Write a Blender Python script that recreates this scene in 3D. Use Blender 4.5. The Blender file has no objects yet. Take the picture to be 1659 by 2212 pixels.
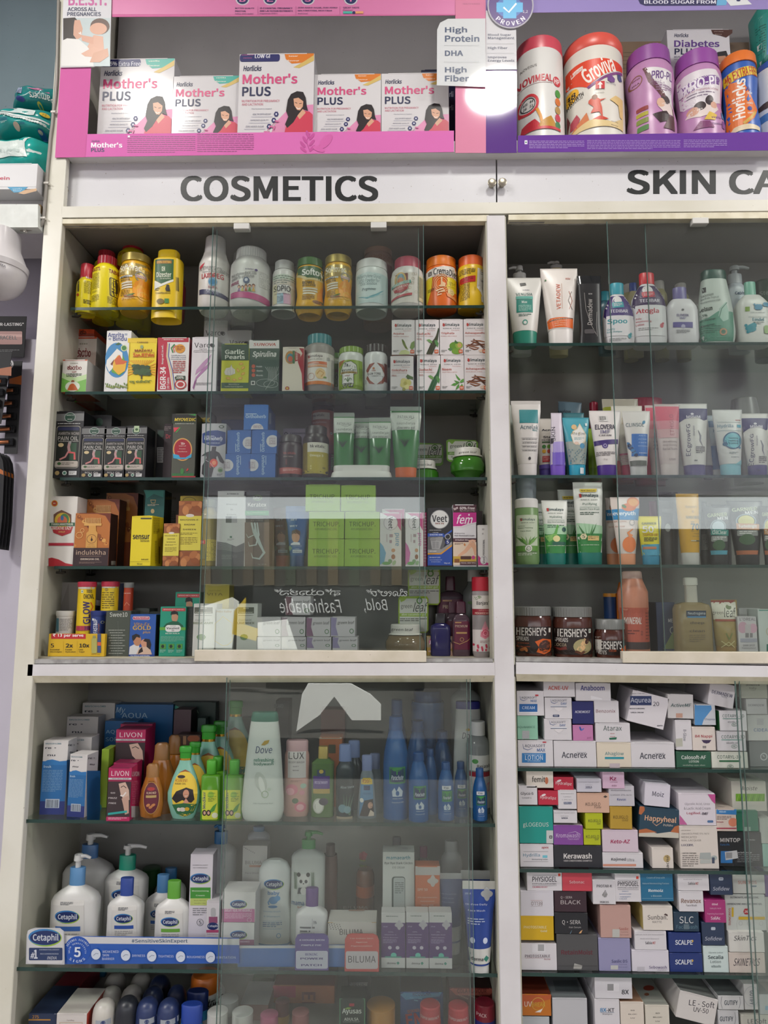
import bpy,bmesh,math,random
from mathutils import Vector,Matrix
from mathutils.geometry import tessellate_polygon
random.seed(7)
SC=bpy.context.scene
COL=SC.collection
FPX,CAMD,CAMZ=1450.0,1.6,1.45
PITCH,YAW,ROLL=math.radians(6.96),math.radians(1.10),math.radians(.15)
FW=Vector((-math.sin(YAW)*math.cos(PITCH),math.cos(YAW)*math.cos(PITCH),math.sin(PITCH)))
_r=Vector((math.cos(YAW),math.sin(YAW),0));_u=_r.cross(FW)
RT=_r*math.cos(ROLL)+_u*math.sin(ROLL);UP=-_r*math.sin(ROLL)+_u*math.cos(ROLL)
CP=Vector((0,-CAMD,CAMZ))
cam=bpy.data.objects.new('camera',bpy.data.cameras.new('camera'));COL.objects.link(cam)
cam.matrix_world=Matrix(((RT.x,UP.x,-FW.x,CP.x),(RT.y,UP.y,-FW.y,CP.y),(RT.z,UP.z,-FW.z,CP.z),(0,0,0,1)))
cam.data.sensor_fit='HORIZONTAL';cam.data.sensor_width=36.0;cam.data.lens=36.0*FPX/1659.0
cam.data.clip_start=.02;cam.data.clip_end=200
SC.camera=cam
SC.view_settings.view_transform='Standard';SC.view_settings.look='None'
SC.view_settings.gamma=1.0;SC.view_settings.use_curve_mapping=False
SC.view_settings.exposure=.45
try:
 SC.cycles.max_bounces=8;SC.cycles.transparent_max_bounces=24;SC.cycles.caustics_reflective=False;SC.cycles.caustics_refractive=False
 SC.cycles.glossy_bounces=4;SC.cycles.diffuse_bounces=4;SC.cycles.sample_clamp_indirect=4.0
except Exception:
 pass
world=bpy.data.worlds.new('world');SC.world=world;world.use_nodes=True
_bg=world.node_tree.nodes['Background']
_bg.inputs[0].default_value=(.95,.975,1.0,1);_bg.inputs[1].default_value=2.3
def lamp(name,kind,loc,energy,size=.3,color=(1,1,1),rot=(0,0,0),size_y=None,shape=None):
 d=bpy.data.lights.new(name,kind);d.energy=energy;d.color=color
 if kind=='AREA':
  d.size=size
  if shape:d.shape=shape
  if size_y:d.shape='RECTANGLE';d.size_y=size_y
 elif kind=='SUN':d.angle=size
 o=bpy.data.objects.new(name,d);COL.objects.link(o);o.location=loc;o.rotation_euler=rot
 return o
def ray(px,py):
 return(FW*FPX+RT*(px-829.5)-UP*(py-1106.0)).normalized()
def W(px,py,Y):
 d=ray(px,py);return CP+d*((Y-CP.y)/d.y)
def WZ(px,py,Z):
 d=ray(px,py);return CP+d*((Z-CP.z)/d.z)
def mirror(px,py,d):
 p=W(px,py,d);return Vector((p.x,-p.y,p.z))
for px in(322,1070,1800):
 lamp('ceiling_lamp','AREA',mirror(px,203,.78),9,.22,(1,.97,.90),shape='DISK')
lamp('added_fill_light','AREA',(2.75,-2.0,3.36),55,.6,(1,.97,.93),size_y=.6)  # added fill out of view, brightens the shelves; no known fitting
lamp('added_fill_light','AREA',(-2.35,-2.0,3.36),55,.6,(1,.97,.93),size_y=.6)  # matching added fill on the opposite side, also no known fitting
lamp('street_sun','SUN',(0,-6,8),18.0,.01,(1,.96,.9),rot=(math.radians(-25),0,math.radians(12)))
CR=[.0,.0,1.0]
def K(ox,oy,s):CR[:]=[ox,oy,s]
def q(x,y):return(CR[0]+x/CR[2],CR[1]+y/CR[2])
def pxs(px,py,Y):
 return W(px+.5,py,Y).x-W(px-.5,py,Y).x
def lin(h):
 h=h.lstrip('#')
 if len(h)==3:h=''.join(c*2 for c in h)
 r=[]
 for i in(0,2,4):
  c=int(h[i:i+2],16)/255.0
  r.append(c/12.92 if c<=.04045 else((c+.055)/1.055)**2.4)
 return r
MATS={}
def mat(h,rough=.42,metal=.0,alpha=1.0,emit=.0):
 if not isinstance(h,str):return h
 if ':' in h:
  h,o=h.split(':')
  for kv in o.split(','):
   k,v=kv[0],float(kv[1:])
   if k=='r':rough=v
   elif k=='m':metal=v
   elif k=='a':alpha=v
 key=(h,rough,metal,alpha,emit)
 if key in MATS:return MATS[key]
 m=bpy.data.materials.new('paint_%s'%h.lstrip('#'));m.use_nodes=True
 nt=m.node_tree;b=nt.nodes['Principled BSDF'];c=lin(h)
 c=[max(.004,x*.93)for x in c]
 b.inputs['Base Color'].default_value=(*c,1);b.inputs['Roughness'].default_value=rough;b.inputs['Metallic'].default_value=metal
 if alpha<1:
  tr=nt.nodes.new('ShaderNodeBsdfTransparent');mx=nt.nodes.new('ShaderNodeMixShader')
  tr.inputs[0].default_value=(*[.25+.75*x for x in c],1)
  mx.inputs[0].default_value=alpha
  nt.links.new(tr.outputs[0],mx.inputs[1]);nt.links.new(b.outputs[0],mx.inputs[2])
  nt.links.new(mx.outputs[0],nt.nodes['Material Output'].inputs[0])
 MATS[key]=m
 return m
def glass_mat(name,tint,fres=1.0,ior=1.5,rough=.0):
 m=bpy.data.materials.new(name);m.use_nodes=True;nt=m.node_tree
 nt.nodes.remove(nt.nodes['Principled BSDF'])
 tr=nt.nodes.new('ShaderNodeBsdfTransparent');tr.inputs[0].default_value=(*tint,1)
 gl=nt.nodes.new('ShaderNodeBsdfGlossy');gl.inputs[0].default_value=(1,1,1,1);gl.inputs[1].default_value=rough
 fr=nt.nodes.new('ShaderNodeFresnel');fr.inputs[0].default_value=ior
 mu=nt.nodes.new('ShaderNodeMath');mu.operation='MULTIPLY';mu.inputs[1].default_value=fres
 mx=nt.nodes.new('ShaderNodeMixShader')
 ge=nt.nodes.new('ShaderNodeNewGeometry');mr=nt.nodes.new('ShaderNodeMapRange');mr.inputs[3].default_value=ior;mr.inputs[4].default_value=1/ior
 nt.links.new(ge.outputs['Backfacing'],mr.inputs[0]);nt.links.new(mr.outputs[0],fr.inputs[0])
 nt.links.new(fr.outputs[0],mu.inputs[0]);nt.links.new(mu.outputs[0],mx.inputs[0])
 nt.links.new(tr.outputs[0],mx.inputs[1]);nt.links.new(gl.outputs[0],mx.inputs[2])
 nt.links.new(mx.outputs[0],nt.nodes['Material Output'].inputs[0])
 return m
def laminate(name,h,smudge,scale=6.0,rough=.35,bump=.0):
 m=bpy.data.materials.new(name);m.use_nodes=True;nt=m.node_tree;b=nt.nodes['Principled BSDF']
 tc=nt.nodes.new('ShaderNodeTexCoord');n1=nt.nodes.new('ShaderNodeTexNoise');n1.inputs['Scale'].default_value=scale;n1.inputs['Detail'].default_value=6
 r1=nt.nodes.new('ShaderNodeValToRGB');r1.color_ramp.elements[0].position=.35;r1.color_ramp.elements[1].position=.62
 r1.color_ramp.elements[0].color=(*lin(smudge),1);r1.color_ramp.elements[1].color=(*lin(h),1)
 n2=nt.nodes.new('ShaderNodeTexNoise');n2.inputs['Scale'].default_value=160;n2.inputs['Detail'].default_value=1
 r2=nt.nodes.new('ShaderNodeValToRGB');r2.color_ramp.elements[0].position=.765;r2.color_ramp.elements[1].position=.80
 r2.color_ramp.elements[0].color=(1,1,1,1);r2.color_ramp.elements[1].color=(.55,.5,.45,1)
 mx=nt.nodes.new('ShaderNodeMix');mx.data_type='RGBA';mx.blend_type='MULTIPLY';mx.inputs[0].default_value=.8
 L=nt.links.new
 L(tc.outputs['Object'],n1.inputs['Vector']);L(tc.outputs['Object'],n2.inputs['Vector'])
 L(n1.outputs[0],r1.inputs[0]);L(n2.outputs[0],r2.inputs[0])
 L(r1.outputs[0],mx.inputs[6]);L(r2.outputs[0],mx.inputs[7]);L(mx.outputs[2],b.inputs['Base Color'])
 b.inputs['Roughness'].default_value=rough
 if bump:
  bp=nt.nodes.new('ShaderNodeBump');bp.inputs['Strength'].default_value=bump
  L(n1.outputs[0],bp.inputs['Height']);L(bp.outputs[0],b.inputs['Normal'])
 return m
class MB:
 def __init__(s):s.v,s.f,s.m,s.mats,s.smooth=[],[],[],[],[]
 def mi(s,m):
  m=mat(m)
  if m not in s.mats:s.mats.append(m)
  return s.mats.index(m)
 def add(s,verts,faces,m,smooth=False):
  b=len(s.v);i=s.mi(m);s.v.extend([tuple(p)for p in verts])
  for f in faces:
   s.f.append([b+k for k in f]);s.m.append(i);s.smooth.append(smooth)
 def box(s,x0,y0,z0,x1,y1,z1,m,bev=.0,mf=None):
  mf=mf or{};e=min(bev,(x1-x0)/3,(y1-y0)/3,(z1-z0)/3)
  c={};vs=[]
  for a,X in((0,x0),(1,x1)):
   for b_,Y in((0,y0),(1,y1)):
    for d,Z in((0,z0),(1,z1)):
     for ax in range(3):
      p=[X,Y,Z];sg=[1-2*a,1-2*b_,1-2*d]
      for k in range(3):
       if k!=ax:p[k]+=sg[k]*e
      c[(a,b_,d,ax)]=len(vs);vs.append(p)
  g=lambda l,ax:[c[(a,b_,d,ax)]for a,b_,d in l]
  fs={'L':g([(0,0,0),(0,0,1),(0,1,1),(0,1,0)],0),'R':g([(1,0,0),(1,1,0),(1,1,1),(1,0,1)],0),'F':g([(0,0,0),(1,0,0),(1,0,1),(0,0,1)],1),'K':g([(0,1,0),(0,1,1),(1,1,1),(1,1,0)],1),'D':g([(0,0,0),(0,1,0),(1,1,0),(1,0,0)],2),'T':g([(0,0,1),(1,0,1),(1,1,1),(0,1,1)],2)}
  base=len(s.v);s.v.extend([tuple(p)for p in vs])
  def face(idx,mm):s.f.append([base+k for k in idx]);s.m.append(s.mi(mm));s.smooth.append(False)
  for k,f in fs.items():face(f,mf.get(k,m))
  if e>0:
   mm=mf.get('E',m)
   for(a,b_)in((0,0),(1,0),(1,1),(0,1)):
    face([c[(a,b_,0,0)],c[(a,b_,0,1)],c[(a,b_,1,1)],c[(a,b_,1,0)]],mm)
    face([c[(a,0,b_,0)],c[(a,0,b_,2)],c[(a,1,b_,2)],c[(a,1,b_,0)]],mm)
    face([c[(0,a,b_,1)],c[(0,a,b_,2)],c[(1,a,b_,2)],c[(1,a,b_,1)]],mm)
   for a in(0,1):
    for b_ in(0,1):
     for d in(0,1):face([c[(a,b_,d,0)],c[(a,b_,d,1)],c[(a,b_,d,2)]],mm)
 def lathe(s,lv,m,seg=32,rib=.0,cap=(True,True),cx=0,cy=0):
  rings=[]
  for(z,a,b,n)in lv:
   r=[]
   for i in range(seg):
    t=2*math.pi*(i+.5)/seg;ct,st=math.cos(t),math.sin(t);k=1+(rib if i%2 else-rib)
    r.append((cx+a*k*math.copysign(abs(ct)**(2/n),ct),cy+b*k*math.copysign(abs(st)**(2/n),st),z))
   rings.append(r)
  vs=[p for r in rings for p in r];fs=[]
  for j in range(len(rings)-1):
   for i in range(seg):
    i2=(i+1)%seg;fs.append([j*seg+i,j*seg+i2,(j+1)*seg+i2,(j+1)*seg+i])
  s.add(vs,fs,m,True)
  if cap[0]:s.add(rings[0],[list(range(seg))[::-1]],m,False)
  if cap[1]:s.add(rings[-1],[list(range(seg))],m,False)
 def tube(s,pts,r,m,seg=10):
  pts=[Vector(p)for p in pts];rings=[]
  rr=r if isinstance(r,(list,tuple))else[r]*len(pts)
  for i,p in enumerate(pts):
   t=(pts[min(i+1,len(pts)-1)]-pts[max(i-1,0)]).normalized()
   a=t.cross(Vector((.12,.2,1.0)if abs(t.z)<.9 else(0,1,.1))).normalized();b=t.cross(a)
   rings.append([p+(a*math.cos(2*math.pi*k/seg)+b*math.sin(2*math.pi*k/seg))*rr[i]for k in range(seg)])
  vs=[p for x in rings for p in x];fs=[]
  for j in range(len(rings)-1):
   for k in range(seg):
    k2=(k+1)%seg;fs.append([j*seg+k,j*seg+k2,(j+1)*seg+k2,(j+1)*seg+k])
  s.add(vs,fs,m,True);s.add(rings[0],[list(range(seg))],m);s.add(rings[-1],[list(range(seg))],m)
 def build(s,name,parent=None,loc=None,sharp=38):
  me=bpy.data.meshes.new(name);me.from_pydata(s.v,[],s.f)
  for m in s.mats:me.materials.append(m)
  me.polygons.foreach_set('material_index',s.m);me.polygons.foreach_set('use_smooth',s.smooth)
  me.update()
  if any(s.smooth):
   bm=bmesh.new();bm.from_mesh(me);bmesh.ops.remove_doubles(bm,verts=bm.verts,dist=1e-6)
   bmesh.ops.recalc_face_normals(bm,faces=bm.faces);bm.to_mesh(me);bm.free()
   me.set_sharp_from_angle(angle=math.radians(sharp))
  o=bpy.data.objects.new(name,me);COL.objects.link(o)
  if parent:o.parent=parent
  if loc:o.location=loc
  return o
def tag(o,label=None,cat=None,group=None,kind=None):
 if label:o['label']=label
 if cat:o['category']=cat
 if group:o['group']=group
 if kind:o['kind']=kind
 return o
def root(name,label,cat,loc,rot=(0,0,0),group=None):
 o=bpy.data.objects.new(name,None);COL.objects.link(o);o.empty_display_size=.02
 o.location=loc;o.rotation_euler=rot
 return tag(o,label,cat,group)
TXT={}
LAY={}
FONT=None
try:
 import os
 FONT=bpy.data.fonts.load(os.path.join(bpy.utils.system_resource('DATAFILES'),'fonts','Noto Sans CJK Regular.woff2'))
except Exception:
 FONT=None
CAPH={}
def capheight(ch):
 cu=bpy.data.curves.new('lettering','FONT');cu.body=ch
 if FONT and ch=='H':cu.font=FONT
 o=bpy.data.objects.new('lettering',cu);me=bpy.data.meshes.new_from_object(o);y=[p.co.y for p in me.vertices]
 bpy.data.objects.remove(o);bpy.data.curves.remove(cu);bpy.data.meshes.remove(me)
 return max(y)-min(y)
def text_mesh(s,bold,res):
 if not CAPH:
  CAPH[True]=CAPH[False]=1
  for k_,ch in((True,'H'),(False,'क')):CAPH[k_]=capheight(ch)
 key=(s,bold,res)
 if key in TXT:return TXT[key]
 cu=bpy.data.curves.new('lettering','FONT');cu.body=s;cu.size=1.0;cu.resolution_u=res;cu.fill_mode='FRONT'
 cu.offset=.0
 if FONT and all(ord(a)<0x900 for a in s):cu.font=FONT
 cu.space_line=.95
 if '\n' in s:cu.align_x='CENTER'
 o=bpy.data.objects.new('lettering',cu);me=bpy.data.meshes.new_from_object(o)
 v=[(p.co.x,p.co.y)for p in me.vertices];f=[list(p.vertices)for p in me.polygons]
 bpy.data.objects.remove(o);bpy.data.curves.remove(cu);bpy.data.meshes.remove(me)
 if bold>=.015:
  n=len(v);sh=((-1,0),(1,0))if res<3 else((-1,-.7),(1,-.7),(-1,.7),(1,.7))
  hc=bold*1.3*CAPH[FONT is not None and max(s)<'\u0900'];v,f=[(x+a*hc,y+b*hc)for a,b in sh for x,y in v],[[i+n*k for i in t]for k in range(len(sh))for t in f]
 if v:
  x0=min(p[0]for p in v);x1=max(p[0]for p in v);y0=min(p[1]for p in v);y1=max(p[1]for p in v)
  v=[((p[0]-x0)/max(x1-x0,1e-6),(p[1]-y0)/max(y1-y0,1e-6))for p in v]
 TXT[key]=(v,f)
 LAY[id(v)]=len(sh)if bold>=.015 and v else 1
 return TXT[key]
def R(x0,y0,x1,y1,c):return('P',[(x0,y0),(x1,y0),(x1,y1),(x0,y1)],c)
def P(pts,c):return('P',pts,c)
def E(cx,cy,rx,ry,c,n=20,a0=0,a1=360,rot=0):
 o=[];full=abs(a1-a0)>=360
 for i in range(n if full else n+1):
  t=math.radians(a0+(a1-a0)*i/n);x,y=rx*math.cos(t),ry*math.sin(t);k=math.radians(rot)
  o.append((cx+x*math.cos(k)-y*math.sin(k),cy+x*math.sin(k)+y*math.cos(k)))
 return('P',o,c)
def O(cx,cy,rx,ry,w,c,n=24):return('O',cx,cy,rx,ry,w,c,n)
def RR(x0,y0,x1,y1,r,c):
 o=[]
 for(cx,cy,a)in((x1-r,y0+r,-90),(x1-r,y1-r,0),(x0+r,y1-r,90),(x0+r,y0+r,180)):
  for k in range(5):t=math.radians(a+22.5*k);o.append((cx+r*math.cos(t),cy+r*math.sin(t)))
 return('P',o,c)
def T(s,x0,y0,x1,y1,c,b=.012,rot=0,sh=.0,res=0):return('T',s,x0,y0,x1,y1,c,b,rot,sh,res)
def B_(s,x0,y0,x1,y1,c,**k):return T(s,x0,y0,x1,y1,c,b=.03,**k)
def A(s,cx,cy,r,a0,a1,h,c,b=.02,flip=False):return('A',s,cx,cy,r,a0,a1,h,c,b,flip)
def F(x0,y0,x1,y1,n,c,fill=.45):return('F',x0,y0,x1,y1,n,c,fill)
def ON(face):return('ON',face)
def BAR(x0,y0,x1,y1,c='222',n=22):return('BAR',x0,y0,x1,y1,c,n)
def SWOOSH(pts,w,c):return('S',pts,w,c)
def expand(ops):
 for op in ops:
  k=op[0]
  if k=='P':yield('poly',[op[1]],op[2])
  elif k=='O':
   _,cx,cy,rx,ry,w,c,n=op;ps=[]
   for i in range(n):
    t0,t1=2*math.pi*i/n,2*math.pi*(i+1)/n
    g=lambda t,d:(cx+(rx-d)*math.cos(t),cy+(ry-d)*math.sin(t))
    ps.append([g(t0,0),g(t1,0),g(t1,w),g(t0,w)])
   yield('poly',ps,c)
  elif k=='S':
   _,pts,w,c=op;ps=[];n=len(pts)-1
   ws=w if isinstance(w,(list,tuple))else[w]*len(pts)
   off=[]
   for i,p in enumerate(pts):
    a,b=pts[max(i-1,0)],pts[min(i+1,n)];dx,dy=b[0]-a[0],b[1]-a[1];l=math.hypot(dx,dy)or 1
    off.append(((p[0]-dy/l*ws[i]/2,p[1]+dx/l*ws[i]/2),(p[0]+dy/l*ws[i]/2,p[1]-dx/l*ws[i]/2)))
   for i in range(n):ps.append([off[i][0],off[i+1][0],off[i+1][1],off[i][1]])
   yield('poly',ps,c)
  elif k=='F':
   _,x0,y0,x1,y1,n,c,fill=op;ps=[];h=(y1-y0)/n
   for i in range(n):
    x=x0;xe=x1 if i<n-1 or n==1 else x0+(x1-x0)*.7
    while x<xe:
     w=min(xe-x,(y1-y0)/n*random.uniform(.8,3.2));ps.append([(x,y0+i*h),(x+w,y0+i*h),(x+w,y0+i*h+h*fill),(x,y0+i*h+h*fill)])
     x+=w+h*.35
   yield('poly',ps,c)
  elif k=='BAR':
   _,x0,y0,x1,y1,c,n=op;ps=[];st=(x1-x0)/n
   for i in range(n):
    w=st*random.choice((.3,.5,.75));ps.append([(x0+i*st,y0),(x0+i*st+w,y0),(x0+i*st+w,y1),(x0+i*st,y1)])
   yield('poly',ps,c)
  elif k=='T':
   _,s,x0,y0,x1,y1,c,b,rot,sh,res=op
   v,f=text_mesh(s,b,res or(3 if min(x1-x0,y1-y0)/CR[2]>8 else 2));o=[]
   for(a,d)in v:
    a2=a
    if rot==0:X,Y=x0+a2*(x1-x0),y1-d*(y1-y0)
    elif rot==90:X,Y=x0+(1-d)*(x1-x0),y1-a2*(y1-y0)
    elif rot==-90:X,Y=x0+d*(x1-x0),y0+a2*(y1-y0)
    elif rot==180:X,Y=x1-a2*(x1-x0),y0+d*(y1-y0)
    else:
     cx,cy=(x0+x1)/2,(y0+y1)/2;k_=math.radians(rot);lx,ly=(a-.5)*(x1-x0),(.5-d)*(y1-y0)
     X,Y=cx+lx*math.cos(k_)-ly*math.sin(k_),cy+lx*math.sin(k_)+ly*math.cos(k_)
    if sh and rot==0:X+=sh*(d-.5)*(y1-y0)
    o.append((X,Y))
   yield('mesh',(o,f,LAY[id(v)]),c)
  elif k=='A':
   _,s,cx,cy,r,a0,a1,h,c,b,flip=op;n=len(s)
   for i,ch in enumerate(s):
    if ch==' ':continue
    v,f=text_mesh(ch,b,2);t=math.radians(a0+(a1-a0)*(i+.5)/n);w=abs(math.radians(a1-a0))*r/n*.8
    if ch in 'I1':w*=.35
    ux,uy=(-math.sin(t),math.cos(t));nx,ny=math.cos(t),math.sin(t)
    sg=1 if a1>a0 else-1
    o=[]
    for(a,d)in v:
     e=(a-.5)*w*sg;rr=r+(d*h if sg>0 else-d*h+h)
     o.append((cx+nx*rr+ux*e,cy+ny*rr+uy*e))
    yield('mesh',(o,f,LAY[id(v)]),c)
  else:yield('on',op[1],None)
def subdivide(vs,fs,lim):
 bm=bmesh.new();bv=[bm.verts.new((p[0],p[1],0))for p in vs]
 for f in fs:
  try:bm.faces.new([bv[i]for i in f])
  except ValueError:pass
 for _ in range(5):
  es=[e for e in bm.edges if abs(e.verts[0].co.x-e.verts[1].co.x)>lim or abs(e.verts[0].co.y-e.verts[1].co.y)>lim*2.5]
  if not es:break
  bmesh.ops.subdivide_edges(bm,edges=es,cuts=1)
  bmesh.ops.triangulate(bm,faces=[f for f in bm.faces if len(f.verts)>4])
 bm.verts.index_update()
 v=[(p.co.x,p.co.y)for p in bm.verts];f=[[x.index for x in p.verts]for p in bm.faces]
 bm.free();return v,f
def clip_poly(p,x0,y0,x1,y1):
 for ax,lim_,sg in((0,x0,1),(0,x1,-1),(1,y0,1),(1,y1,-1)):
  o=[]
  for i in range(len(p)):
   a,b=p[i-1],p[i];da,db=sg*(a[ax]-lim_),sg*(b[ax]-lim_)
   if(da>=0)!=(db>=0):t=da/(da-db);o.append((a[0]+(b[0]-a[0])*t,a[1]+(b[1]-a[1])*t))
   if db>=0:o.append(b)
  p=o
  if len(p)<3:return None
 return p
def graphics(mb,ops,maps,lim=None,gloss=None,clip=None):
 face='F';k=0;used=0
 for kind,d,c in expand(ops):
  if kind=='on':face=d;continue
  k+=1;lift=.00022+.000035*k;fn=maps[face];used+=1
  c=c if not isinstance(c,str)or ':' in c or gloss is None else c+':r%g'%gloss
  if kind=='mesh':
   vs,fs,m=d;nv,nf=len(vs)//m,len(fs)//m
   if m>1:
    for i in range(m):
     v2,f2=vs[i*nv:(i+1)*nv],[[a-i*nv for a in t]for t in fs[i*nf:(i+1)*nf]]
     if lim and max(p[1]for p in v2)-min(p[1]for p in v2)>lim:v2,f2=subdivide(v2,f2,lim)
     mb.add([fn(x,y,lift+i*.000012)for x,y in v2],f2,c)
    k+=1;continue
   if lim and vs and max(p[1]for p in vs)-min(p[1]for p in vs)>lim:vs,fs=subdivide(vs,fs,lim)
   mb.add([fn(x,y,lift)for x,y in vs],fs,c)
  else:
   for poly in d:
    if clip and face=='F':
     poly=clip_poly(poly,*clip)
     if not poly:continue
    if lim:
     tri=tessellate_polygon([[Vector((x,y,0))for x,y in poly]])
     vs,fs=(poly,[list(t)for t in tri])if len(poly)>4 else(poly,[list(range(len(poly)))])
     vs,fs=subdivide(vs,fs,lim)
     mb.add([fn(x,y,lift)for x,y in vs],fs,c)
    elif len(poly)<=4:mb.add([fn(x,y,lift)for x,y in poly],[list(range(len(poly)))],c)
    else:
     tri=tessellate_polygon([[Vector((x,y,0))for x,y in poly]])
     mb.add([fn(x,y,lift)for x,y in poly],[list(t)for t in tri],c)
 return used
def fr(x0,y0,x1,y1):
 return x1-x0,y1-y0,(lambda u:x0+u*(x1-x0)),(lambda v:y0+v*(y1-y0))
def plane_map(M,o,n,ux,uz):
 Mi=M.inverted();wo=M@Vector(o);wn=(M.to_3x3()@Vector(n)).normalized()
 def fn(x,y,lift):
  px,py=q(x,y);d=ray(px,py);t=(wo-CP).dot(wn)/d.dot(wn)
  return Mi@(CP+d*t+wn*lift)
 return fn
ST={'Z':.0,'Y':.06,'at':'','group':None}
def S(Z,Y,at,group=None):ST.update(Z=Z,Y=Y,at=at,group=group)
def C(x0,y0,x1,y1,col,label,gfx=(),d=.04,Y=None,side=None,top=None,yaw=0,roll=0,base=None,name='carton_box',cat=None,norm=0,group=None,rough=.4,bev=.0007,lean=0,flap=True,parts=()):
 Y=ST['Y']if Y is None else Y
 a0,b0=q(x0,y0);a1,b1=q(x1,y1);xm,ym=(a0+a1)/2,(b0+b1)/2
 fc=W(xm,ym,Y);w=(W(a1,ym,Y).x-W(a0,ym,Y).x)/math.cos(math.radians(yaw))
 z1=W(xm,b0,Y).z
 z0=ST['Z']if base is None else(W(xm,b1,Y).z if base=='px' else base)
 h=z1-z0
 if roll:
  z0=W(xm,b1,Y).z;h=z1-z0
 ya,ro=math.radians(yaw),math.radians(roll)
 loc=Vector((fc.x,Y,z0))+Vector((-math.sin(ya),math.cos(ya),0))*(d/2)
 r=root(name,(label+' '+ST['at']).strip(),cat or name.split('_')[-1],loc,(math.radians(lean),ro,ya),group or ST['group'])
 if roll:
  c2=Matrix.Rotation(ro,3,'Y')@Vector((0,0,h/2));r.location=Vector((fc.x-c2.x,Y+d/2,(z0+z1)/2-c2.z))
 M=Matrix.Translation(r.location)@r.rotation_euler.to_matrix().to_4x4()
 s_=side or col
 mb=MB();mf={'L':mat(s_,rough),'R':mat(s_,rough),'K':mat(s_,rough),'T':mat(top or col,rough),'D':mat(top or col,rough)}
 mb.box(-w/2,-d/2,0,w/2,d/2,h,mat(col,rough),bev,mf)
 mb.build('carton',r)
 if flap and w>.02:
  fb=MB();e=.0006
  fb.box(-w*.40,-d/2-.0005,h-.0016,w*.40,-d/2+.001,h+.0004,mat(col,rough));fb.build('tuck_flap',r)
 if gfx:
  maps={'F':plane_map(M,(0,-d/2,0),(0,-1,0),0,0),'R':plane_map(M,(w/2,0,0),(1,0,0),0,0),'L':plane_map(M,(-w/2,0,0),(-1,0,0),0,0),'T':plane_map(M,(0,0,h),(0,0,1),0,0)}
  if norm:maps['F']=lambda x,y,lift:Vector((((x-x0)/(x1-x0)-.5)*w,-d/2-lift,(1-(y-y0)/(y1-y0))*h))
  g=MB();graphics(g,gfx,maps,clip=None if(roll or yaw)and not norm else(x0,y0,x1,y1));g.build('label_print',r)
 return r
def prof(pf,zc,xs,dr,n,z0=None):
 out=[]
 for e in pf[::-1]:
  out.append((zc(e[0]),e[1]*xs,(e[2]if len(e)>2 and e[2]is not None else e[1]*dr)*xs,e[3]if len(e)>3 else n))
 return out
def V(x,parts,label,gfx=(),on=None,Y=None,dr=1.0,n=2.0,name='bottle',cat=None,seg=32,roll=0,yaw=0,group=None,base=None,gname='label_print',extra=None,gloss=None):
 Yf=ST['Y']if Y is None else Y
 ally=[e[0]for p in parts for e in p[2]];yt,yb=min(ally),max(ally)
 px,pyb=q(x,yb);_,pyt=q(x,yt)
 hdm=max((e[2]if len(e)>2 and e[2]is not None else e[1]*dr)for p in parts for e in p[2])
 xs0=pxs(px,(pyt+pyb)/2,Yf)/CR[2];Yc=Yf+hdm*xs0
 xs=pxs(px,(pyt+pyb)/2,Yc)/CR[2]
 Z0=ST['Z']if base is None else(W(px,pyb,Yc).z if base=='px' else base)
 pc=W(px,(pyt+pyb)/2,Yc)
 zt=W(px,pyt,Yc).z;zbp=W(px,pyb,Yc).z
 def zc(y):
  if y>=yb-1e-6:return .0
  return W(px,q(x,y)[1],Yc).z-Z0
 loc=Vector((pc.x,Yc,Z0))
 r=root(name,(label+' '+ST['at']).strip(),cat or name.split('_')[-1],loc,(0,math.radians(roll),math.radians(yaw)),group or ST['group'])
 M=Matrix.Translation(loc)@r.rotation_euler.to_matrix().to_4x4()
 objs={}
 for p in parts:
  pn,col,pf=p[:3];o=p[3]if len(p)>3 else{}
  lv=prof(pf,zc,xs,o.get('dr',dr),o.get('n',n))
  mb=MB();mb.lathe(lv,mat(col,o.get('rough',.35)),o.get('seg',seg),o.get('rib',.0),cx=o.get('dx',0)*xs,cy=o.get('dy',0)*xs)
  objs[pn]=(mb.build(pn,r),lv)
 if gfx:
  lv=objs[on or parts[0][0]][1]
  Mi=M.inverted()
  pm=plane_map(M,(0,-max(l[2]for l in lv)*.55,0),(0,-1,0),0,0)
  def fn(x_,y_,lift):
   p=pm(x_,y_,0);X,Z=p.x,p.z
   j=0
   Zq=min(max(Z,lv[0][0]),lv[-1][0])
   for j in range(len(lv)-1):
    if lv[j][0]<=Zq<=lv[j+1][0]:break
   a,b=lv[j],lv[j+1];t=(Zq-a[0])/max(b[0]-a[0],1e-9)
   hw,hd,nn=a[1]+(b[1]-a[1])*t,a[2]+(b[2]-a[2])*t,a[3]+(b[3]-a[3])*t
   u=min(abs(X)/max(hw,1e-6),.985);X=math.copysign(min(abs(X),hw*1.0),X)
   return Vector((X,-hd*(1-u**nn)**(1/nn)-lift*1.5-.00025,Z))
  g=MB();graphics(g,gfx,{'F':fn},lim=CR[2]*5.0,gloss=gloss);g.build(gname,r)
 if extra:extra(r,zc,xs,Yc)
 return r
def ring(y0,y1,hc,r=.0):
 return[(y0,hc*.93),(y0+min(4,(y1-y0)*.15),hc),(y1,hc)]
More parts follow.
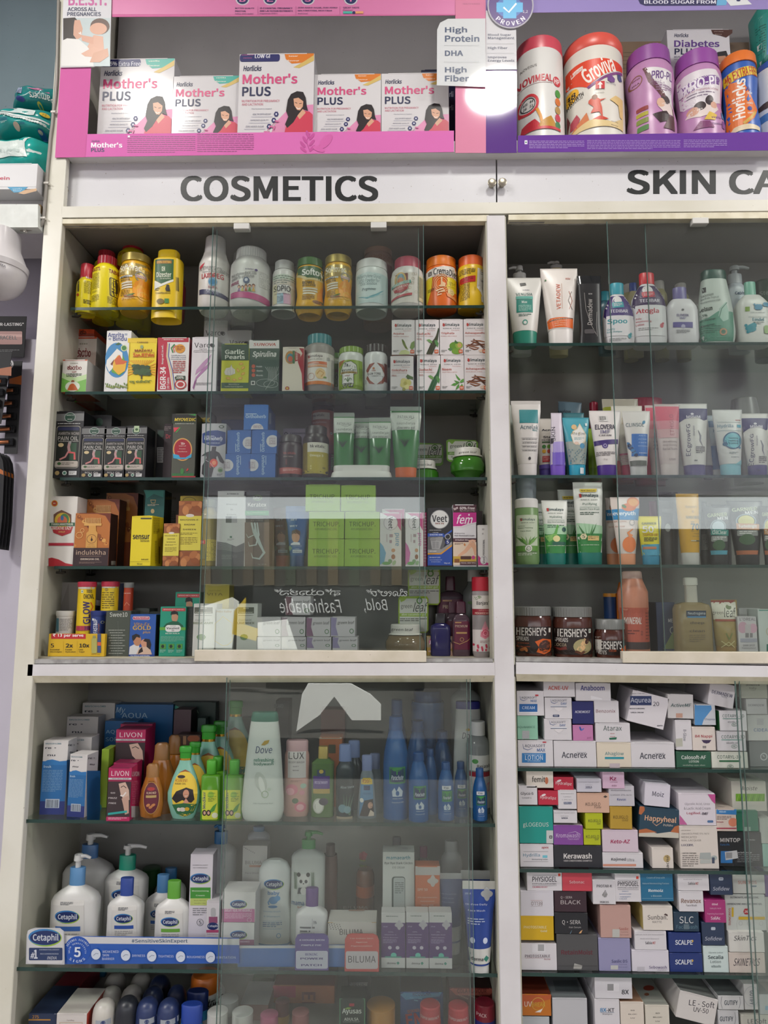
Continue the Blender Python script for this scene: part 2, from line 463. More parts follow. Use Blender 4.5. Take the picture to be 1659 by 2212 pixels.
def jar(x,yt,yc,yb,hc,hw,capcol,bodycol,label,gfx=(),sh=None,rib=.02,capname='cap',foot=.9,neck=None,**k):
 sh=sh if sh is not None else yc+(yb-yc)*.14
 nk=neck or hc*.95
 body=[(yc-2,nk),(yc+(sh-yc)*.25,nk+(hw-nk)*.35),(yc+(sh-yc)*.6,nk+(hw-nk)*.85),(sh,hw),(yb-(yb-yc)*.07,hw),(yb-(yb-yc)*.02,hw*(foot+.05)),(yb,hw*foot)]
 return V(x,[('body',bodycol,body),(capname,capcol,ring(yt,yc,hc),{'rib':rib,'seg':48})],label,gfx,on='body',name=k.pop('name','screw_cap_jar'),**k)
def tube(x,yt,yc,yb,ht,hc,bodycol,capcol,label,gfx=(),hcap=None,crimp=8,depth=.75,**k):
 hcap=hcap or hc*.96;dm=hc*depth
 body=[(yt+crimp,ht,1.6,2.6),(yt+crimp+(yc-yt)*.12,ht*.995,dm*.34,2.4),(yt+(yc-yt)*.35,ht+(hc-ht)*.3,dm*.7,2.2),(yt+(yc-yt)*.7,ht+(hc-ht)*.68,dm*.95,2.1),(yc-1,hc,dm,2),(yc,hc*.99,dm,2)]
 cr=[(yt,ht*1.005,1.2,3),(yt+crimp,ht*1.005,1.7,3)]
 cp=[(yc,hcap*.99,hcap*depth),(yc+3,hcap,hcap*depth),(yb-3,hcap*.97,hcap*depth*.97),(yb,hcap*.93,hcap*depth*.93)]
 return V(x,[('tube_body',bodycol,body),('crimp',k.pop('crimpcol',bodycol),cr),('cap',capcol,cp)],label,gfx,on='tube_body',name=k.pop('name','squeeze_tube'),n=2.2,**k)
WHITE=laminate('white_laminate','d6d4c9','cbc8ba',5,.32)
WHITE2=laminate('cool_white_laminate','d4d2d4','cac7c9',7,.30)
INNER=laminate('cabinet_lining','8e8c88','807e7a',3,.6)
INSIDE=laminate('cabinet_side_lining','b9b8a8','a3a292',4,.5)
CREAM=laminate('cream_edge_strip','d8d2bc','c9c2a8',30,.4)
LAV=laminate('lavender_wall_paint','c3bfcc','b7b3c0',2,.6)
ALU=laminate('dull_aluminium','a5a4a2','83817f',40,.35)
def rail(name,tl,tr,br,bl,Y,d,m,parent=None,kind='structure',Yb=None):
 Yb=Y if Yb is None else Yb
 f=[W(*bl,Yb),W(*br,Yb),W(*tr,Y),W(*tl,Y)]
 b=[p+Vector((0,d-(p.y-Y),0))for p in f]
 mb=MB();mb.add(f+b,[(0,1,2,3),(5,4,7,6),(0,4,5,1),(3,2,6,7),(0,3,7,4),(1,5,6,2)],m)
 o=mb.build(name,parent)
 if kind and not parent:tag(o,kind=kind)
 return o
def slab(name,x0,y0,z0,x1,y1,z1,m,bev=.0,parent=None,kind='structure'):
 mb=MB();mb.box(x0,y0,z0,x1,y1,z1,m,bev);o=mb.build(name,parent)
 if kind and not parent:tag(o,kind=kind)
 return o
XA,XL=W(96,890,0).x,W(59.5,890,0).x
XA=-.857;XL=XA-.047
XB,XC=.2275,.2735
XE=1.60
DU,DL=.26,.33
zL1,zL0=W(560,1433.5,0).z,W(560,1460,0).z
zU=W(600,470,0).z
slab('floor',-3.2,-3.9,-.06,3.6,.5,0,laminate('floor_tile','9b958c','857f77',2,.3))
slab('ceiling',-3.2,-3.9,3.4,3.6,.5,3.5,laminate('ceiling_paint','dddcd8','d2d1cc',2,.7))
slab('wall_back',-3.2,.345,0,3.6,.45,3.4,LAV)
slab('wall_left',-3.3,-3.9,0,-3.2,.45,3.4,LAV)
slab('wall_right',3.6,-3.9,0,3.7,.45,3.4,LAV)
slab('wall_alcove',-3.0,.20,0,XL+.005,.30,2.16,LAV)
slab('wall_front',-3.2,-3.9,2.25,3.6,-3.8,3.4,LAV)
slab('trim_1',XL,0,0,XA,.02,3.4,WHITE,.0015)
slab('trim_2',XB,0,0,XC,DL,zU+.002,WHITE2,.0015)
slab('trim_19',XL,.02,0,XA-.014,DL,3.4,WHITE)
def lining(name,x0,x1,z0,z1,depth):
 t=.004
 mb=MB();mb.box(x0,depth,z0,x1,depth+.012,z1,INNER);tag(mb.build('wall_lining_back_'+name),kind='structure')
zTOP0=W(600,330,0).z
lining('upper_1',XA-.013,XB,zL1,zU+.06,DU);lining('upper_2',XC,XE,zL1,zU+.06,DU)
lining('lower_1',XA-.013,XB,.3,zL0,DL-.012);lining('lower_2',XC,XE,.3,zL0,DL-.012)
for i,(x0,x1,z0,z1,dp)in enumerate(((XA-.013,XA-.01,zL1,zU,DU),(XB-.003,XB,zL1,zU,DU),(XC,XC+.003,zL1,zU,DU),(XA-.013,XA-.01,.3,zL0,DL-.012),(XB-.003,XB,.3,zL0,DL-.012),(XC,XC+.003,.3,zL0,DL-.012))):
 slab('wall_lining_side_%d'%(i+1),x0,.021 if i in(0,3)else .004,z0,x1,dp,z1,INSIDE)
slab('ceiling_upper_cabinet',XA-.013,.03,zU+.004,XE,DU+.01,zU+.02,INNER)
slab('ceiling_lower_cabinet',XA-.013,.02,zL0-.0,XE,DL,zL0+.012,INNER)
zDK=W(600,1420.5,.034).z
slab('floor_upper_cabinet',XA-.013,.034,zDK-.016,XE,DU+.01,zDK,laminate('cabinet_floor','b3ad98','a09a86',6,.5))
rail('trim_3',(133,446),(1700,431),(1700,455),(132,470),0,.05,WHITE)
rail('trim_4',(132.5,473),(1055.5,464.5),(1055,477.5),(132,483),.002,.02,CREAM)
rail('trim_5',(1098.5,463.5),(1700,456),(1700,471),(1098.5,475),.002,.02,CREAM)
for i,(a,b)in enumerate((((137,484),(1055,477)),((1100,476),(1700,470)))):
 for j in range(2):
  rail('trim_%d'%(6+2*i+j),(a[0]+j*5,a[1]+j*4.5),(b[0]-j*3,b[1]+j*4),(b[0]-j*3,b[1]+j*4+3.5),(a[0]+j*5,a[1]+j*4.5+4),.012+j*.016,.007,ALU)
for i,(a,b,c)in enumerate(((((60.5,1435.3),(1068.5,1431.5)),((59,1460),(1068.9,1459)),((58,1475),(1069.5,1473))),(((1115,1430.5),(1700,1439)),((1115,1456),(1700,1463)),((1116,1471.5),(1700,1479))))):
 rail('trim_%d'%(10+2*i),a[0],a[1],b[1],b[0],0,.034,WHITE2)
 rail('trim_%d'%(11+2*i),b[0],b[1],c[1],c[0],0,.034,CREAM,Yb=.010)
rail('trim_14',(66,1424.5),(1067,1423),(1068,1430),(66,1433.5),.004,.03,ALU)
rail('trim_15',(1115,1420),(1700,1430),(1700,1436.5),(1115,1429),.004,.03,ALU)
slab('floor_lower_cabinet',XA,.0,.42,XE,DL,.44,INNER)
zSH=W(600,333,0).z
slab('shelf_board_top',XA,.0,zSH,XE,DL,zSH+.032,WHITE2,.001)
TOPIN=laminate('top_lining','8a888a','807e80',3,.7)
slab('wall_lining_top',XA,.255,zSH+.03,XE,.27,3.4,TOPIN)
slab('trim_16',XB,.004,zSH+.03,XC,.26,3.4,WHITE2)
zO1,zO0=W(40,440,.0).z,W(40,491,.0).z
slab('shelf_board_left',-2.4,.02,zO1-.012,XL-.012,.26,zO1+.02,WHITE2)
rail('trim_17',(-500,440),(82,441),(82,491),(-500,491),-.02,.03,laminate('worn_white_board','cfd3cf','b9bdb8',14,.4))
rail('trim_18',(82.3,441.5),(88,442),(86.5,487),(82.3,490),-.008,.03,laminate('raw_plywood_edge','9a8058','6f5a3a',25,.7))
slab('wall_lining_left',-2.4,.235,zO1,XL,.25,3.4,laminate('teal_grey_back','7d9098','6f828a',2,.5))
GLASS_SH=glass_mat('shelf_glass',(.91,.955,.935),1.0,1.5)
GEDGE=mat('1d3a35',.18)
PANE=glass_mat('door_pane_glass',(.965,.98,.972),.85,1.5)
BLACKP=mat('26221f',.4)
SHZ={}
def shelf(key,x0,x1,ypx,xpx,Yf,Yb,label,th=.0075,pins=True):
 z=W(xpx,ypx,Yf).z
 SHZ[key]=z+.0004
 r=root('glass_shelf',label,'shelf',((x0+x1)/2,(Yf+Yb)/2,z),group='glass shelves of the cabinets')
 cx,cy=(x0+x1)/2,(Yf+Yb)/2
 mb=MB();mb.box(x0-cx,Yf+.001-cy,-th,x1-cx,Yb-cy,0,GLASS_SH);mb.build('glass_panel',r)
 mb=MB();mb.box(x0-cx,Yf-cy,-th,x1-cx,Yf+.001-cy,0,GEDGE);mb.build('front_edge',r)
 if pins:
  for xs,sg in((x0,1),(x1,-1)):
   for yy in(Yf+.02,Yb-.03):
    b=root('shelf_bracket',('dark clip under the %s end of the %s'%(('left front' if sg>0 else 'right front')if yy<.1 else('left back' if sg>0 else 'right back'),label.replace('glass shelf','shelf').replace(' with green edge',''))),'bracket',(xs,yy,z-th),group='shelf clips at the cabinet sides')
    m=MB();m.lathe([(-.006,.0035,.0035,2),(0,.0035,.0035,2)],BLACKP,12,cx=sg*.006);m.build('pad',b)
    m=MB();m.tube([(-sg*.004,0,-.008),(sg*.012,0,-.0085),(sg*.02,-.004,-.007)],[.0032,.0042,.0025],mat('3a3632',.3,.5),10);m.build('pin',b)
g=.012
shelf('a1',XA+g,XB-.004,661.5,600,.045,DU,'first glass shelf with green edge below the cosmetics sign')
shelf('a2',XA+g,XB-.004,844.5,600,.045,DU,'second glass shelf with green edge below the cosmetics sign')
shelf('a3',XA+g,XB-.004,1031,600,.045,DU,'third glass shelf with green edge below the cosmetics sign')
shelf('a4',XA+g,XB-.004,1223.5,600,.045,DU,'lowest glass shelf with green edge below the cosmetics sign')
shelf('b1',XC+.004,XE,740,1380,.045,DU,'first glass shelf with green edge below the skin care sign')
shelf('b2',XC+.004,XE,1026,1380,.045,DU,'middle glass shelf with green edge below the skin care sign')
shelf('b3',XC+.004,XE,1219.5,1380,.045,DU,'lowest glass shelf with green edge below the skin care sign')
shelf('c1',XA-.006,XB-.003,1775,600,.012,DL-.012,'upper glass shelf with green edge of the lower left cabinet',pins=False)
shelf('c2',XA-.006,XB-.003,2097,600,.012,DL-.012,'lower glass shelf with green edge of the lower left cabinet',pins=False)
shelf('d1',XC+.003,XE,1660.5,1380,.020,DL-.012,'top glass shelf with green edge of the lower right cabinet',pins=False)
shelf('d2',XC+.003,XE,1879.5,1380,.020,DL-.012,'second glass shelf with green edge of the lower right cabinet',pins=False)
shelf('d3',XC+.003,XE,2104.5,1380,.020,DL-.012,'third glass shelf with green edge of the lower right cabinet',pins=False)
SHZ['a5']=zDK+.0004;SHZ['top']=zSH+.0325
def pane(x0,x1,z0,z1,Y,label,wood=None,clips=(),th=.004,edges='LR'):
 r=root('sliding_glass_door',label,'glass door',((x0+x1)/2,Y,z0));cx=(x0+x1)/2
 mb=MB();mb.add([(x0-cx,0,0),(x1-cx,0,0),(x1-cx,0,z1-z0),(x0-cx,0,z1-z0)],[(0,1,2,3)],PANE)
 mb.add([(x0-cx,th,0),(x1-cx,th,0),(x1-cx,th,z1-z0),(x0-cx,th,z1-z0)],[(3,2,1,0)],PANE);mb.build('glass_pane',r)
 for e in edges:
  xx=x0-cx if e=='L' else x1-cx
  mb=MB();mb.box(xx-.0007,-.0002,0,xx+.0007,th+.0002,z1-z0,mat('58706b',.15));mb.build('polished_edge',r)
 if wood:
  h,m=wood
  mb=MB();mb.box(x0-cx-.006,-.007,-.026,x1-cx+.002,.011,h,m,.001);mb.build('bottom_rail',r)
 for cxp in clips:
  mb=MB();mb.box(cxp-cx-.020,-.008,z1-z0-.012,cxp-cx+.020,.010,z1-z0+.004,mat('cfcfcb',.4),.001);mb.build('top_clip',r)
 return r
zT=W(700,484,.0).z;zB=W(650,1405,.0).z
WOODW=laminate('rail_white_board','d2cabb','c3bba8',12,.45)
pane(-.4700,W(916.5,900,.006).x,zB,zT,.006,'front sliding glass door of the cosmetics cabinet with wooden bottom rail',(.0,WOODW),(W(523,487,.006).x,W(818,487,.006).x))
pane(-.4640,W(905.5,900,.022).x,zB-.01,zT,.022,'rear sliding glass door of the cosmetics cabinet behind the railed door')
pane(W(1328,900,.006).x,XE,W(1500,1408,0).z,zT+.005,.006,'front sliding glass door of the skin care cabinet with wooden bottom rail',(.0,WOODW),(W(1511,483,.006).x,),edges='L')
pane(W(1413,900,.022).x,XE,W(1500,1408,0).z-.01,zT+.005,.022,'rear sliding glass door of the skin care cabinet behind the railed door',edges='L')
pane(W(479.5,1800,-.004).x,W(1020,1800,-.004).x,.45,zL0-.004,-.004,'front sliding glass door of the lower left cabinet')
pane(W(487,1800,.006).x,W(1012,1800,.006).x,.45,zL0-.004,.006,'rear sliding glass door of the lower left cabinet',th=.003)
pane(W(1608,1800,-.004).x,XE,.45,zL0-.006,-.004,'front sliding glass door of the lower right cabinet',edges='L')
pane(W(1617,1800,.006).x,XE,.45,zL0-.006,.006,'rear sliding glass door of the lower right cabinet',edges='L',th=.003)
K(0,0,1)
def flat(name,label,cat,corners,Y,d,col,gfx=(),group=None,rough=.07,gname='label_print',round_=0):
 pts=[W(*q(*c),Y)for c in corners];c=sum(pts,Vector())/len(pts)
 base=Vector((c.x,Y+d/2,min(p.z for p in pts)))
 r=root(name,label,cat,base,group=group);n=len(pts)
 f=[p-base for p in pts];b=[p+Vector((0,d,0))for p in f]
 tri=tessellate_polygon([[Vector((p.x,p.z,0))for p in f]])
 mb=MB();mb.add(f+b,[list(t)for t in tri]+[[i+n for i in t][::-1]for t in tri]+[[i,(i+1)%n,(i+1)%n+n,i+n]for i in range(n)],mat(col,rough)if isinstance(col,str)else col)
 mb.build({'sign_board':'board','price_card':'card'}.get(name,'sheet'),r)
 if gfx:
  g=MB();graphics(g,gfx,{'F':plane_map(Matrix.Translation(base),(0,-d/2,0),(0,-1,0),0,0)});g.build(gname,r)
 return r
SIGNW=laminate('sign_acrylic','d2d2d6','cdcdd1',2,.22)
def knob(r,x,y,Y=.03):
 p=W(x,y,Y)
 mb=MB();base=r.location
 lv=[(0,.0065,.0065,2),(.012,.0065,.0065,2),(.0125,.0108,.0108,2),(.0165,.0108,.0108,2),(.0172,.0098,.0098,2)]
 vs=MB();vs.lathe(lv,mat('b4ad9c',.3,.9),32)
 vs.v=[(v[0]+p.x-base.x,-v[2]+.03-base.y,v[1]+p.z-base.z)for v in vs.v]
 vs.build('round_knob',r)
s1=flat('sign_board','white sign board reading COSMETICS in large black capitals','sign',[(135.5,352),(1071,344),(1071.5,442),(134,450)],.03,.006,SIGNW,[T('COSMETICS',390,380,817,435,'15191b',b=.034,res=5)])
knob(s1,143,411.5);knob(s1,1061,402)
s2=flat('sign_board','white sign board reading SKIN CARE in large black capitals','sign',[(1074,344),(1800,337),(1800,434),(1074.5,442)],.03,.006,SIGNW,[T('SKIN CARE',1353,367,1790,420,'15191b',b=.034,res=5)])
knob(s2,1083.5,401)
PINK,PINK2,PINKC='cf6aa6','d873b6','d98aa8'
K(0,0,2.9625)
flat('poster_strip','pink vertical poster strip at the left of the top compartment','poster',[(388,428),(583,428),(552,1005),(352,1008)],-.004,.001,PINK)
mother=[R(408,116,705,425,'b5c2c4'),P([(405,118),(480,112),(512,150),(500,230),(470,300),(415,310),(405,260)],'2a211f'),P([(478,130),(512,128),(530,185),(520,240),(492,255),(470,225),(472,170)],'c99b84'),P([(398,262),(430,246),(505,252),(560,300),(590,345),(600,425),(392,425)],'d9d8d6'),E(640,170,62,52,'5a4238'),E(630,185,55,38,'cf9f87'),P([(600,225),(660,235),(668,340),(600,350),(560,300)],'d0a28c'),P([(520,225),(600,240),(598,285),(525,262)],'cc9b85'),P([(520,345),(600,300),(655,320),(640,370),(545,362)],'d2a48e'),P([(600,340),(690,310),(697,360),(640,400),(575,400)],'c99a82'),SWOOSH([(505,212),(520,222),(516,205)],6,'f2eeea')]
flat('poster_card','white poster card with photo of a woman holding a baby','poster',[(408,-60),(715,-60),(705,330),(688,372),(640,412),(600,428),(388,432)],-.007,.001,'dcdce0',[T('B.E.S.T.',438,-40,683,36,'c2639d',b=.04),B_('ACROSS ALL',434,47,618,72,'2d3354'),B_('PREGNANCIES',430,78,646,103,'2d3354')]+mother)
flat('poster_strip','pink poster strip along the top edge with four round letter badges','poster',[(715,-60),(2960,-60),(2915,98),(715,108)],-.003,.001,'d678a8',[R(715,-60,2915,92,'d47cab')]+sum([[E(x,-2,44,36,'c9c9cf'),E(x,-3,36,30,'2c3260'),T(l,x-20,-20,x+20,12,'d673a8',b=.04)]for x,l in((1552,'B'),(1728,'E'),(1970,'S'),(2245,'T'))],[])+[B_('BETTER QUALITY',1505,50,1628,60,'3c335c'),B_('PROTEIN',1505,68,1572,78,'3c335c'),T('(whey and casein)',1505,84,1622,96,'3c335c'),B_('25 ESSENTIAL PREGNANCY',1662,49,1872,59,'3c335c'),B_('AND LACTATION NUTRIENTS',1662,67,1874,77,'3c335c'),T('(vegetarian DHA+)',1662,83,1775,95,'3c335c'),B_('ZERO ADDED SUGAR, ZERO ADDED',1906,47,2160,57,'3c335c'),B_('MALTODEXTRIN, HIGH FIBER',1906,66,2125,76,'3c335c'),T('(nutriose)',1906,83,1970,95,'3c335c'),B_('GREAT TASTE',2196,46,2300,56,'3c335c'),T('Flavours:',2196,61,2260,72,'3c335c'),R(2196,75,2255,90,'4fb0a2'),E(2265,83,9,9,'2c3260'),R(2275,75,2325,90,'e0a070'),R(1650,42,1652,98,'b0608f'),R(1893,42,1895,98,'b0608f'),R(2175,42,2177,98,'b0608f')])
flat('poster_strip','pink poster strip in front of the boxes with white brand lettering and fine print','poster',[(558,858),(2905,836),(2905,972),(549,1004)],-.006,.001,PINK2,[T('Horlicks',588,897,640,910,'2d2f60',b=.03,sh=.2),T("Mother's",583,912,783,945,'ece6ee',b=.035),T('PLUS',583,948,668,972,'2d2f60',b=.035),F(815,872,1250,985,9,'8a4076',.3),F(1262,860,1625,980,9,'8a4076',.3),R(818,868,832,880,'e8d8e4'),SWOOSH([(1985,972),(1960,905),(1985,855)],4,'bf4f98')]+[E(1960+dx,y,26,9,'bf4f98',rot=a)for dx,y,a in((-18,958,40),(38,950,-50),(-22,925,50),(36,915,-50),(-8,895,60),(36,875,-55),(10,860,70))]+[E(2085,905,55,28,'cf62a8',rot=-50),E(2040,955,40,16,'cf62a8',rot=20)])
flat('poster_strip','pale pink poster column between the two top compartments','poster',[(2914,-60),(3108,-60),(3110,978),(2914,978)],-.005,.001,PINKC,[T('HEALTH SCIENCE',2962,20,3072,30,'b0708e')])
K(500,0,2.9625)
flat('poster_card','white card reading High Protein, DHA and High Fiber','poster',[(1314,546),(1316,190),(1335,145),(1385,120),(1625,118),(1628,556)],-.009,.001,'d5d8da',[B_('High',1366,172,1508,218,'2f4163',res=3),B_('Protein',1366,226,1586,268,'2f4163',res=3),B_('DHA',1366,324,1482,358,'2f4163',res=3),B_('High',1366,428,1505,474,'2f4163',res=3),B_('Fiber',1366,482,1520,522,'2f4163',res=3)]+[R(1362+i*9,291,1367+i*9,293,'8a8c94')for i in range(25)]+[R(1362+i*9,397,1367+i*9,399,'8a8c94')for i in range(25)])
PURP='5d3a86'
K(1030,0,2.6375)
flat('poster_strip','purple and lavender poster strip along the top edge','poster',[(50,-60),(1700,-60),(1700,52),(320,72),(50,72)],-.003,.001,'9a8cc4',[P([(915,-10),(930,22),(960,34),(1365,32),(1400,-10)],'3b3a5e'),P([(1365,32),(1370,-10),(1430,-10),(1420,30)],'6fb0d8'),B_('BLOOD SUGAR FROM',953,2,1362,22,'e4e4ee'),P([(1410,-10),(1530,-10),(1567,25),(1445,34)],'dfe2e4'),E(1490,4,12,5,'2c3260')])
flat('poster_strip','purple poster column right of the pale pink column','poster',[(52,392),(228,392),(228,870),(52,872)],-.004,.001,PURP)
flat('poster_card','white card listing blood sugar management, fiber and energy','poster',[(52,60),(222,60),(228,395),(50,396)],-.006,.001,'d6d6da',[B_('Blood Sugar',63,192,196,208,'2f3558'),B_('Management',63,210,214,228,'2f3558'),B_('High Fiber',63,266,175,284,'2f3558'),B_('Improves',63,320,170,336,'2f3558'),B_('Energy Levels',63,338,214,356,'2f3558')]+[R(60+i*8,249,65+i*8,251,'9a9aa0')for i in range(19)]+[R(60+i*8,303,65+i*8,305,'9a9aa0')for i in range(19)])
flat('poster_badge','round purple badge reading PROVEN with blue cross and tick','badge',[(192+132*math.cos(math.radians(a)),30+132*math.sin(math.radians(a)))for a in range(0,360,10)],-.010,.0012,'b9b7c2',[E(192,30,124,124,'574080',36),E(185,42,75,60,'4f74b8'),R(150,-30,225,105,'5fb2e0'),R(112,15,262,70,'5fb2e0'),SWOOSH([(152,42),(182,70),(225,20)],10,'f0f4f8'),A('PROVEN',192,30,92,140,40,26,'e4e2ee',b=.04),T('1,2',262,60,290,78,'e4e2ee')])
flat('poster_strip','purple poster strip with white fine print in front of the tins','poster',[(234,772),(1700,752),(1700,856),(234,868)],-.006,.001,'6a3f98',[F(298,803,612,850,5,'a58cc4',.3),F(628,800,1160,855,6,'a58cc4',.3),F(1178,797,1425,845,5,'a58cc4',.3),R(272,800,288,822,'d8d0e4'),E(280,811,5,5,'3a7a4a')])
K(0,150,6.32)
def cable():
 pts=[(800,-950),(788,-500),(778,0),(768,200),(752,400),(730,560),(712,760),(690,920),(675,1100),(655,1300),(640,1480),(632,1600),(615,1800),(600,1990),(590,2060),(560,2130),(500,2170),(400,2185),(330,2190),(280,2188)]
 w=[W(*q(x,y),-.0045)for x,y in pts]
 out=[]
 for i in range(len(w)-1):
  p0,p1,p2,p3=w[max(i-1,0)],w[i],w[i+1],w[min(i+2,len(w)-1)]
  for k in range(4):
   t=k/4;out.append(.5*((2*p1)+(-p0+p2)*t+(2*p0-5*p1+4*p2-p3)*t*t+(-p0+3*p1-3*p2+p3)*t**3))
 out.append(w[-1])
 mb=MB();mb.tube(out,.0040,mat('8d8982',.35),10)
 return tag(mb.build('cable'),'grey cable running down the left white upright','cable')
cable()
for i,(x,y,hz,lab)in enumerate(((738,592,0,'white cable clip beside the pink vertical strip'),(642,1562,0,'white cable clip beside the sign board'),(592,2038,0,'white cable clip above the cable bend'),(352,2195,1,'white cable clip under the overhead shelf'))):
 p=W(*q(x,y),-.004);r=root('cable_clip',lab,'clip',p,group='cable clips')
 m=MB();m.box(-.007 if not hz else-.003,-.0055,-.003 if not hz else-.006,.007 if not hz else .003,.004,.003 if not hz else .006,mat('d8d5ce',.35),.001);m.build('clip',r)
 m=MB();m.lathe([(0,.0018,.0018,2),(.001,.0015,.0015,2)],mat('8a8780',.3,.8),10);m.v=[((v[0]+(.0075 if not hz else 0)),-v[2]-.0055,v[1]-(0 if not hz else .006))for v in m.v];m.build('nail',r)
def dome():
 K(0,480,5.82)
 c=W(*q(-20,380),-.01);r=root('security_camera','white dome security camera hanging under the overhead shelf','camera',c)
 s=pxs(0,560,.04)/5.82*1.0
 Yc=-.01+.0
 w=mat('d3d0d2',.3)
 mb=MB();mb.lathe([(-.052,.070,.070,2),(-.038,.072,.072,2),(-.030,.066,.066,2),(.012,.046,.046,3),(.052,.044,.044,3)],w,48);o=mb.build('mount',r)
 mb=MB();lv=[(-.012-.062*math.sin(math.radians(a)),.068*math.cos(math.radians(a)),.068*math.cos(math.radians(a)),2)for a in range(88,-11,-7)]
 lv=[(z-.048,a,b,n)for z,a,b,n in lv];mb.lathe(lv,w,48);mb.build('turret',r)
 mb=MB();n=Vector((-.25,-.85,-.45)).normalized();u=n.cross(Vector((0,0,1))).normalized();v=u.cross(n);cc=Vector((0,0,-.075))+n*.058
 for rad,dep,col in((.046,.0,'d3d0d2'),(.040,.004,'14161c:r0.15'),(.018,.006,'23242c:r0.1'),(.010,.007,'0a0a0e:r0.05')):
  ring_=[cc+n*(dep+.004)+(u*math.cos(t*math.pi/18)+v*math.sin(t*math.pi/18))*rad for t in range(36)];back=[p-n*.02 for p in ring_]
  mb.add(ring_+back,[list(range(36))]+[[k,(k+1)%36,(k+1)%36+36,k+36]for k in range(36)],col)
 mb.build('lens',r)
 g=MB();vs,fs=text_mesh('PRAMA',.02,2)
 g.add([(.030+x*.022,-math.sqrt(max(.0705**2-(.030+x*.022)**2,1e-6)),-.060+z*.006-x*.006)for x,z in vs],fs,'6a6870');g.build('lettering',r)
dome()
K(0,660,3.95)
YW=.195
flat('display_header','black header card with a copper battery picture on the alcove wall','display',[(-160,90),(226,92),(203,440),(-160,440)],YW-.012,.002,'1c1c1e',[B_('R-LASTING*',2,146,204,174,'d8d6d6'),RR(-100,220,190,332,10,'a06a60'),R(-100,246,187,268,'c4948a'),B_('RACELL',0,258,146,290,'1d1a1a'),F(-40,378,168,402,2,'7a7a7c',.3)],rough=.7)
def battery_card(x0,y0,x1,y1,label,Y,n,slant=0):
 r=flat('battery_pack',label,'battery pack',[(x0,y0+10),(x0+10,y0),(x1,y0-2),(x1-slant,y1),(x0-slant,y1)],Y,.0015,'17181b',[E(x0+12,y0+25,26,36,'d8d6d8'),T('2',x0+2,y0+8,x0+26,y0+44,'1b1b1d',b=.03),P([(x0+2,y0+150),(x1-4,y0+120),(x1-6,y0+200),(x0,y0+190)],'b0602a')],group='battery packs on the alcove wall',rough=.6)
 h=(y1-y0-240)/n
 for i in range(n):
  y=y0+245+i*h;a=W(*q(x0-slant*(i+1)/n-60,y+8),Y-.006)-r.location;b=W(*q(x1-slant*(i+1)/n-66,y+2),Y-.006)-r.location
  mb=MB();mb.tube([a,a+(b-a)*.97,b],[.0052,.0052,.0045],mat('a86a48',.3,.7),14);mb.build('battery',r)
  a2=W(*q(x0-slant*(i+1)/n-50,y-26),Y-.004)-r.location;b2=W(*q(x1-slant*(i+1)/n-28,y+34),Y-.004)-r.location
  mb=MB();mb.box(a2.x,-.0085,b2.z,b2.x,-.002,a2.z,mat('4a4c50',.1,0,.25),.001);mb.build('blister',r)
battery_card(78,476,190,1266,'black blister pack of copper batteries hanging under the header card',YW-.02,5,45)
battery_card(-70,400,103,1010,'black blister pack of copper batteries in front, cut by the picture edge',YW-.06,4,95)
for i in range(4):
 x1=118-i*28;y0=1290-i*10
 p=[(x1-70,y0-20),(x1-40,y0),(x1-12,y0+60),(x1,y0+160),(x1-18,y0+560),(x1-45,y0+800),(x1-120,y0+790)]
 r=flat('battery_pack',['edge-on battery pack nearest the upright in the lower row','second edge-on battery pack of the lower row','third edge-on battery pack of the lower row','edge-on battery pack farthest from the upright in the lower row'][i],'battery pack',p,YW-.02-.012*i,.002,'141518',[P([(x1-70,y0+110),(x1-6,y0+150),(x1-4,y0+185),(x1-70,y0+160)],'b4652c')]+[RR(x1-62,y0+250+k*90,x1-30-k*6,y0+310+k*90,12,'34363b:r0.15')for k in range(6)],group='battery packs on the alcove wall',rough=.6)
K(0,150,6.32)
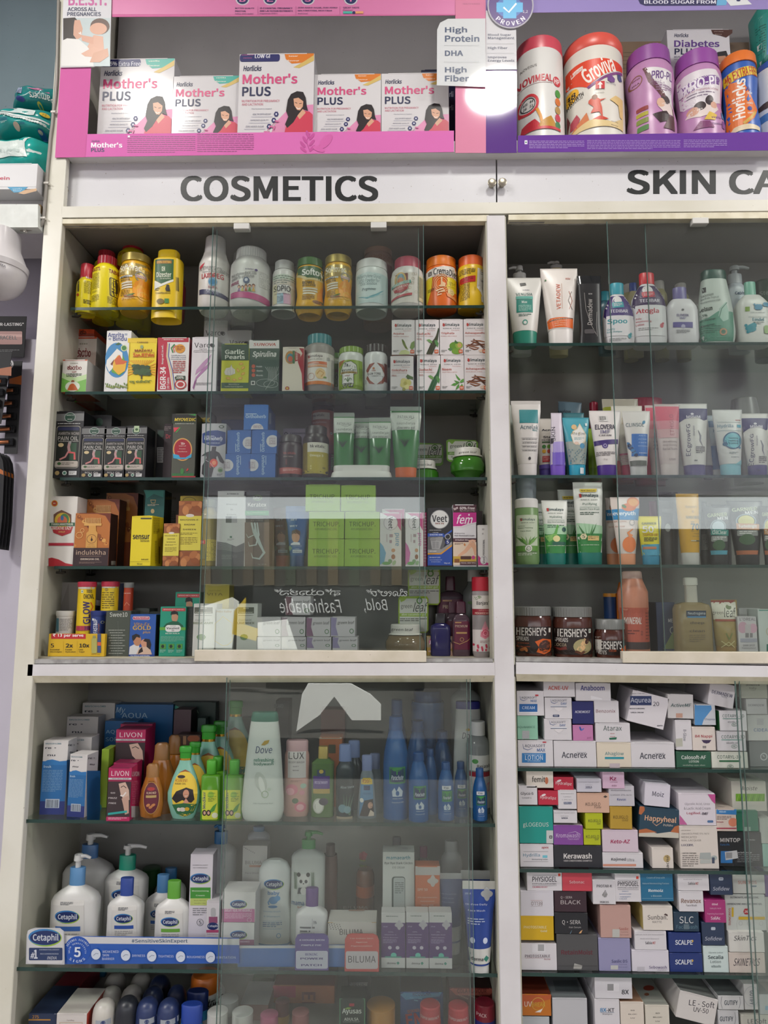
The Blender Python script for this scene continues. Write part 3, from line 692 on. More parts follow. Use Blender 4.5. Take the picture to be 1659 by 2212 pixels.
def pack(name,label,cat,x0,y0,x1,y1,Y,d,col,gfx,seed,roll=0):
 a,b=W(*q(x0,y0),Y),W(*q(x1,y1),Y);w,h=b.x-a.x,a.z-b.z;rnd=random.Random(seed)
 base=Vector(((a.x+b.x)/2,Y+d/2,b.z));r=root(name,label,cat,base,(0,math.radians(roll),0))
 mb=MB();nu,nv=24,16;vs=[];ph=[rnd.uniform(0,6)for _ in range(8)]
 def bulge(u,v):return(max(0,1-abs(2*u-1)**3.2)*max(0,1-abs(2*v-1)**3.0))**.5
 for side in(0,1):
  for j in range(nv+1):
   for i in range(nu+1):
    u,v=i/nu,j/nv;k=bulge(u,v)
    wr=.05*math.sin(9*u+ph[0]+3*v)*math.sin(7*v+ph[1])+.03*math.sin(23*u+ph[2]-11*v)*math.sin(13*v+5*u)
    y=d/2*(k*(1+wr))if k>0 else 0
    rr_=1-.10*(abs(2*v-1)**6)*(abs(2*u-1)**4)
    vs.append(((u-.5)*w*rr_+.004*math.sin(8*v+ph[3]),(y if side else-y),v*h+.004*math.sin(11*u+ph[4])*(v)))
 n1=(nu+1)*(nv+1);fs=[]
 for side in(0,1):
  for j in range(nv):
   for i in range(nu):
    k=side*n1+j*(nu+1)+i;f=[k,k+1,k+nu+2,k+nu+1];fs.append(f if not side else f[::-1])
 mb.add(vs,fs,mat(col,.22),True);mb.build('pack',r,sharp=60)
 if gfx:
  bpy.context.view_layer.update();M=Matrix.Translation(base)@r.rotation_euler.to_matrix().to_4x4();pm=plane_map(M,(0,-d/2,0),(0,-1,0),0,0)
  def fn(x,y,lift):
   p=pm(x,y,0);u,v=min(max(p.x/w+.5,.02),.98),min(max(p.z/h,.02),.98);k=bulge(u,v)
   wr=.05*math.sin(9*u+ph[0]+3*v)*math.sin(7*v+ph[1])+.03*math.sin(23*u+ph[2]-11*v)*math.sin(13*v+5*u)
   return Vector((p.x,-d/2*k*(1+wr)-.0012-lift*2,p.z))
  g=MB();graphics(g,gfx,{'F':fn},lim=40);g.build('label_print',r)
 return r
TEAL='1f8f8b'
pack('diaper_pack','teal diaper pack lying upside down on top of the pile','diaper pack',78,150,760,452,.06,.13,'1b7c7c',[T('Pampers',400,300,700,395,'cfd8d6',b=.02,rot=184),P([(380,258),(520,262),(700,285),(700,305),(480,290)],'b46a90'),E(265,385,62,24,'2b3a7e',rot=8),E(495,425,30,28,'c8b84a'),E(495,428,16,14,'1b7c7c'),P([(190,265),(270,170),(350,160),(290,220),(285,320),(180,290)],'9aa4bc'),F(200,250,290,310,5,'4a5272',.4)],3)
pack('diaper_pack','teal diaper pack with white perforated flap in the middle of the pile','diaper pack',-260,440,680,815,.045,.15,TEAL,[P([(-200,445),(470,545),(450,610),(-200,560)],'c2d2d0'),F(-100,480,360,540,2,'8c9c9c',.3),E(570,570,52,34,'d6b63a'),T('H',548,550,590,592,'1c2a2a',b=.03)]+[E(20+i*34,612+i*6,20,16,'d6e0de')for i in range(19)]+[P([(-200,590),(660,690),(660,668),(-200,566)],'d2dcda'),E(205,745,40,34,'d8b4a2'),B_('EXTRA',262,715,330,735,'1f3f78'),E(498,792,44,36,'27508e'),E(490,780,26,14,'d8b4a2'),B_('COMFORT',550,775,645,800,'1f3f78'),B_('SLEEP',0,670,110,700,'1f3f78'),F(0,705,100,725,2,'c0d8d6',.4)],5)
pack('diaper_pack','teal diaper pack with torn white window at the bottom of the pile','diaper pack',-300,790,610,1400,.015,.19,'139a92',[P([(-200,970),(180,940),(280,890),(390,880),(330,980),(350,1120),(370,1190),(-200,1200)],'c9d4d0'),P([(280,1070),(340,1100),(370,1185),(260,1130)],'e4e9e6')]+[E(20+i*46,1110+8*(i%2),26,22,'aebcb8')for i in range(6)]+[E(395+i*26,1085+i*3,18,14,'d6e0de')for i in range(9)]+[SWOOSH([(360,1105),(500,1085),(610,1120)],30,'d6e0de')],8)
ST.update(at='',group=None)
C(-330,1288,500,1712,'d4d4d6','white carton printed in red on the overhead shelf under the diaper packs',[R(-330,1600,500,1606,'b5b5b8'),B_('protein',-190,1462,132,1520,'b8234a'),P([(100,1605),(385,1605),(300,1675),(190,1682)],'2f8fb8'),P([(250,1690),(330,1650),(500,1625),(500,1660),(330,1705)],'c4a07a'),T('vanilla',172,1622,300,1640,'d8e8ee'),T('flavour',180,1648,290,1664,'d8e8ee')],d=.17,Y=-.03,base=zO1+.0205,cat='box')
S(SHZ['top'],.03,'')
def preg(x0,y0,x1,y1,label,flav,flcol,strip,ops=(),Y=.03,d=.075,cut=.0):
 w,h,X,Yv=fr(x0,y0,x1,y1)
 g=[P([(X(.42),Yv(1)),(X(.44),Yv(.86)),(X(.52),Yv(.72)),(X(.64),Yv(.62)),(X(.8),Yv(.56)),(X(.998),Yv(.55)),(X(.998),Yv(1))],'d78bb2')]
 g+=[P([(X(.60),y0+1),(X(.62),Yv(.06)),(X(.70),Yv(.11)),(X(.86),Yv(.10)),(X(.99),Yv(.045)),(X(.995),y0+1)],flcol),P([(X(.72),Yv(.15)),(X(.86),Yv(.09)),(X(.995),Yv(.02)),(X(.995),Yv(.08)),(X(.9),Yv(.12)),(X(.8),Yv(.16))],'cfb46a'),T(flav+'\nflavour',X(.64),Yv(.02),X(.80),Yv(.085),'ece6d8',b=.02)]
 if strip:g+=[RR(X(-.0)+2,y0+1,X(.54),Yv(.085),h*.03,'2b2d63')]+strip
 yy=.0 if strip else-.045
 g+=[T('Horlicks',X(.06),Yv(.125+yy),X(.30),Yv(.185+yy),'23294e',b=.03,sh=.18),T("Mother's",X(.05),Yv(.215+yy),X(.78),Yv(.325+yy),'cf4f7f',b=.028),T('PLUS',X(.05),Yv(.355+yy),X(.43),Yv(.455+yy),'23294e',b=.03),T('NUTRITION FOR PREGNANCY',X(.05),Yv(.495+yy),X(.55),Yv(.52+yy),'c4506e'),T('AND LACTATION',X(.05),Yv(.53+yy),X(.33),Yv(.555+yy),'c4506e'),T('Vital Nutrients to Support',X(.18),Yv(.585+yy),X(.45),Yv(.60+yy),'3b3f66')]
 for i,(t,a)in enumerate((('HEALTHY BIRTH WEIGHT',.20),('IMPROVED QUALITY',.17),('ZERO ADDED SUGAR',.11))):
  v=.65+i*.065+yy;g+=[T(t,X(a),Yv(v-.01),X(a+.24),Yv(v+.008),'3b3f66',sh=.2),E(X(a+.31-.0*i),Yv(v),w*.033,h*.03,'2b2d63',6),E(X(a+.31),Yv(v),w*.012,h*.011,'cfd2e0',8),R(X(a-.02),Yv(v+.025),X(a+.26),Yv(v+.028),'8a8da8')]
 g+=[P([(X(.13),Yv(.93)),(X(.185),Yv(.845)),(X(.345),Yv(.845)),(X(.40),Yv(.93)),(X(.35),Yv(.995)),(X(.18),Yv(.995))],'aab0c2'),P([(X(.14),Yv(.925)),(X(.19),Yv(.855)),(X(.34),Yv(.855)),(X(.39),Yv(.925))],'2b2d63'),T('DHA',X(.20),Yv(.87),X(.33),Yv(.91),'e6e6ee',b=.035),T('BRAIN',X(.18),Yv(.938),X(.35),Yv(.972),'2b2d63',b=.035),T('DEVELOPMENT',X(.18),Yv(.978),X(.35),Yv(.99),'2b2d63',b=.03)]
 hair=[(.66,.50),(.70,.44),(.78,.41),(.86,.42),(.895,.48),(.91,.57),(.93,.62),(.86,.60),(.80,.66),(.74,.74),(.66,.80),(.63,.76),(.67,.68),(.64,.62)]
 face=[(.735,.49),(.80,.48),(.865,.52),(.86,.575),(.825,.615),(.785,.61),(.745,.56)]
 body=[(.66,.72),(.72,.69),(.80,.65),(.88,.62),(.95,.63),(.99,.66),(.995,.86),(.98,.99),(.60,.99),(.60,.92),(.63,.83)]
 g+=[P([(X(a),Yv(b))for a,b in body],'c83e55'),P([(X(a),Yv(b))for a,b in[(.76,.64),(.86,.60),(.90,.64),(.82,.71)]],'d3a184'),P([(X(a),Yv(b))for a,b in hair],'231c20'),P([(X(a),Yv(b))for a,b in face],'d3a184'),SWOOSH([(X(.775),Yv(.585)),(X(.80),Yv(.60)),(X(.83),Yv(.59))],h*.008,'efe6e0'),SWOOSH([(X(.755),Yv(.53)),(X(.785),Yv(.54))],h*.006,'2a2022'),SWOOSH([(X(.81),Yv(.545)),(X(.845),Yv(.54))],h*.006,'2a2022'),SWOOSH([(X(.965),Yv(.90)),(X(.86),Yv(.93)),(X(.72),Yv(.90)),(X(.66),Yv(.885))],[h*.06,h*.055,h*.045,h*.02],'d3a184'),SWOOSH([(X(.36),Yv(.88)),(X(.42),Yv(.80)),(X(.50),Yv(.74))],h*.006,'c25a8e')]+[E(X(.38+.035*i),Yv(.86-.028*i+(.02 if i%2 else-.02)),w*.03,h*.010,'cb6a9a',8,rot=(-70 if i%2 else 10))for i in range(5)]
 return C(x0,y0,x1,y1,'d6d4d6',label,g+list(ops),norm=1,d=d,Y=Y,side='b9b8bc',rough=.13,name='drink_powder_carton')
K(0,0,2.9625)
VAN,KES='4aa99b','d67a2c'
preg(632,376,1108,890,'tall drink powder carton with dark strip reading 25% Extra Free','vanilla',VAN,[T('25%',674,391,738,415,'e6e6ee',b=.035),T('Extra Free',748,393,888,417,'e6e6ee',b=.012)],Y=.03)
preg(1100,486,1528,890,'short vanilla drink powder carton with green flavour tab','vanilla',VAN,None,Y=.03)
K(500,0,2.9625)
preg(44,344,526,880,'tallest drink powder carton with strip reading LOW GI','kesar',KES,[T('CLINICALLY\nPROVEN',58,347,134,370,'c0608a',b=.02),T('LOW GI',143,347,240,369,'e6e6ee',b=.03)],Y=.02,d=.08)
preg(528,474,957,880,'short kesar drink powder carton right of the tallest one','kesar',KES,None,Y=.03)
preg(960,468,1392,880,'short kesar drink powder carton partly behind the High Protein card','kesar',KES,None,Y=.03)
C(1215,446,1450,880,'23284a','navy drink carton standing behind the rightmost kesar carton',[T('rli',1395,585,1420,620,'b9bccb',b=.02),T('rli',1395,672,1420,706,'b9bccb',b=.02)],d=.05,Y=.115,name='drink_powder_carton')
K(1030,0,2.6375)
RED='c8394f'
V(358,[('body','d6d5d2',[(358,124,None),(372,132,None),(770,132,None),(800,131,None)]),('lid','c94a5a',[(296,122),(304,130),(352,133),(372,131)],{'rib':.0})],'white tin with pink lid and red round badge beside the poster column',[B_('NOVIMEAL',232,466,420,506,'bf2f3e'),E(446,497,24,28,'c22f3c'),T('HP',430,482,462,512,'e8e0e0',b=.03),T('NOVEOUS',250,404,330,418,'55504e'),R(232,512,420,514,'8a3a40'),O(287,620,55,58,14,'c8323c'),O(287,620,36,38,4,'2a2a30'),T('400',260,604,283,618,'22242c',b=.02),T('44',294,600,312,614,'22242c',b=.02),T('26',262,626,280,640,'22242c',b=.02),T('12',294,624,312,638,'22242c',b=.02),SWOOSH([(330,655),(350,700),(365,760)],16,'d08a1e'),P([(330,772),(350,735),(380,715),(410,700),(440,745),(440,772)],'b9862c'),P([(250,770),(258,730),(320,712),(345,740),(345,772)],'c02a38'),E(452,566,17,22,'3f8f3a'),E(452,612,17,22,'d0702a'),E(452,660,17,22,'b08a4a'),E(452,705,17,22,'c0304a'),E(452,746,17,20,'3a7a4a'),R(232,760,470,775,'c22f3c')],on='body',name='powder_tin',seg=40)
V(664,[('body','d8d4cb',[(372,160),(386,164),(760,164),(790,163)]),('lid','d8574a',[(304,140),(312,160),(330,168),(378,168),(386,162)])],'wide tin with orange lid and red wave band, boy jumping printed',[P([(500,390),(830,390),(830,420),(700,480),(610,540),(500,470)],'d8401f'),P([(610,540),(700,490),(828,425),(828,440),(700,505),(620,552)],'7a3a7a'),T('Groviva',585,395,768,492,'ece4dc',b=.028,rot=-24),P([(538,420),(590,410),(592,432),(540,446)],'e6ded6'),T('Signutra',545,418,588,440,'d8401f',rot=-12),E(540,548,34,38,'e8b02a',14),T('38',520,532,560,562,'2a2420',b=.035),T('GROWTH',522,560,595,585,'2a2420',b=.025,rot=-10),T('Digestive',522,584,592,600,'2a2420',rot=-10),P([(745,478),(768,495),(765,515),(742,522),(722,512),(722,490)],'6a3a82'),T('Immunity',712,520,774,534,'4a3a6a'),P([(785,460),(812,450),(822,480),(800,496),(786,485)],'3f4a78'),R(655,520,705,562,'c4383c'),P([(680,522),(695,540),(685,540),(685,562),(674,562),(674,540),(664,540)],'e6e0dc'),T('Physical\nGrowth',650,564,705,586,'3a3034'),P([(735,620),(770,590),(825,590),(825,710),(800,700),(790,640)],'d9b878'),P([(620,618),(650,600),(680,622),(715,615),(680,632),(690,668),(695,725),(675,690),(650,690),(630,690),(645,660),(618,632)],'c8503a'),E(650,606,15,14,'8a5a40'),P([(515,630),(530,630),(540,680),(530,740),(515,735)],'7a3a3c'),P([(540,690),(565,665),(580,700),(565,740),(540,735)],'b84a58'),P([(540,755),(610,680),(625,735)],'d07a4a'),P([(620,735),(680,712),(730,730),(640,745)],'c8402a'),P([(505,768),(620,728),(760,745),(825,700),(825,772),(505,772)],'d8c08a'),E(640,750,40,22,'dcc48c'),T('Vanilla\nflavour',742,738,788,764,'6a4a20',b=.02),E(520,510,6,9,'3a7a4a')],on='body',name='powder_tin',seg=44)
def bulgy(x,yt,yb,lidc,bodyc,label,gfx,hw=130,lid=112,Y=.03,lh=95):
 return V(x,[('body',bodyc,[(yt+lh-4,lid*.97),(yt+lh+25,hw*.97),(yt+lh+80,hw),(yt+lh+170,hw*.92),(yt+lh+215,hw*.89),(yt+lh+260,hw*.92),(yt+lh+320,hw),(yb-12,hw),(yb,hw*.95)]),('lid',lidc,[(yt,lid*.93),(yt+8,lid),(yt+lh,lid*1.04)],{'rib':.006,'seg':64})],label,gfx,on='body',name='powder_jar',Y=Y,seg=40)
bulgy(985,330,790,'8a4a94','b583ae','mauve waisted jar with purple lid and dark brown swirl',[P([(935,420),(1095,440),(1108,640),(1060,580),(1000,520)],'d6d2d4'),P([(930,420),(945,418),(985,490),(1050,560),(1110,640),(1110,700),(1040,590),(960,500)],'5a2a30'),B_('PRO-PL',975,448,1100,490,'5a2f78'),T('Protein for Pregnancy',970,500,1105,545,'7a4a80',rot=14),F(1000,520,1100,555,3,'8a6a8a'),O(905,475,26,30,4,'8a5a3a'),T('DHA\nGLA',890,460,920,490,'6a3a30',b=.02),P([(1040,610),(1075,585),(1100,640),(1100,690),(1050,690),(1010,640)],'d8c8c4'),E(1058,600,30,26,'3a2a2e'),E(1030,620,24,28,'cfa890'),P([(980,690),(1060,670),(1095,720),(1020,740)],'2e1a1e'),RR(910,625,962,650,5,'8a3a3a'),RR(908,660,960,685,5,'a8a03a'),RR(908,698,960,725,5,'7a8a3a'),RR(912,738,962,766,5,'4a7a3a'),P([(1040,770),(1075,700),(1110,690),(1118,770)],'4a2028')],hw=134,lid=116,lh=90)
bulgy(1260,350,790,'8f4a9a','b583b0','mauve waisted jar with purple lid showing a mother with child',[P([(1150,455),(1180,440),(1340,432),(1375,470),(1380,600),(1300,640),(1190,620),(1140,540)],'d6d0d6'),P([(1152,505),(1160,492),(1355,464),(1370,478),(1365,510),(1180,548),(1158,538)],'6a3a88'),T('PRO-PL',1168,480,1360,532,'e2dce6',b=.03,rot=-7),T('Protein for Pregnancy & Lactation',1170,535,1358,552,'a04a6a',rot=-3),F(1195,556,1335,585,2,'7a6a80',.4),P([(1190,680),(1230,620),(1280,620),(1330,600),(1360,650),(1320,690),(1250,700)],'d6c8c4'),E(1255,632,30,26,'332428'),E(1222,655,26,26,'c99a84'),E(1305,605,24,28,'33242a'),E(1330,630,20,20,'c99a84'),P([(1270,720),(1300,672),(1345,690),(1330,725)],'d0b04a'),T('Vanilla\nFlavour',1310,700,1378,745,'6a3a78',b=.02,rot=-8),P([(1220,765),(1250,725),(1300,730),(1330,765)],'7a3a6a'),P([(1140,765),(1140,690),(1180,740),(1200,768)],'8a4a82'),B_('DHA',1124,520,1135,560,'c8b49a'),RR(1380,655,1400,700,5,'3a7aa8'),RR(1380,715,1405,755,5,'7a4a90')],hw=129,lid=114,lh=92)
bulgy(1496,352,786,'dc7430','2f5cae','blue waisted jar with orange lid reading 10% EXTRA FREE on yellow',[P([(1388,440),(1420,425),(1590,398),(1592,445),(1395,490)],'d8be2a'),T('10% EXTRA FREE',1392,416,1588,470,'b03a20',b=.03,rot=-10),P([(1395,520),(1440,480),(1500,500),(1590,640),(1560,700),(1480,765),(1390,765),(1385,640)],'d9702a'),T('Horlicks',1452,478,1510,698,'e6e2dc',b=.034,rot=90),P([(1512,540),(1525,520),(1540,538),(1535,545),(1525,536),(1515,548)],'2f3a8a'),T('TALLER',1518,552,1550,562,'e6e2dc',b=.03),P([(1518,590),(1530,562),(1532,580),(1545,582),(1528,605)],'2f5aa8'),T('STRONGER',1518,608,1556,618,'e6e2dc',b=.03),E(1535,645,14,14,'2f3a8a',8),T('SHARPER',1520,668,1556,678,'e6e2dc',b=.03),SWOOSH([(1500,730),(1540,700),(1570,660)],16,'c8a04a'),P([(1440,765),(1460,738),(1520,735),(1600,745),(1600,765)],'d8c8a8')],hw=97,lid=95,lh=62)
V(1712,[('body','cfd2d6',[(430,96),(450,128),(520,132),(600,122),(700,132),(790,128)]),('lid','2f58ae',[(395,98),(405,112),(440,118)],{'rib':.01})],'white jar with blue lid cut by the right picture edge',[T('Pro',1606,470,1622,515,'a83a3a',b=.03),E(1650,600,30,20,'4a3a30'),R(1618,648,1690,690,'4a78b0')],on='body',name='powder_jar',Y=.03)
C(1098,168,1457,800,'d0cfd4','lavender-white carton reading Diabetes PLUS behind the purple-lidded jars',[T('Horlicks',1126,190,1206,212,'23294e',b=.03,sh=.18),T('Diabetes',1124,228,1382,268,'5c3a86',b=.03),T('PLUS',1126,276,1262,312,'23294e',b=.03),T('HELPS MANAGE BLOOD SUGAR',1124,320,1290,331,'3b3f66',b=.02),T('FOR MEN & WOMEN',1124,336,1202,343,'3b3f66'),P([(1334,170),(1345,195),(1390,205),(1420,215),(1455,190),(1456,170)],'4a2a24'),T('chocolate\nflavour',1350,178,1404,198,'d8c8c0'),E(1440,400,105,70,'6a4a94'),E(1398,345,34,50,'b98a6e'),P([(1362,330),(1370,298),(1420,290),(1432,320),(1428,345),(1415,318),(1375,322)],'1c1a20'),P([(1345,420),(1375,388),(1425,388),(1456,410),(1456,440),(1345,440)],'2a2c48'),SWOOSH([(1380,362),(1398,372),(1416,360)],6,'e8e2dc'),F(1190,348,1290,372,3,'8a8aa0',.4)],d=.05,Y=.152,side='a9a8b0',name='drink_powder_carton')
C(728,236,1075,420,'7a6552','brown paper parcel lying behind the orange-lidded tin, upper part',[SWOOSH([(728,300+i*22),(1075,298+i*24)],2,'5a4a3a')for i in range(5)],d=.04,Y=.205,base='px',rough=.8,name='brown_paper_parcel',flap=False)
C(690,420,1090,800,'7d6753','brown paper parcel behind the jars, lower part of the pile',[SWOOSH([(690,450+i*22),(1090,448+i*22)],2,'5a4a3a')for i in range(6)],d=.04,Y=.205,rough=.8,name='brown_paper_parcel',flap=False)
C(500,315,660,800,'6e5b48','dark brown paper parcel seen between the two left tins',d=.05,Y=.19,rough=.8,name='brown_paper_parcel',flap=False)
C(545,252,690,315,'75604c','small brown paper bag on top of the dark parcel behind tins',d=.05,Y=.19,base='px',roll=14,rough=.8,name='brown_paper_bag',cat='paper bag',flap=False)
C(1460,240,1570,800,'625244','dim brown parcel behind the blue jar with orange lid',d=.05,Y=.19,rough=.8,name='brown_paper_parcel',flap=False)
pack2=V(1690,[('body','2f9488',[(70,92,60,4),(110,120,80,3),(320,112,80,3),(420,98,70,3)])],'teal pack with blue label leaning above the jar at the right edge',[P([(1575,150),(1600,110),(1650,90),(1700,84),(1700,300),(1620,380),(1588,300)],'2f9488'),P([(1640,130),(1700,90),(1700,310),(1640,330)],'4a8ac0'),F(1580,160,1632,330,12,'1f5f58',.4),RR(1600,255,1618,285,2,'cfd8d6'),R(1592,345,1625,400,'d2dcd6')],name='plastic_pack',Y=.14,base='px')
K(120,480,3.456)
S(SHZ['a1'],.055,'on first cosmetics shelf')
YEL,YCAP='dccb14','b8293a'
def yjar(x,yt,yb,hw,label,gfx=(),Y=.055,capc=YCAP,bodyc=YEL,ch=60,**k):
 return jar(x,yt,yt+ch,yb,hw*.68,hw,capc,bodyc,label,gfx,sh=yt+ch+55,Y=Y,**k)
yjar(232,325,700,70,'yellow jar with red cap nearest the left wall',[R(178,445,186,530,'4a4a3a'),BAR(168,452,190,525,'3a3a2a',8),T('TS',186,402,206,424,'d8c8c0',b=.02),E(248,412,18,14,'d8c8c0'),T('14',240,404,256,422,'b8293a',b=.02),T('TAB',264,402,300,424,'d8c8c0',b=.02),F(228,448,300,545,14,'6a6018',.35),E(177,552,12,10,'b03a20'),F(222,590,300,622,3,'4a4410',.5)],ch=104)
yjar(378,273,690,98,'front yellow jar with red cap and black-lined script box',[B_('TABLETS',262,352,352,380,'8a2420'),B_('TABLETS',412,362,500,390,'8a2420'),RR(414,422,500,558,10,'2a2614'),RR(420,428,500,552,8,YEL),T('पेट',428,440,480,492,'26221a',b=.02),T('सफा',426,500,484,546,'26221a',b=.02),F(280,398,345,520,16,'6a6018',.35),F(280,528,330,545,3,'6a6018',.35),F(400,566,470,618,6,'4a4410',.35),F(276,560,345,612,5,'6a6018',.35)],Y=.05)
yjar(372,228,690,84,'yellow jar with red cap behind the front jar with script box',Y=.115)
yjar(568,158,690,106,'tallest yellow jar with red cap reading EXTRA',[B_('EXTRA',484,242,542,264,'8a2420'),BAR(572,240,600,262,'3a3414',8),T('24',604,246,630,264,'3a3414',b=.03)],Y=.125,ch=66)
yjar(676,240,690,52,'yellow jar with red cap peeping out behind the gold lid',Y=.2)
yjar(450,330,690,36,'dark yellow jar hidden between the two front jars',[T('पे',470,450,492,505,'26221a',b=.03)],Y=.108)
def softo(x,yt,yb,label,capc,topc,ops,hw=118,lid=104,Y=.05,**k):
 return V(x,[('body','d9a51a',[(yt+58,lid*.94),(yt+72,lid*1.0),(yt+118,hw),(yt+190,hw*.98),(yt+260,hw*.9),(yt+300,hw*.95),(yt+340,hw),(yb-50,hw),(yb-4,hw*.8),(yb,hw*.7)]),('lid',capc,[(yt,lid*.93),(yt+6,lid),(yt+60,lid*1.02)],{'rib':.006,'seg':56,'rough':.25})],label,ops,on='body',name='waisted_jar',Y=Y,**k)
GOLD='b3a056:r0.28,m0.5'
def softops(x0,y0,title,topc,sub=True,s=1.0,tc='e4e0d0'):
 X=lambda a:x0+a*s
 Yq=lambda b:y0+b*s
 return[P([(X(-5),Yq(-10)),(X(232),Yq(-10)),(X(234),Yq(75)),(X(120),Yq(85)),(X(-5),Yq(70))],topc),T(title,X(8),Yq(0),X(170),Yq(52),tc,b=.03),]+([T('SUGAR FREE',X(8),Yq(38),X(140),Yq(54),'d8c070',b=.02),T('-SF',X(176),Yq(22),X(222),Yq(48),'d8a828',b=.03)]if sub else[])+[R(X(4),Yq(84),X(112),Yq(96),'c8ccc4'),B_('BOWEL',X(14),Yq(84),X(90),Yq(104),'2a2a1a'),B_('REGULATOR',X(14),Yq(108),X(92),Yq(122),'2a2a1a'),O(X(164),Yq(86),34*s,36*s,7*s,'8a8a80'),R(X(132),Yq(76),X(198),Yq(96),'d8d0c8'),T('TRUSTED',X(136),Yq(80),X(194),Yq(93),'a83030',b=.03)]+[P([(X(20),Yq(132+i*18)),(X(108),Yq(126+i*18)),(X(108),Yq(138+i*18)),(X(20),Yq(144+i*18))],'d2cdb8')for i in range(3)]+[P([(X(118),Yq(238)),(X(112),Yq(170)),(X(130),Yq(130)),(X(165),Yq(105)),(X(200),Yq(110)),(X(215),Yq(150)),(X(210),Yq(230))],'dd8f1e'),P([(X(128),Yq(238)),(X(126),Yq(180)),(X(160),Yq(120)),(X(180),Yq(170)),(X(190),Yq(235))],'e0a22c'),O(X(176),Yq(225),30*s,32*s,6*s,'d8a84a'),F(X(16),Yq(190),X(90),Yq(240),4,'6a4a14',.4),E(X(85),Yq(238),40*s,10*s,'8a5a34'),E(X(100),Yq(228),30*s,6*s,'4a6a2a',rot=-20),F(X(30),Yq(250),X(140),Yq(268),2,'c8a878',.5)]
softo(598,268,690,'gold-lidded waisted jar reading SUGAR FREE left of the green bottle',GOLD,GOLD,softops(482,335,'Softovac','a8945a:r0.3,m0.4'),Y=.05)
V(838,[('body','d7b71c',[(283,80),(300,104),(320,106),(620,106),(740,106),(775,84)]),('cap','d5b51c',[(226,68),(234,76),(300,78)],{'rib':.004})],'flat-shouldered yellow bottle with yellow cap and green shield label',[P([(752,292),(892,292),(888,445),(838,462),(800,475),(750,445)],'2f5a34'),P([(748,448),(800,476),(890,440),(890,456),(810,490),(748,515)],'d8d8cc'),RR(764,302,880,326,8,'8a5a1c'),B_('25% EXTRA',768,306,872,322,'d8b040'),R(805,348,830,382,'b8c0a8'),SWOOSH([(824,352),(810,365),(826,380)],4,'2f5a34'),T('Dizester',764,388,876,426,'d8dcc8',b=.02),T('Granules',792,428,872,442,'d8dcc8'),P([(750,465),(778,470),(778,500),(748,520)],'d0d0c8'),F(756,508,790,530,2,'2a2a14',.4),B_('Constipation',758,536,868,552,'2a2a14'),E(850,492,12,10,'2a2418'),P([(838,498),(862,500),(868,532),(836,530),(832,512)],'2a2418'),E(795,606,28,20,'6a5a20'),R(826,586,858,620,'3a7a3a'),BAR(905,420,925,520,'5a5214',8)],on='body',dr=.7,n=3.0,Y=.05)
jar(930,440,470,690,30,40,'7a2a34','9a3a4a','small maroon jar half hidden behind the yellow-capped bottle',Y=.125)
K(400,480,3.456)
V(220,[('body','d2cfc9',[(258,84),(290,96),(330,112),(350,114),(640,114),(668,100),(672,92)]),('neck_ring','cfccc8',[(250,84),(268,86)]),('measuring_cap','d6d4d2',[(128,66),(134,72),(200,76),(262,82)],{'rough':.25})],'white bottle with tall measuring cap printed in red and navy',[P([(110,340),(158,322),(140,352),(116,365)],'c0404e'),T('POLYETHYLENE GLYCOL',108,352,285,380,'5a5858',rot=3),T('Powder for Oral Solution',140,382,288,398,'6a6866'),T('3350 USP',268,370,328,396,'5a5858',rot=5),B_('LAXOPEG',132,402,292,440,'b02c34'),E(218,467,32,32,'6a9ab8'),E(218,470,24,20,'3a7aa0'),T('Fourrts',188,498,250,516,'8a2a4a',b=.025),P([(110,514),(330,552),(328,582),(110,552)],'2a2e50'),T('TOP GRADE',168,526,272,542,'c8ccd8',b=.025,rot=4),T('PEG 3350',180,542,258,556,'c8ccd8',rot=4)],on='body',Y=.05)
V(490,[('body','d3d1ce',[(298,108),(320,128),(352,148),(380,152),(640,152),(680,138),(690,124)]),('cap','d6d5d3',[(224,100),(232,109),(300,111)],{'rib':.014,'seg':80})],'wide white jar with ribbed cap and row of cartoon children',[B_("Dr.Reddy's",464,376,528,388,'4a3a6a'),E(542,384,10,9,'4a2a78'),T('Poly ethylene glycol 3350',352,398,545,432,'5a5a5c',rot=-5),T('powder for oral solution',352,424,528,456,'5a5a5c',rot=-5),T('mumXL',346,462,418,490,'a03a6a',b=.025,sh=.2),E(472,466,24,24,'4a5a78'),E(472,462,12,12,'c8ccd4'),R(560,385,636,500,'cfccc8'),F(564,390,636,500,12,'8a8886',.4),P([(342,540),(480,552),(640,570),(642,622),(500,600),(342,582)],'b84a80'),]+[E(416+i*27,508+(i%2)*6-(i//3)*8,11,12,'6a3a28')for i in range(5)]+[E(416+i*27,514+(i%2)*6-(i//3)*8,8,9,'d0a080')for i in range(5)]+[P([(404+i*27,545),(416+i*27,518-(i//3)*8),(428+i*27,545)],['7a4a8a','b8a83a','a84a3a','5a8a3a','c8a04a'][i])for i in range(5)]+[T('Net Weight\n255 gm',356,556,390,574,'e0c8d4')],on='body',Y=.05)
V(738,[('body','c9c7c5',[(372,62),(385,80),(405,86),(640,86),(690,92),(730,80)]),('cap','bfbebd',[(308,62),(314,70),(375,72)])],'small white bottle with grey cap and rainbow label reading SOPIO',[R(652,405,832,440,'b9c8b8'),R(652,440,832,480,'c4bcb0'),R(652,480,690,622,'cac4a4'),R(690,545,740,622,'9ab8c8'),R(740,545,790,622,'c8a0b8'),R(790,500,832,622,'b8b4a8'),F(662,412,820,478,4,'7a827c',.45),T('SOPIO',662,488,790,530,'3a3a3c',b=.018),T('Good Sleep · Better Life',668,540,782,558,'5a4a50',sh=.2),F(690,566,738,618,5,'5a6a78',.45)],on='body',Y=.06)
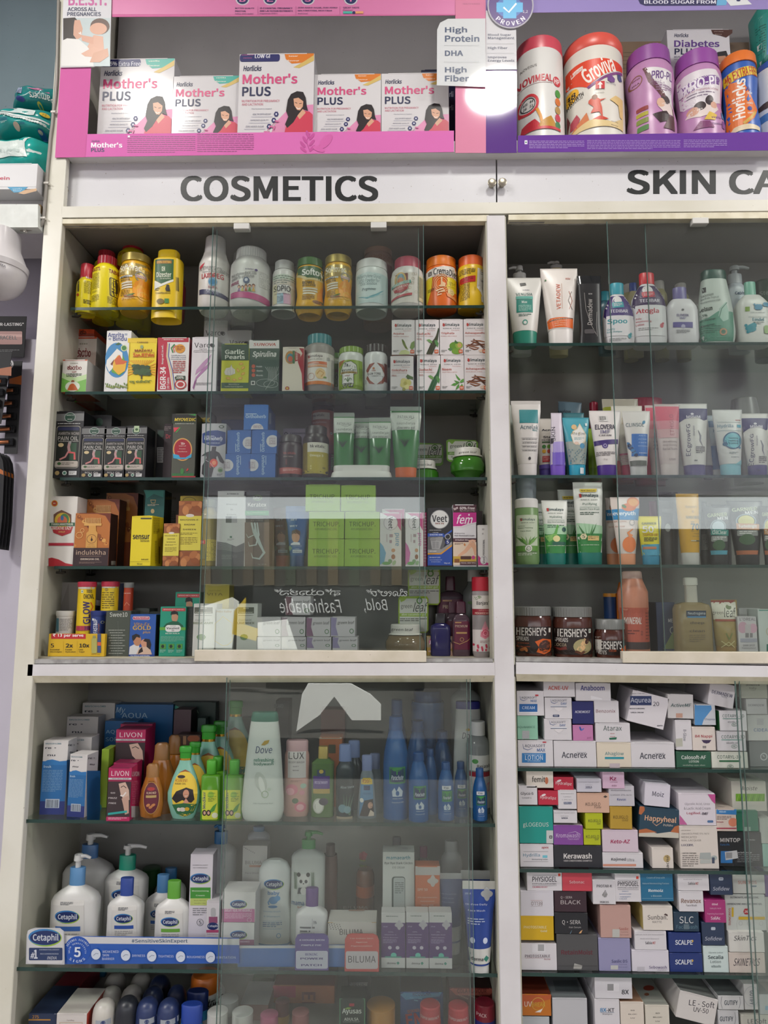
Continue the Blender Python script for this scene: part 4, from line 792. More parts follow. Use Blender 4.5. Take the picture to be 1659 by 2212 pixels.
softo(932,298,715,'green-lidded waisted jar reading BOWEL REGULATOR','3f6a34','2f5a30',[P([(828,345),(1040,345),(1040,440),(920,440),(828,400)],'2f5a30'),P([(832,395),(920,436),(1036,430),(1036,445),(910,452),(832,412)],'c8b880'),T('Softovac',876,365,1090,415,'e0e0d8',b=.035),B_('BOWEL',880,458,978,480,'2a2a1a'),B_('REGULATOR',880,482,978,496,'2a2a1a'),RR(882,505,990,516,4,'d2cdb8'),RR(882,522,990,534,4,'d2cdb8'),RR(882,541,975,553,4,'d2cdb8'),P([(985,620),(990,540),(1020,480),(1040,500),(1040,620)],'dd8f1e'),F(878,562,970,600,4,'6a4a14',.45),E(990,608,34,12,'8a5a34'),E(1020,600,20,6,'4a6a2a')],hw=104,lid=96,Y=.05)
softo(1142,278,708,'gold-lidded waisted jar right of the green-lidded one',GOLD,GOLD,softops(1040,345,'Softovac','a8945a:r0.3,m0.4',s=.96),hw=106,lid=98,Y=.05)
V(1392,[('body','cfd4d2',[(378,112),(392,118),(420,121),(650,121),(690,112),(702,100)]),('lid','d3d5d3',[(314,104),(322,114),(360,117),(382,117)])],'white tub with pale aqua label and wave swoosh',[R(1276,402,1512,622,'b3c8c8'),E(1370,500,92,105,'bfd0cf',30),T('Polyethylene Glycol',1286,412,1462,445,'4a6466',rot=2),T('3350 Powder for',1294,442,1452,470,'4a6466'),T('Oral Solution',1310,468,1432,492,'4a6466'),T('Pegmove',1324,512,1424,538,'26484a',b=.03,sh=.15),SWOOSH([(1295,570),(1360,590),(1430,565),(1482,520)],[3,12,16,2],'5a9aa6'),SWOOSH([(1330,582),(1400,584),(1480,545)],[2,8,2],'8ab8bc')],on='body',name='plastic_tub',Y=.05)
jar(1440,215,262,700,104,118,'b8907a','b89080','peach-lidded jar reading VALUE SAVER PACK behind the aqua tub',[R(1325,265,1556,312,'b08874'),T('VALUE SAVER PACK',1338,262,1530,286,'8a4a44',b=.025),T('SAVINGS OF ₹59/-',1342,286,1530,310,'8a4a44',b=.025),R(1325,330,1556,620,'8a3a4a')],Y=.145,rib=0)
K(700,480,4.1475)
V(748,[('body','cfccc8',[(448,122),(470,140),(520,150),(720,150),(790,146),(840,128)]),('lid','b8485e',[(352,108),(360,116),(430,118),(452,118)])],'white jar with rose-red lid and green ribbon badge',[R(596,480,900,745,'d0cbc2')]+[O(640+(i*53)%240,480+(i*71)%200,13,13,3,'b8aa92',10)for i in range(22)]+[R(640,490,750,570,'7a4a44'),E(684,545,52,70,'c8a860'),E(684,540,36,50,'5a8a9a'),E(684,560,26,36,'b86a3a'),P([(606,575),(775,548),(778,575),(606,602)],'3a8a80'),T('PANKAJAKASTHURI',616,562,765,588,'dcdcd2',b=.025,rot=-9),P([(615,604),(762,578),(745,630),(690,660),(632,648)],'a83a40'),T('BREATHE EAZY',622,596,754,616,'e2d8cc',b=.03,rot=-9),T('GRANULES',655,622,715,632,'e2d8cc',rot=-6),P([(600,692),(788,662),(788,682),(600,710)],'b04048'),R(842,500,898,720,'d4c8a0'),BAR(846,510,890,690,'4a4030',12)],on='body',name='screw_cap_jar',Y=.05)
V(1050,[('body','d9681f',[(435,126),(450,136),(470,138),(740,138),(800,132),(838,115)]),('lid','d9741c',[(350,118),(358,132),(380,130),(400,134),(440,134)])],'orange tin-shaped jar with white band and stomach drawing',[P([(912,440),(1186,410),(1186,520),(912,505)],'d8d4cc'),P([(916,505),(970,508),(960,620),(925,735),(916,735)],'d8c41c'),P([(1110,515),(1186,520),(1186,640),(1120,660),(1090,600)],'d8c41c'),R(935,455,962,492,'2a2a2c'),R(943,463,955,470,'d8d4cc'),R(943,476,955,484,'d8d4cc'),T('CremaDiet',978,440,1200,500,'26221f',b=.024,rot=4),T("INDIA'S HIGHEST SELLING",985,500,1165,514,'b04a20',b=.02,rot=4)]+[O(1050,575,r,r*1.0,5,'d8a060',24)for r in(50,66,82)]+[P([(1042,520),(1056,520),(1056,560),(1085,575),(1080,605),(1040,608),(1020,600),(1042,585)],'e0bc90'),SWOOSH([(1000,640),(1060,622),(1078,640),(1020,655),(1012,680),(1050,670)],10,'e0c8a8'),E(1135,648,30,30,'d8c080'),T('100%\nPURE',1118,636,1152,660,'8a5a20',b=.02),F(930,610,990,640,3,'3a2a1a',.4),P([(1100,520),(1180,560),(1180,600),(1105,600)],'d8c41c'),F(1115,560,1172,592,3,'5a4a1a',.4),P([(1090,655),(1186,690),(1186,715),(1100,690)],'d88a50')],on='body',name='powder_jar',Y=.05)
V(1318,[('body','d8b21a',[(425,114),(440,122),(480,126),(560,116),(620,108),(680,120),(740,126),(800,122),(840,100)]),('lid','d65f22',[(338,102),(346,112),(400,114),(430,116)],{'rib':.006,'seg':60})],'waisted yellow jar with orange lid and red warning panel',[P([(1370,430),(1442,440),(1442,700),(1420,690),(1400,640),(1365,600)],'d4d0cc'),F(1212,440,1350,490,4,'4a3a10',.4),P([(1218,512),(1352,500),(1352,550),(1218,562)],'b81f1f'),F(1226,512,1330,548,3,'4a1010',.3),F(1218,565,1300,720,13,'5a4a14',.4),T('Looz',1402,518,1440,540,'2a2a2e',b=.03),F(1398,440,1440,490,3,'7a7a7c',.4),P([(1402,680),(1438,670),(1440,730),(1408,726)],'c8c4bc'),BAR(1345,595,1352,630,'5a4a14',3)],on='body',name='waisted_jar',Y=.05)
K(400,480,3.456)
V(440,[('body','c4c4c4',[(190,60),(215,80),(300,84),(690,84)])],'dim white bottle standing behind the wide ribbed-cap jar',dr=.9,Y=.17)
K(120,480,3.456)
S(SHZ['a2'],.055,'on second cosmetics shelf')
def kay(x0,y0,x1,y1,label,**k):
 w,h,X,Yv=fr(x0,y0,x1,y1)
 g=[P([(X(0),Yv(1)),(X(0),Yv(.45)),(X(.5),Yv(.60)),(X(1),Yv(.5)),(X(1),Yv(1))],'6fae4a'),P([(X(0),Yv(.56)),(X(.5),Yv(.72)),(X(1),Yv(.6)),(X(1),Yv(.45)),(X(.5),Yv(.56)),(X(0),Yv(.40))],'b4cf9a'),R(x0,y0,x1,Yv(.03),'c8502a'),T('ಕಾಯಂ',X(.20),Yv(.17),X(.78),Yv(.31),'7a2026',b=.025),F(X(.30),Yv(.10),X(.62),Yv(.13),1,'9a9a8c',.6),T('ಮಾತ್ರೆ',X(.40),Yv(.35),X(.58),Yv(.40),'a03a3a',b=.015),F(X(.18),Yv(.43),X(.80),Yv(.55),3,'33472a',.5),E(X(.46),Yv(.83),w*.30,h*.16,'cdd6c4',14),E(X(.46),Yv(.68),w*.07,h*.05,'8a5a3a'),P([(X(.40),Yv(.70)),(X(.52),Yv(.70)),(X(.50),Yv(.80)),(X(.46),Yv(.86)),(X(.42),Yv(.80))],'d8d4cc'),P([(X(.34),Yv(.78)),(X(.42),Yv(.74)),(X(.50),Yv(.74)),(X(.58),Yv(.80)),(X(.70),Yv(.95)),(X(.25),Yv(.95))],'b85a24')]
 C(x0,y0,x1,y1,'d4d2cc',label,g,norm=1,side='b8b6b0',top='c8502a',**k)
kz=W(q(150,1027)[0],q(150,1027)[1],.05).z
kay(48,1027,232,1252,'green and white carton in front, seated figure printed',d=.09,Y=.05)
kay(118,856,298,1252,'green and white carton under the red carton, behind the front one',d=.085,Y=.142)
C(112,800,288,852,'c8481e','flat red-orange carton lying on top of the green and white carton',[P([(112,826),(288,832),(288,852),(112,852)],'9a4030'),T('ಕಾ',182,802,230,838,'3a1a14',b=.02)],d=.085,Y=.142,base=W(200,480+852/3.456,.142).z,top='c8481e')
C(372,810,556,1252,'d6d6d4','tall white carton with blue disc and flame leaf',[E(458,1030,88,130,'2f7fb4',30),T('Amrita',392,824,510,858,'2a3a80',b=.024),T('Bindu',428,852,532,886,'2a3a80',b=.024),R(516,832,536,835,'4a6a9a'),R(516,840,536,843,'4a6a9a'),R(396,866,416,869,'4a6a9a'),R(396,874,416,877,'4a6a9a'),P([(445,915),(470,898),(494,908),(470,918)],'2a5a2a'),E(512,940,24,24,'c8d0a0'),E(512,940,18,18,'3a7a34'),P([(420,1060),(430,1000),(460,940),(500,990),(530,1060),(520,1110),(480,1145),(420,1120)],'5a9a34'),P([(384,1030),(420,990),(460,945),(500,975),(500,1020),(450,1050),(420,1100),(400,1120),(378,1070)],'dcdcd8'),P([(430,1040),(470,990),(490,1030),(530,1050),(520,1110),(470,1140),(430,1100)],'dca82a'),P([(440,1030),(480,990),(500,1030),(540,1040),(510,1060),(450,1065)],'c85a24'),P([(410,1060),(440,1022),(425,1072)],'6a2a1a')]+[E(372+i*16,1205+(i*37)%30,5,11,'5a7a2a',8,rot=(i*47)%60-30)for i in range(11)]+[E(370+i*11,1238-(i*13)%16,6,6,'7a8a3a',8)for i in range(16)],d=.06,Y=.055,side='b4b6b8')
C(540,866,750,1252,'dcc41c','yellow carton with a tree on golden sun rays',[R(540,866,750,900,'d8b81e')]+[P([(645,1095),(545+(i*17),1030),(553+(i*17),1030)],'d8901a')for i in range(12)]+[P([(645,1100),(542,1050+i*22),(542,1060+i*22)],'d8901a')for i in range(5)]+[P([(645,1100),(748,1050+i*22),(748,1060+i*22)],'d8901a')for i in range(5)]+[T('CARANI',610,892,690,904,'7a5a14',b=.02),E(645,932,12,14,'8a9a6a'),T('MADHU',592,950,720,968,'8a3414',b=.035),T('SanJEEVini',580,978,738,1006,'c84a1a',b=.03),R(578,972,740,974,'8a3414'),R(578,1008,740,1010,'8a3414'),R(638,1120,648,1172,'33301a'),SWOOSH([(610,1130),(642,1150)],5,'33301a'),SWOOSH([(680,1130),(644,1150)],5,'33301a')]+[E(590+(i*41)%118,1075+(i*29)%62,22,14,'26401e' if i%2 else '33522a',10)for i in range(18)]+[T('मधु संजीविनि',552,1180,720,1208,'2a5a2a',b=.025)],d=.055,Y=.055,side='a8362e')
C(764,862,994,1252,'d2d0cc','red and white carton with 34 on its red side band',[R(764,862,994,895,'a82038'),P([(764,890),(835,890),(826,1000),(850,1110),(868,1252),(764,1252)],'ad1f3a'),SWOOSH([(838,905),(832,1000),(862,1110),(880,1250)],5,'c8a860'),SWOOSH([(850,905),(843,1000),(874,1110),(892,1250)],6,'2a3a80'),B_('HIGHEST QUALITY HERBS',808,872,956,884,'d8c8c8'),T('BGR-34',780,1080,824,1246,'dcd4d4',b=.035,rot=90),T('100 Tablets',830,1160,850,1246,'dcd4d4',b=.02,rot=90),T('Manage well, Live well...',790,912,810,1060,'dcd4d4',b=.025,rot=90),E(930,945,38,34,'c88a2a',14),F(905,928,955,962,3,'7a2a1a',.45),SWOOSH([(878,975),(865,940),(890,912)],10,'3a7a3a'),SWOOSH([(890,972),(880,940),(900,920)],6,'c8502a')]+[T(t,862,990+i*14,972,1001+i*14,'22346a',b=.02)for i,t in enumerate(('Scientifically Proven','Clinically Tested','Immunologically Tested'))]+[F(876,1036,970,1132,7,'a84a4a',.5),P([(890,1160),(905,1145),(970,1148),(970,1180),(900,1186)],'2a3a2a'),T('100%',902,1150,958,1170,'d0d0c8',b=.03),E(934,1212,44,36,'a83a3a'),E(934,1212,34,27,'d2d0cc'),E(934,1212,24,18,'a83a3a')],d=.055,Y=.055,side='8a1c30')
K(400,480,3.456)
def varco(x0,y0,x1,y1,label,full=False,**k):
 w,h,X,Yv=fr(x0,y0,x1,y1)
 g=[T('Varco',X(.12),y0+72 if not full else y0+42,X(.92),y0+112 if not full else y0+78,'2e2a2e',b=.008),E(X(.80),y0+94 if not full else y0+60,w*.075,13,'2e2a2e')]
 if full:g+=[T('Leg Care',X(.32),y0+84,X(.62),y0+96,'4a464a'),R(X(.1),y0+99,X(.92),y0+101,'6a666a'),T('Topical Phyto Oil',X(.08),y0+106,X(.80),y0+118,'5a565a'),P([(X(.20),Yv(.62)),(X(.45),Yv(.48)),(X(.80),Yv(.32)),(X(.70),Yv(.44)),(X(.45),Yv(.60)),(X(.15),Yv(.72))],'b28aae'),P([(X(.18),Yv(.76)),(X(.45),Yv(.60)),(X(.76),Yv(.46)),(X(.66),Yv(.58)),(X(.40),Yv(.70)),(X(.12),Yv(.84))],'a878a4'),P([(X(.05),Yv(.96)),(X(.12),Yv(.84)),(X(.22),Yv(.80)),(X(.10),Yv(1))],'8a5a86'),F(X(.18),Yv(.865),X(.80),Yv(.92),3,'4a464a',.35),ON('R'),T('Varco',246,890,280,930,'2e2a2e'),BAR(236,1180,262,1225,'3a3a3a',10)]
 C(x0,y0,x1,y1,'d2cfd2',label,g,side='bcb9bc',**k)
varco(46,858,236,1252,'white leg-care carton with purple leaf swoosh in front',True,d=.06,Y=.055)
varco(132,735,312,1252,'white leg-care carton standing tall behind the front one',d=.03,Y=.165)
varco(310,808,490,1252,'white leg-care carton behind the garlic carton',d=.03,Y=.165)
C(270,908,476,1252,'bdbf2a','green and lime carton with garlic bulb and capsules',[R(270,908,476,1032,'23442f'),R(270,1198,476,1240,'2c5236'),B_('Garlic',298,950,442,985,'d8dcd0'),B_('Pearls',298,990,446,1022,'d8dcd0'),P([(292,1120),(305,1090),(335,1085),(345,1062),(352,1085),(372,1100),(374,1130),(335,1145),(300,1140)],'d2cec2'),SWOOSH([(345,1062),(335,1100),(340,1140)],3,'a8a494'),SWOOSH([(330,1090),(315,1115),(322,1142)],2,'a8a494'),SWOOSH([(356,1090),(362,1115),(350,1142)],2,'a8a494')]+[E(x,y,17,10,'c89a3a',rot=a)for x,y,a in((418,1058,0),(395,1106,60),(432,1088,-40),(432,1132,-30),(412,1166,-15),(368,1178,10),(322,1166,10))]+[E(x,y,10,5,'d8b45a',rot=a)for x,y,a in((418,1058,0),(395,1106,60),(432,1088,-40),(432,1132,-30),(412,1166,-15),(368,1178,10),(322,1166,10))]+[T('Natural Way to',326,1206,404,1218,'d0d4c0'),T('Healthy Heart & Digestion',296,1222,432,1236,'d0d4c0')],d=.055,Y=.055,side='2c5236')
C(478,880,702,1252,'3c5347','dark green carton with white top band, seaweed line drawing',[R(478,880,702,942,'d0cfcc'),T('SUNOVA',510,902,678,924,'b0402a',b=.03,sh=.2),T('Spirulina',504,962,680,1016,'d4d6d0',b=.03,sh=.2)]+[E(510,y,14,14,'b4563a')for y in(1076,1108,1142)]+[T(t,532,y-6,532+len(t)*6,y+7,'d0d2cc',b=.015)for t,y in(('Protein',1077),('Vitamins',1109),('Minerals',1143))]+[SWOOSH([(620+i*9,1180),(625+i*8,1120),(598+i*14,1080)],3,'a2aca4')for i in range(8)]+[O(600,1200,70,30,3,'a2aca4'),O(640,1210,55,28,3,'a2aca4'),R(492,1186,522,1216,'d0d2cc'),R(498,1192,516,1210,'2a3a30'),SWOOSH([(702,1130),(640,1190),(600,1250)],3,'a2aca4')],d=.06,Y=.055,side='34463c')
C(726,932,886,1252,'cfc8b8','beige carton with red curve and round seal',[P([(850,940),(908,945),(908,1252),(876,1252),(870,1130),(840,1040),(876,980)],'9a2c34'),O(800,960,48,30,6,'c8c4bc'),T('DO NOT ACCEPT\nIF SEAL IS BROKEN',770,938,835,966,'6a3a3a'),E(785,1010,38,48,'b0803a'),E(785,1014,26,34,'3a7a8a'),E(785,1022,18,22,'b85a3a'),P([(820,965),(860,985),(860,1030),(820,1040)],'9a3a3a'),T('BREATHE EAZY',826,976,840,1028,'d8ccc0',b=.03,rot=90),R(802,960,818,1055,'3a6a44'),E(762,1240,16,14,'a83a34'),E(762,1240,9,8,'c8b04a')],d=.03,Y=.055,side='8a2a30')
K(400,480,3.456)
def pillbottle(x,yt,yc,yb,hc,hw,capc,bodyc,label,gfx,sh=None,**k):
 return jar(x,yt,yc,yb,hc,hw,capc,bodyc,label,gfx,sh=sh,name='pill_bottle',**k)
pillbottle(1002,858,930,1262,88,112,'2a7a80','8a8580','grey pill bottle with teal cap and orange-banded label',[R(888,990,1114,1202,'d0ccc4'),R(888,1200,1114,1224,'c8752e'),T('Himalaya',920,1004,1030,1028,'3a2c30',b=.03),P([(918,1008),(934,1006),(938,1026),(924,1028)],'a83430'),T('SINCE 1930',922,1034,1028,1042,'6a6664'),P([(920,1056),(1062,1056),(1062,1078),(920,1072)],'c86a38'),T('Septilin',924,1060,1004,1076,'e0d8d0',b=.02),R(920,1080,1062,1096,'d0966a'),T('TABLETS',926,1082,990,1092,'e0d8d0'),E(1015,1146,38,40,'d8bc8a'),SWOOSH([(990,1150),(1010,1125),(1040,1140),(1020,1170)],8,'c0934a'),O(945,1165,26,26,3,'b87a5a'),E(1048,1172,12,7,'6a8a2a'),R(1064,1020,1082,1044,'a8a8a4'),F(1092,1030,1112,1190,20,'8a8a86',.4)],sh=960)
pillbottle(1240,952,995,1262,88,96,'7a9a3a','c9ccc6','white pill bottle with lime cap and mushroom-shaped label window',[R(1146,1042,1332,1252,'84a02c'),P([(1150,1044),(1196,1040),(1152,1090)],'b03a3a'),P([(1156,1150),(1160,1110),(1185,1060),(1240,1050),(1282,1075),(1290,1140),(1262,1150),(1264,1245),(1172,1245),(1172,1150)],'2a3a20'),P([(1160,1146),(1164,1112),(1188,1064),(1240,1054),(1278,1078),(1286,1138),(1258,1146),(1260,1240),(1176,1240),(1176,1146)],'d0d2cc'),T('Dabur',1188,1076,1240,1094,'2c3a2a',sh=.2,b=.015),T('NatureCare',1172,1106,1280,1126,'3a4a2a',b=.025),R(1165,1128,1285,1142,'a88a3a'),B_('DOUBLE ACTION',1172,1130,1278,1140,'2a2a1a'),T('isabgol',1194,1152,1232,1166,'8a3a4a',b=.02),SWOOSH([(1218,1205),(1200,1178),(1192,1190)],6,'4a6a34'),SWOOSH([(1218,1205),(1234,1176),(1246,1188)],6,'4a6a34'),SWOOSH([(1218,1205),(1217,1172)],6,'4a6a34'),F(1184,1214,1256,1236,2,'3a3a34',.5),F(1300,1100,1328,1180,9,'5a7a1c',.4)],sh=1030,neck=84)
pillbottle(1424,932,990,1264,84,88,'332d2b','cfd0d0','white pill bottle with black cap and brown petal diamond',[P([(1352,1110),(1376,1070),(1418,1062),(1376,1110),(1362,1142)],'8a4028'),P([(1432,1062),(1478,1072),(1498,1110),(1488,1142),(1470,1100)],'8a4028'),P([(1352,1172),(1362,1152),(1380,1190),(1418,1222),(1376,1215)],'8a4028'),P([(1498,1172),(1488,1152),(1468,1190),(1432,1222),(1478,1212)],'8a4028'),R(1356,1128,1494,1158,'d0d0cf'),T('GUM TONE',1362,1134,1464,1152,'33302e',b=.028),T('POWDER',1396,1158,1440,1165,'4a4644'),T('Charak',1392,1114,1424,1126,'a8502e',b=.02),E(1408,1104,9,8,'b87a4a'),R(1488,1060,1508,1195,'6a3424'),T('40 g',1468,1064,1486,1074,'4a4644'),BAR(1344,1180,1352,1212,'3a3a3a',4)],sh=1026,neck=78)
pillbottle(1130,1000,1040,1262,80,90,'5a8a3a','b8c0a8','pill bottle with green cap half hidden behind the teal-capped one',[R(1040,1070,1220,1240,'6a8a2a'),T('R',1126,1110,1146,1135,'7a2a2a',b=.03),O(1134,1170,10,20,4,'2a2a20')],Y=.115,sh=1070)
C(1345,1085,1530,1262,'9a9a94','dim pale carton standing behind the black-capped pill bottle',d=.03,Y=.19)
K(700,480,4.1475)
def herb(x0,y0,x1,y1,title,sub,art,label,zb=None,box=None,tw=.62):
 w,h,X,Yv=fr(x0,y0,x1,y1)
 g=[T('Himalaya',X(.16),Yv(.105),X(.84),Yv(.215),'2c3f44',b=.028),P([(X(.13),Yv(.115)),(X(.20),Yv(.11)),(X(.215),Yv(.20)),(X(.15),Yv(.205))],'b03630'),SWOOSH([(X(.12),Yv(.17)),(X(.25),Yv(.15))],h*.018,'b03630'),T('SINCE 1930',X(.14),Yv(.245),X(.85),Yv(.275),'4a4a4e',b=.01),T('Pure Herbs',X(.50),Yv(.295),X(.84),Yv(.33),'c08a86'),T(title,X(.06),Yv(.365),X(.06+tw),Yv(.435),'b04434',b=.02),T(sub,X(.06),Yv(.465),X(.06+min(.68,.03*len(sub)+.25)),Yv(.49),'b86a60',b=.012)]
 if box:g.append(T(box,X(.06),Yv(.53),X(.26),Yv(.565),'b05a50',b=.02));g.append(R(X(.06),Yv(.572),X(.28),Yv(.578),'b05a50'))
 g+=art(X,Yv,w,h)+[F(X(.06),Yv(.87),X(.30),Yv(.94),2,'8a8a88',.45),RR(X(.80),Yv(.86),X(.97),Yv(.965),w*.03,'c05a34'),T('60',X(.83),Yv(.885),X(.94),Yv(.935),'e4d8cc',b=.025)]
 return C(x0,y0,x1,y1,'d6d1d2',label,g,norm=1,d=.075,Y=.052,base=zb,side='c4bfc0',top='c89a8c',name='herbal_carton',group='herbal cartons stacked at the right wall')
def leaf(X,Yv,pts,c):return P([(X(a),Yv(b))for a,b in pts],c)
def a_arj(X,Yv,w,h):return[leaf(X,Yv,[(.5,.72),(.44,.60),(.47,.56),(.55,.62),(.62,.74),(.72,.86),(.6,.82)],'7a8a3c')]+[E(X(.47+i*.028),Yv(.58+i*.042),w*.045,h*.02,'5f7230',8,rot=30)for i in range(6)]+[leaf(X,Yv,[(.78,.80),(.84,.66),(.98,.60),(.99,.78),(.88,.86)],'6f8a4a'),leaf(X,Yv,[(.30,.99),(.40,.88),(.60,.86),(.78,.92),(.75,.99)],'bdc48c')]
def a_gud(c1,c2):
 def f(X,Yv,w,h):return[SWOOSH([(X(.48+i*.05),Yv(.985)),(X(.70+i*.05),Yv(.66)),(X(.985-.02*(4-i)),Yv(.25+.06*(4-i)))],w*.06,c1 if i%2 else c2)for i in range(5)]+[leaf(X,Yv,[(.46,.58),(.58,.56),(.68,.60),(.72,.68),(.60,.66)],'6f9a5a'),leaf(X,Yv,[(.80,.60),(.90,.58),(.98,.68),(.94,.80),(.84,.70)],'4f8048')]
 return f
def a_tri(X,Yv,w,h):return[E(X(.62),Yv(.76),w*.21,h*.115,'5f8a2c'),E(X(.82),Yv(.74),w*.16,h*.10,'86a03c'),E(X(.84),Yv(.74),w*.09,h*.065,'b89a5a'),E(X(.72),Yv(.91),w*.22,h*.085,'6c9434'),leaf(X,Yv,[(.62,.66),(.66,.58),(.70,.62),(.80,.66),(.72,.70)],'3f6a34'),leaf(X,Yv,[(.34,.84),(.48,.80),(.56,.86),(.44,.90)],'4f7a44')]
def a_ash(X,Yv,w,h):
 st=[((.10,.80),(.45,.66),(.80,.74)),((.08,.74),(.40,.78),(.66,.82)),((.30,.62),(.60,.68),(.97,.76)),((.42,.56),(.65,.70),(.90,.86)),((.16,.72),(.50,.74),(.96,.70)),((.38,.60),(.70,.62),(.97,.66)),((.22,.80),(.45,.86),(.62,.84)),((.52,.60),(.74,.74),(.96,.82))]
 return[SWOOSH([(X(a),Yv(b))for a,b in p],[w*.03,w*.055,w*.03],['6a3a22','8a5434','7a452a','54301e'][i%4])for i,p in enumerate(st)]+[leaf(X,Yv,[(.62,.88),(.80,.84),(.97,.90),(.70,.95)],'d2b8a4')]
def a_gok(X,Yv,w,h):return[E(X(.80+.0),Yv(.62),w*.10,h*.03,'3f5a2c',8,rot=a)for a in(-60,-20,20)]+[leaf(X,Yv,[(.66,.60),(.74,.52),(.84,.56),(.98,.60),(.98,.68),(.82,.64)],'4a6434')]+[E(X(.58),Yv(.72),w*.14,h*.09,'d2c982'),E(X(.74),Yv(.76),w*.16,h*.10,'c4bc6c'),E(X(.54),Yv(.82),w*.12,h*.08,'cfc67c'),E(X(.70),Yv(.88),w*.13,h*.07,'d6ce8c'),E(X(.64),Yv(.78),w*.08,h*.05,'b0a850'),E(X(.58),Yv(.95),w*.07,h*.05,'9a9a48')]
def a_nee(X,Yv,w,h):return[leaf(X,Yv,p,c)for p,c in(([(.62,.52),(.70,.58),(.84,.68),(.78,.72),(.68,.64)],'4f8a3a'),([(.98,.66),(.90,.68),(.80,.74),(.88,.78),(.98,.74)],'5f9a48'),([(.56,.70),(.66,.72),(.80,.75),(.68,.80)],'4a8236'),([(.42,.84),(.56,.78),(.78,.78),(.60,.86)],'5a9444'),([(.62,.98),(.68,.86),(.78,.80),(.78,.90)],'4f8a3a'),([(.84,.97),(.82,.86),(.90,.80),(.97,.88)],'5a9444'))]+[SWOOSH([(X(.97),Yv(.75)),(X(.7),Yv(.79)),(X(.5),Yv(.83))],3,'3a6a2a')]
hz=W(700+1050/4.1475,480+1190/4.1475,.052).z
herb(594,1200,802,1500,'Gokshura',"MEN'S WELLNESS",a_gok,'herbal carton with cream flowers, first of the bottom row',box='TRIBULUS',tw=.66)
herb(834,1192,1042,1500,'Guduchi','IMMUNITY WELLNESS',a_gud('2c4a34','3c6844'),'herbal carton with dark green stems in the bottom row',box='GILOY',tw=.57)
herb(1046,1190,1255,1500,'Neem','SKIN WELLNESS',a_nee,'herbal carton with fresh green leaf sprig in the bottom row',tw=.40)
herb(1258,1184,1472,1500,'Ashwagandha','HELPS RELIEVE STRESS',a_ash,'herbal carton with brown roots at the end of the bottom row',tw=.86)
herb(606,876,814,1188,'Arjuna','CARDIAC WELLNESS',a_arj,'herbal carton with green flower spike, first of the top row',hz+.001,tw=.46)
herb(819,874,1030,1186,'Guduchi','IMMUNITY WELLNESS',a_gud('4a4030','33402c'),'herbal carton with brown and green stems in the top row',hz+.001,box='GILOY',tw=.57)
herb(1036,870,1246,1184,'Triphala','BOWEL WELLNESS',a_tri,'herbal carton with round green fruits in the top row',hz+.001,tw=.56)
herb(1251,868,1458,1182,'Ashwagandha','HELPS RELIEVE STRESS',a_ash,'herbal carton with brown roots at the end of the top row',hz+.001,tw=.88)
K(90,850,4.046)
S(SHZ['a3'],.052,'on third cosmetics shelf')
def pain(x0,y0,x1,y1,label,big=0,st=0,**k):
 w,h,X,Yv=fr(x0,y0,x1,y1)
 g=[P([(x0,Yv(.04)),(x1,Yv(.03)),(x1,Yv(.145)),(x0,Yv(.15))],'6a6b6b'),E(X(.5),Yv(.09),w*.2,h*.075,'a0a8a4'),E(X(.5),Yv(.09),w*.18,h*.066,'2a4a3c'),T('AMRITH\nNONI',X(.37),Yv(.05),X(.63),Yv(.13),'c4cac4',b=.02),F(X(.08),Yv(.18),X(.88),Yv(.20),1,'a8a8a8',.6),RR(X(.05),Yv(.22),X(.91),Yv(.86),w*.1,'8c8880'),RR(X(.07),Yv(.23),X(.89),Yv(.85),w*.09,'141a16'),R(X(.10),Yv(.24),X(.86),Yv(.29),'20264a'),T('AMRITH NONI',X(.12),Yv(.315),X(.86),Yv(.36),'b4aca8',b=.01),T('PAIN OIL',X(.12),Yv(.38),X(.84),Yv(.44),'c8c4c0',b=.014),F(X(.14),Yv(.45),X(.86),Yv(.465),1,'a8a4a0',.6),R(X(.56),Yv(.48),X(.80),Yv(.74),'2a4a34'),E(X(.24),Yv(.51),w*.1,h*.03,'c8b48a'),SWOOSH([(X(.55),Yv(.47)),(X(.52),Yv(.54)),(X(.56),Yv(.62))],w*.10,'b08a8a'),SWOOSH([(X(.54),Yv(.62)),(X(.74),Yv(.63)),(X(.76),Yv(.73))],w*.07,'c8585a'),SWOOSH([(X(.52),Yv(.61)),(X(.42),Yv(.69)),(X(.22),Yv(.73))],w*.06,'b87a7a'),E(X(.56),Yv(.475),w*.05,h*.022,'9a9a98'),RR(X(.08),Yv(.75),X(.88),Yv(.84),w*.05,'aea59c'),F(X(.30),Yv(.775),X(.74),Yv(.82),2,'6a645e',.5),E(X(.22),Yv(.79),w*.07,h*.022,'3a5a34')]
 if not big:g.append(T('ROLL ON',X(.22),Yv(.885),X(.74),Yv(.92),'c4c0bc',b=.012))
 g+=[E(X(.17),Yv(.95 if not big else .93),w*.08,h*.032,'a08a5a'),E(X(.43),Yv(.95 if not big else .93),w*.08,h*.032,'b4c0b8'),E(X(.43),Yv(.95 if not big else .93),w*.05,h*.02,'3a6a5a'),R(X(.58),Yv(.92 if not big else .90),X(.86),Yv(.98 if not big else .96),'c4c4c4'),F(X(.60),Yv(.93 if not big else .91),X(.80),Yv(.965 if not big else .95),3,'4a4a4a')]
 if st:g+=[R(X(.40),Yv(.0),X(.64),Yv(.12),'a8bc98'),E(X(.52),Yv(.07),w*.07,h*.025,'3a5a34')]
 return C(x0,y0,x1,y1,'15151a',label,g,norm=1,side='0f0f12',name='oil_carton',d=.06,**k)
pain(111,156,356,728,'large black pain oil carton at the left wall',1)
pain(342,288,558,732,'small black roll-on oil carton next to the large one')
pain(540,290,742,732,'small black roll-on oil carton, middle of three')
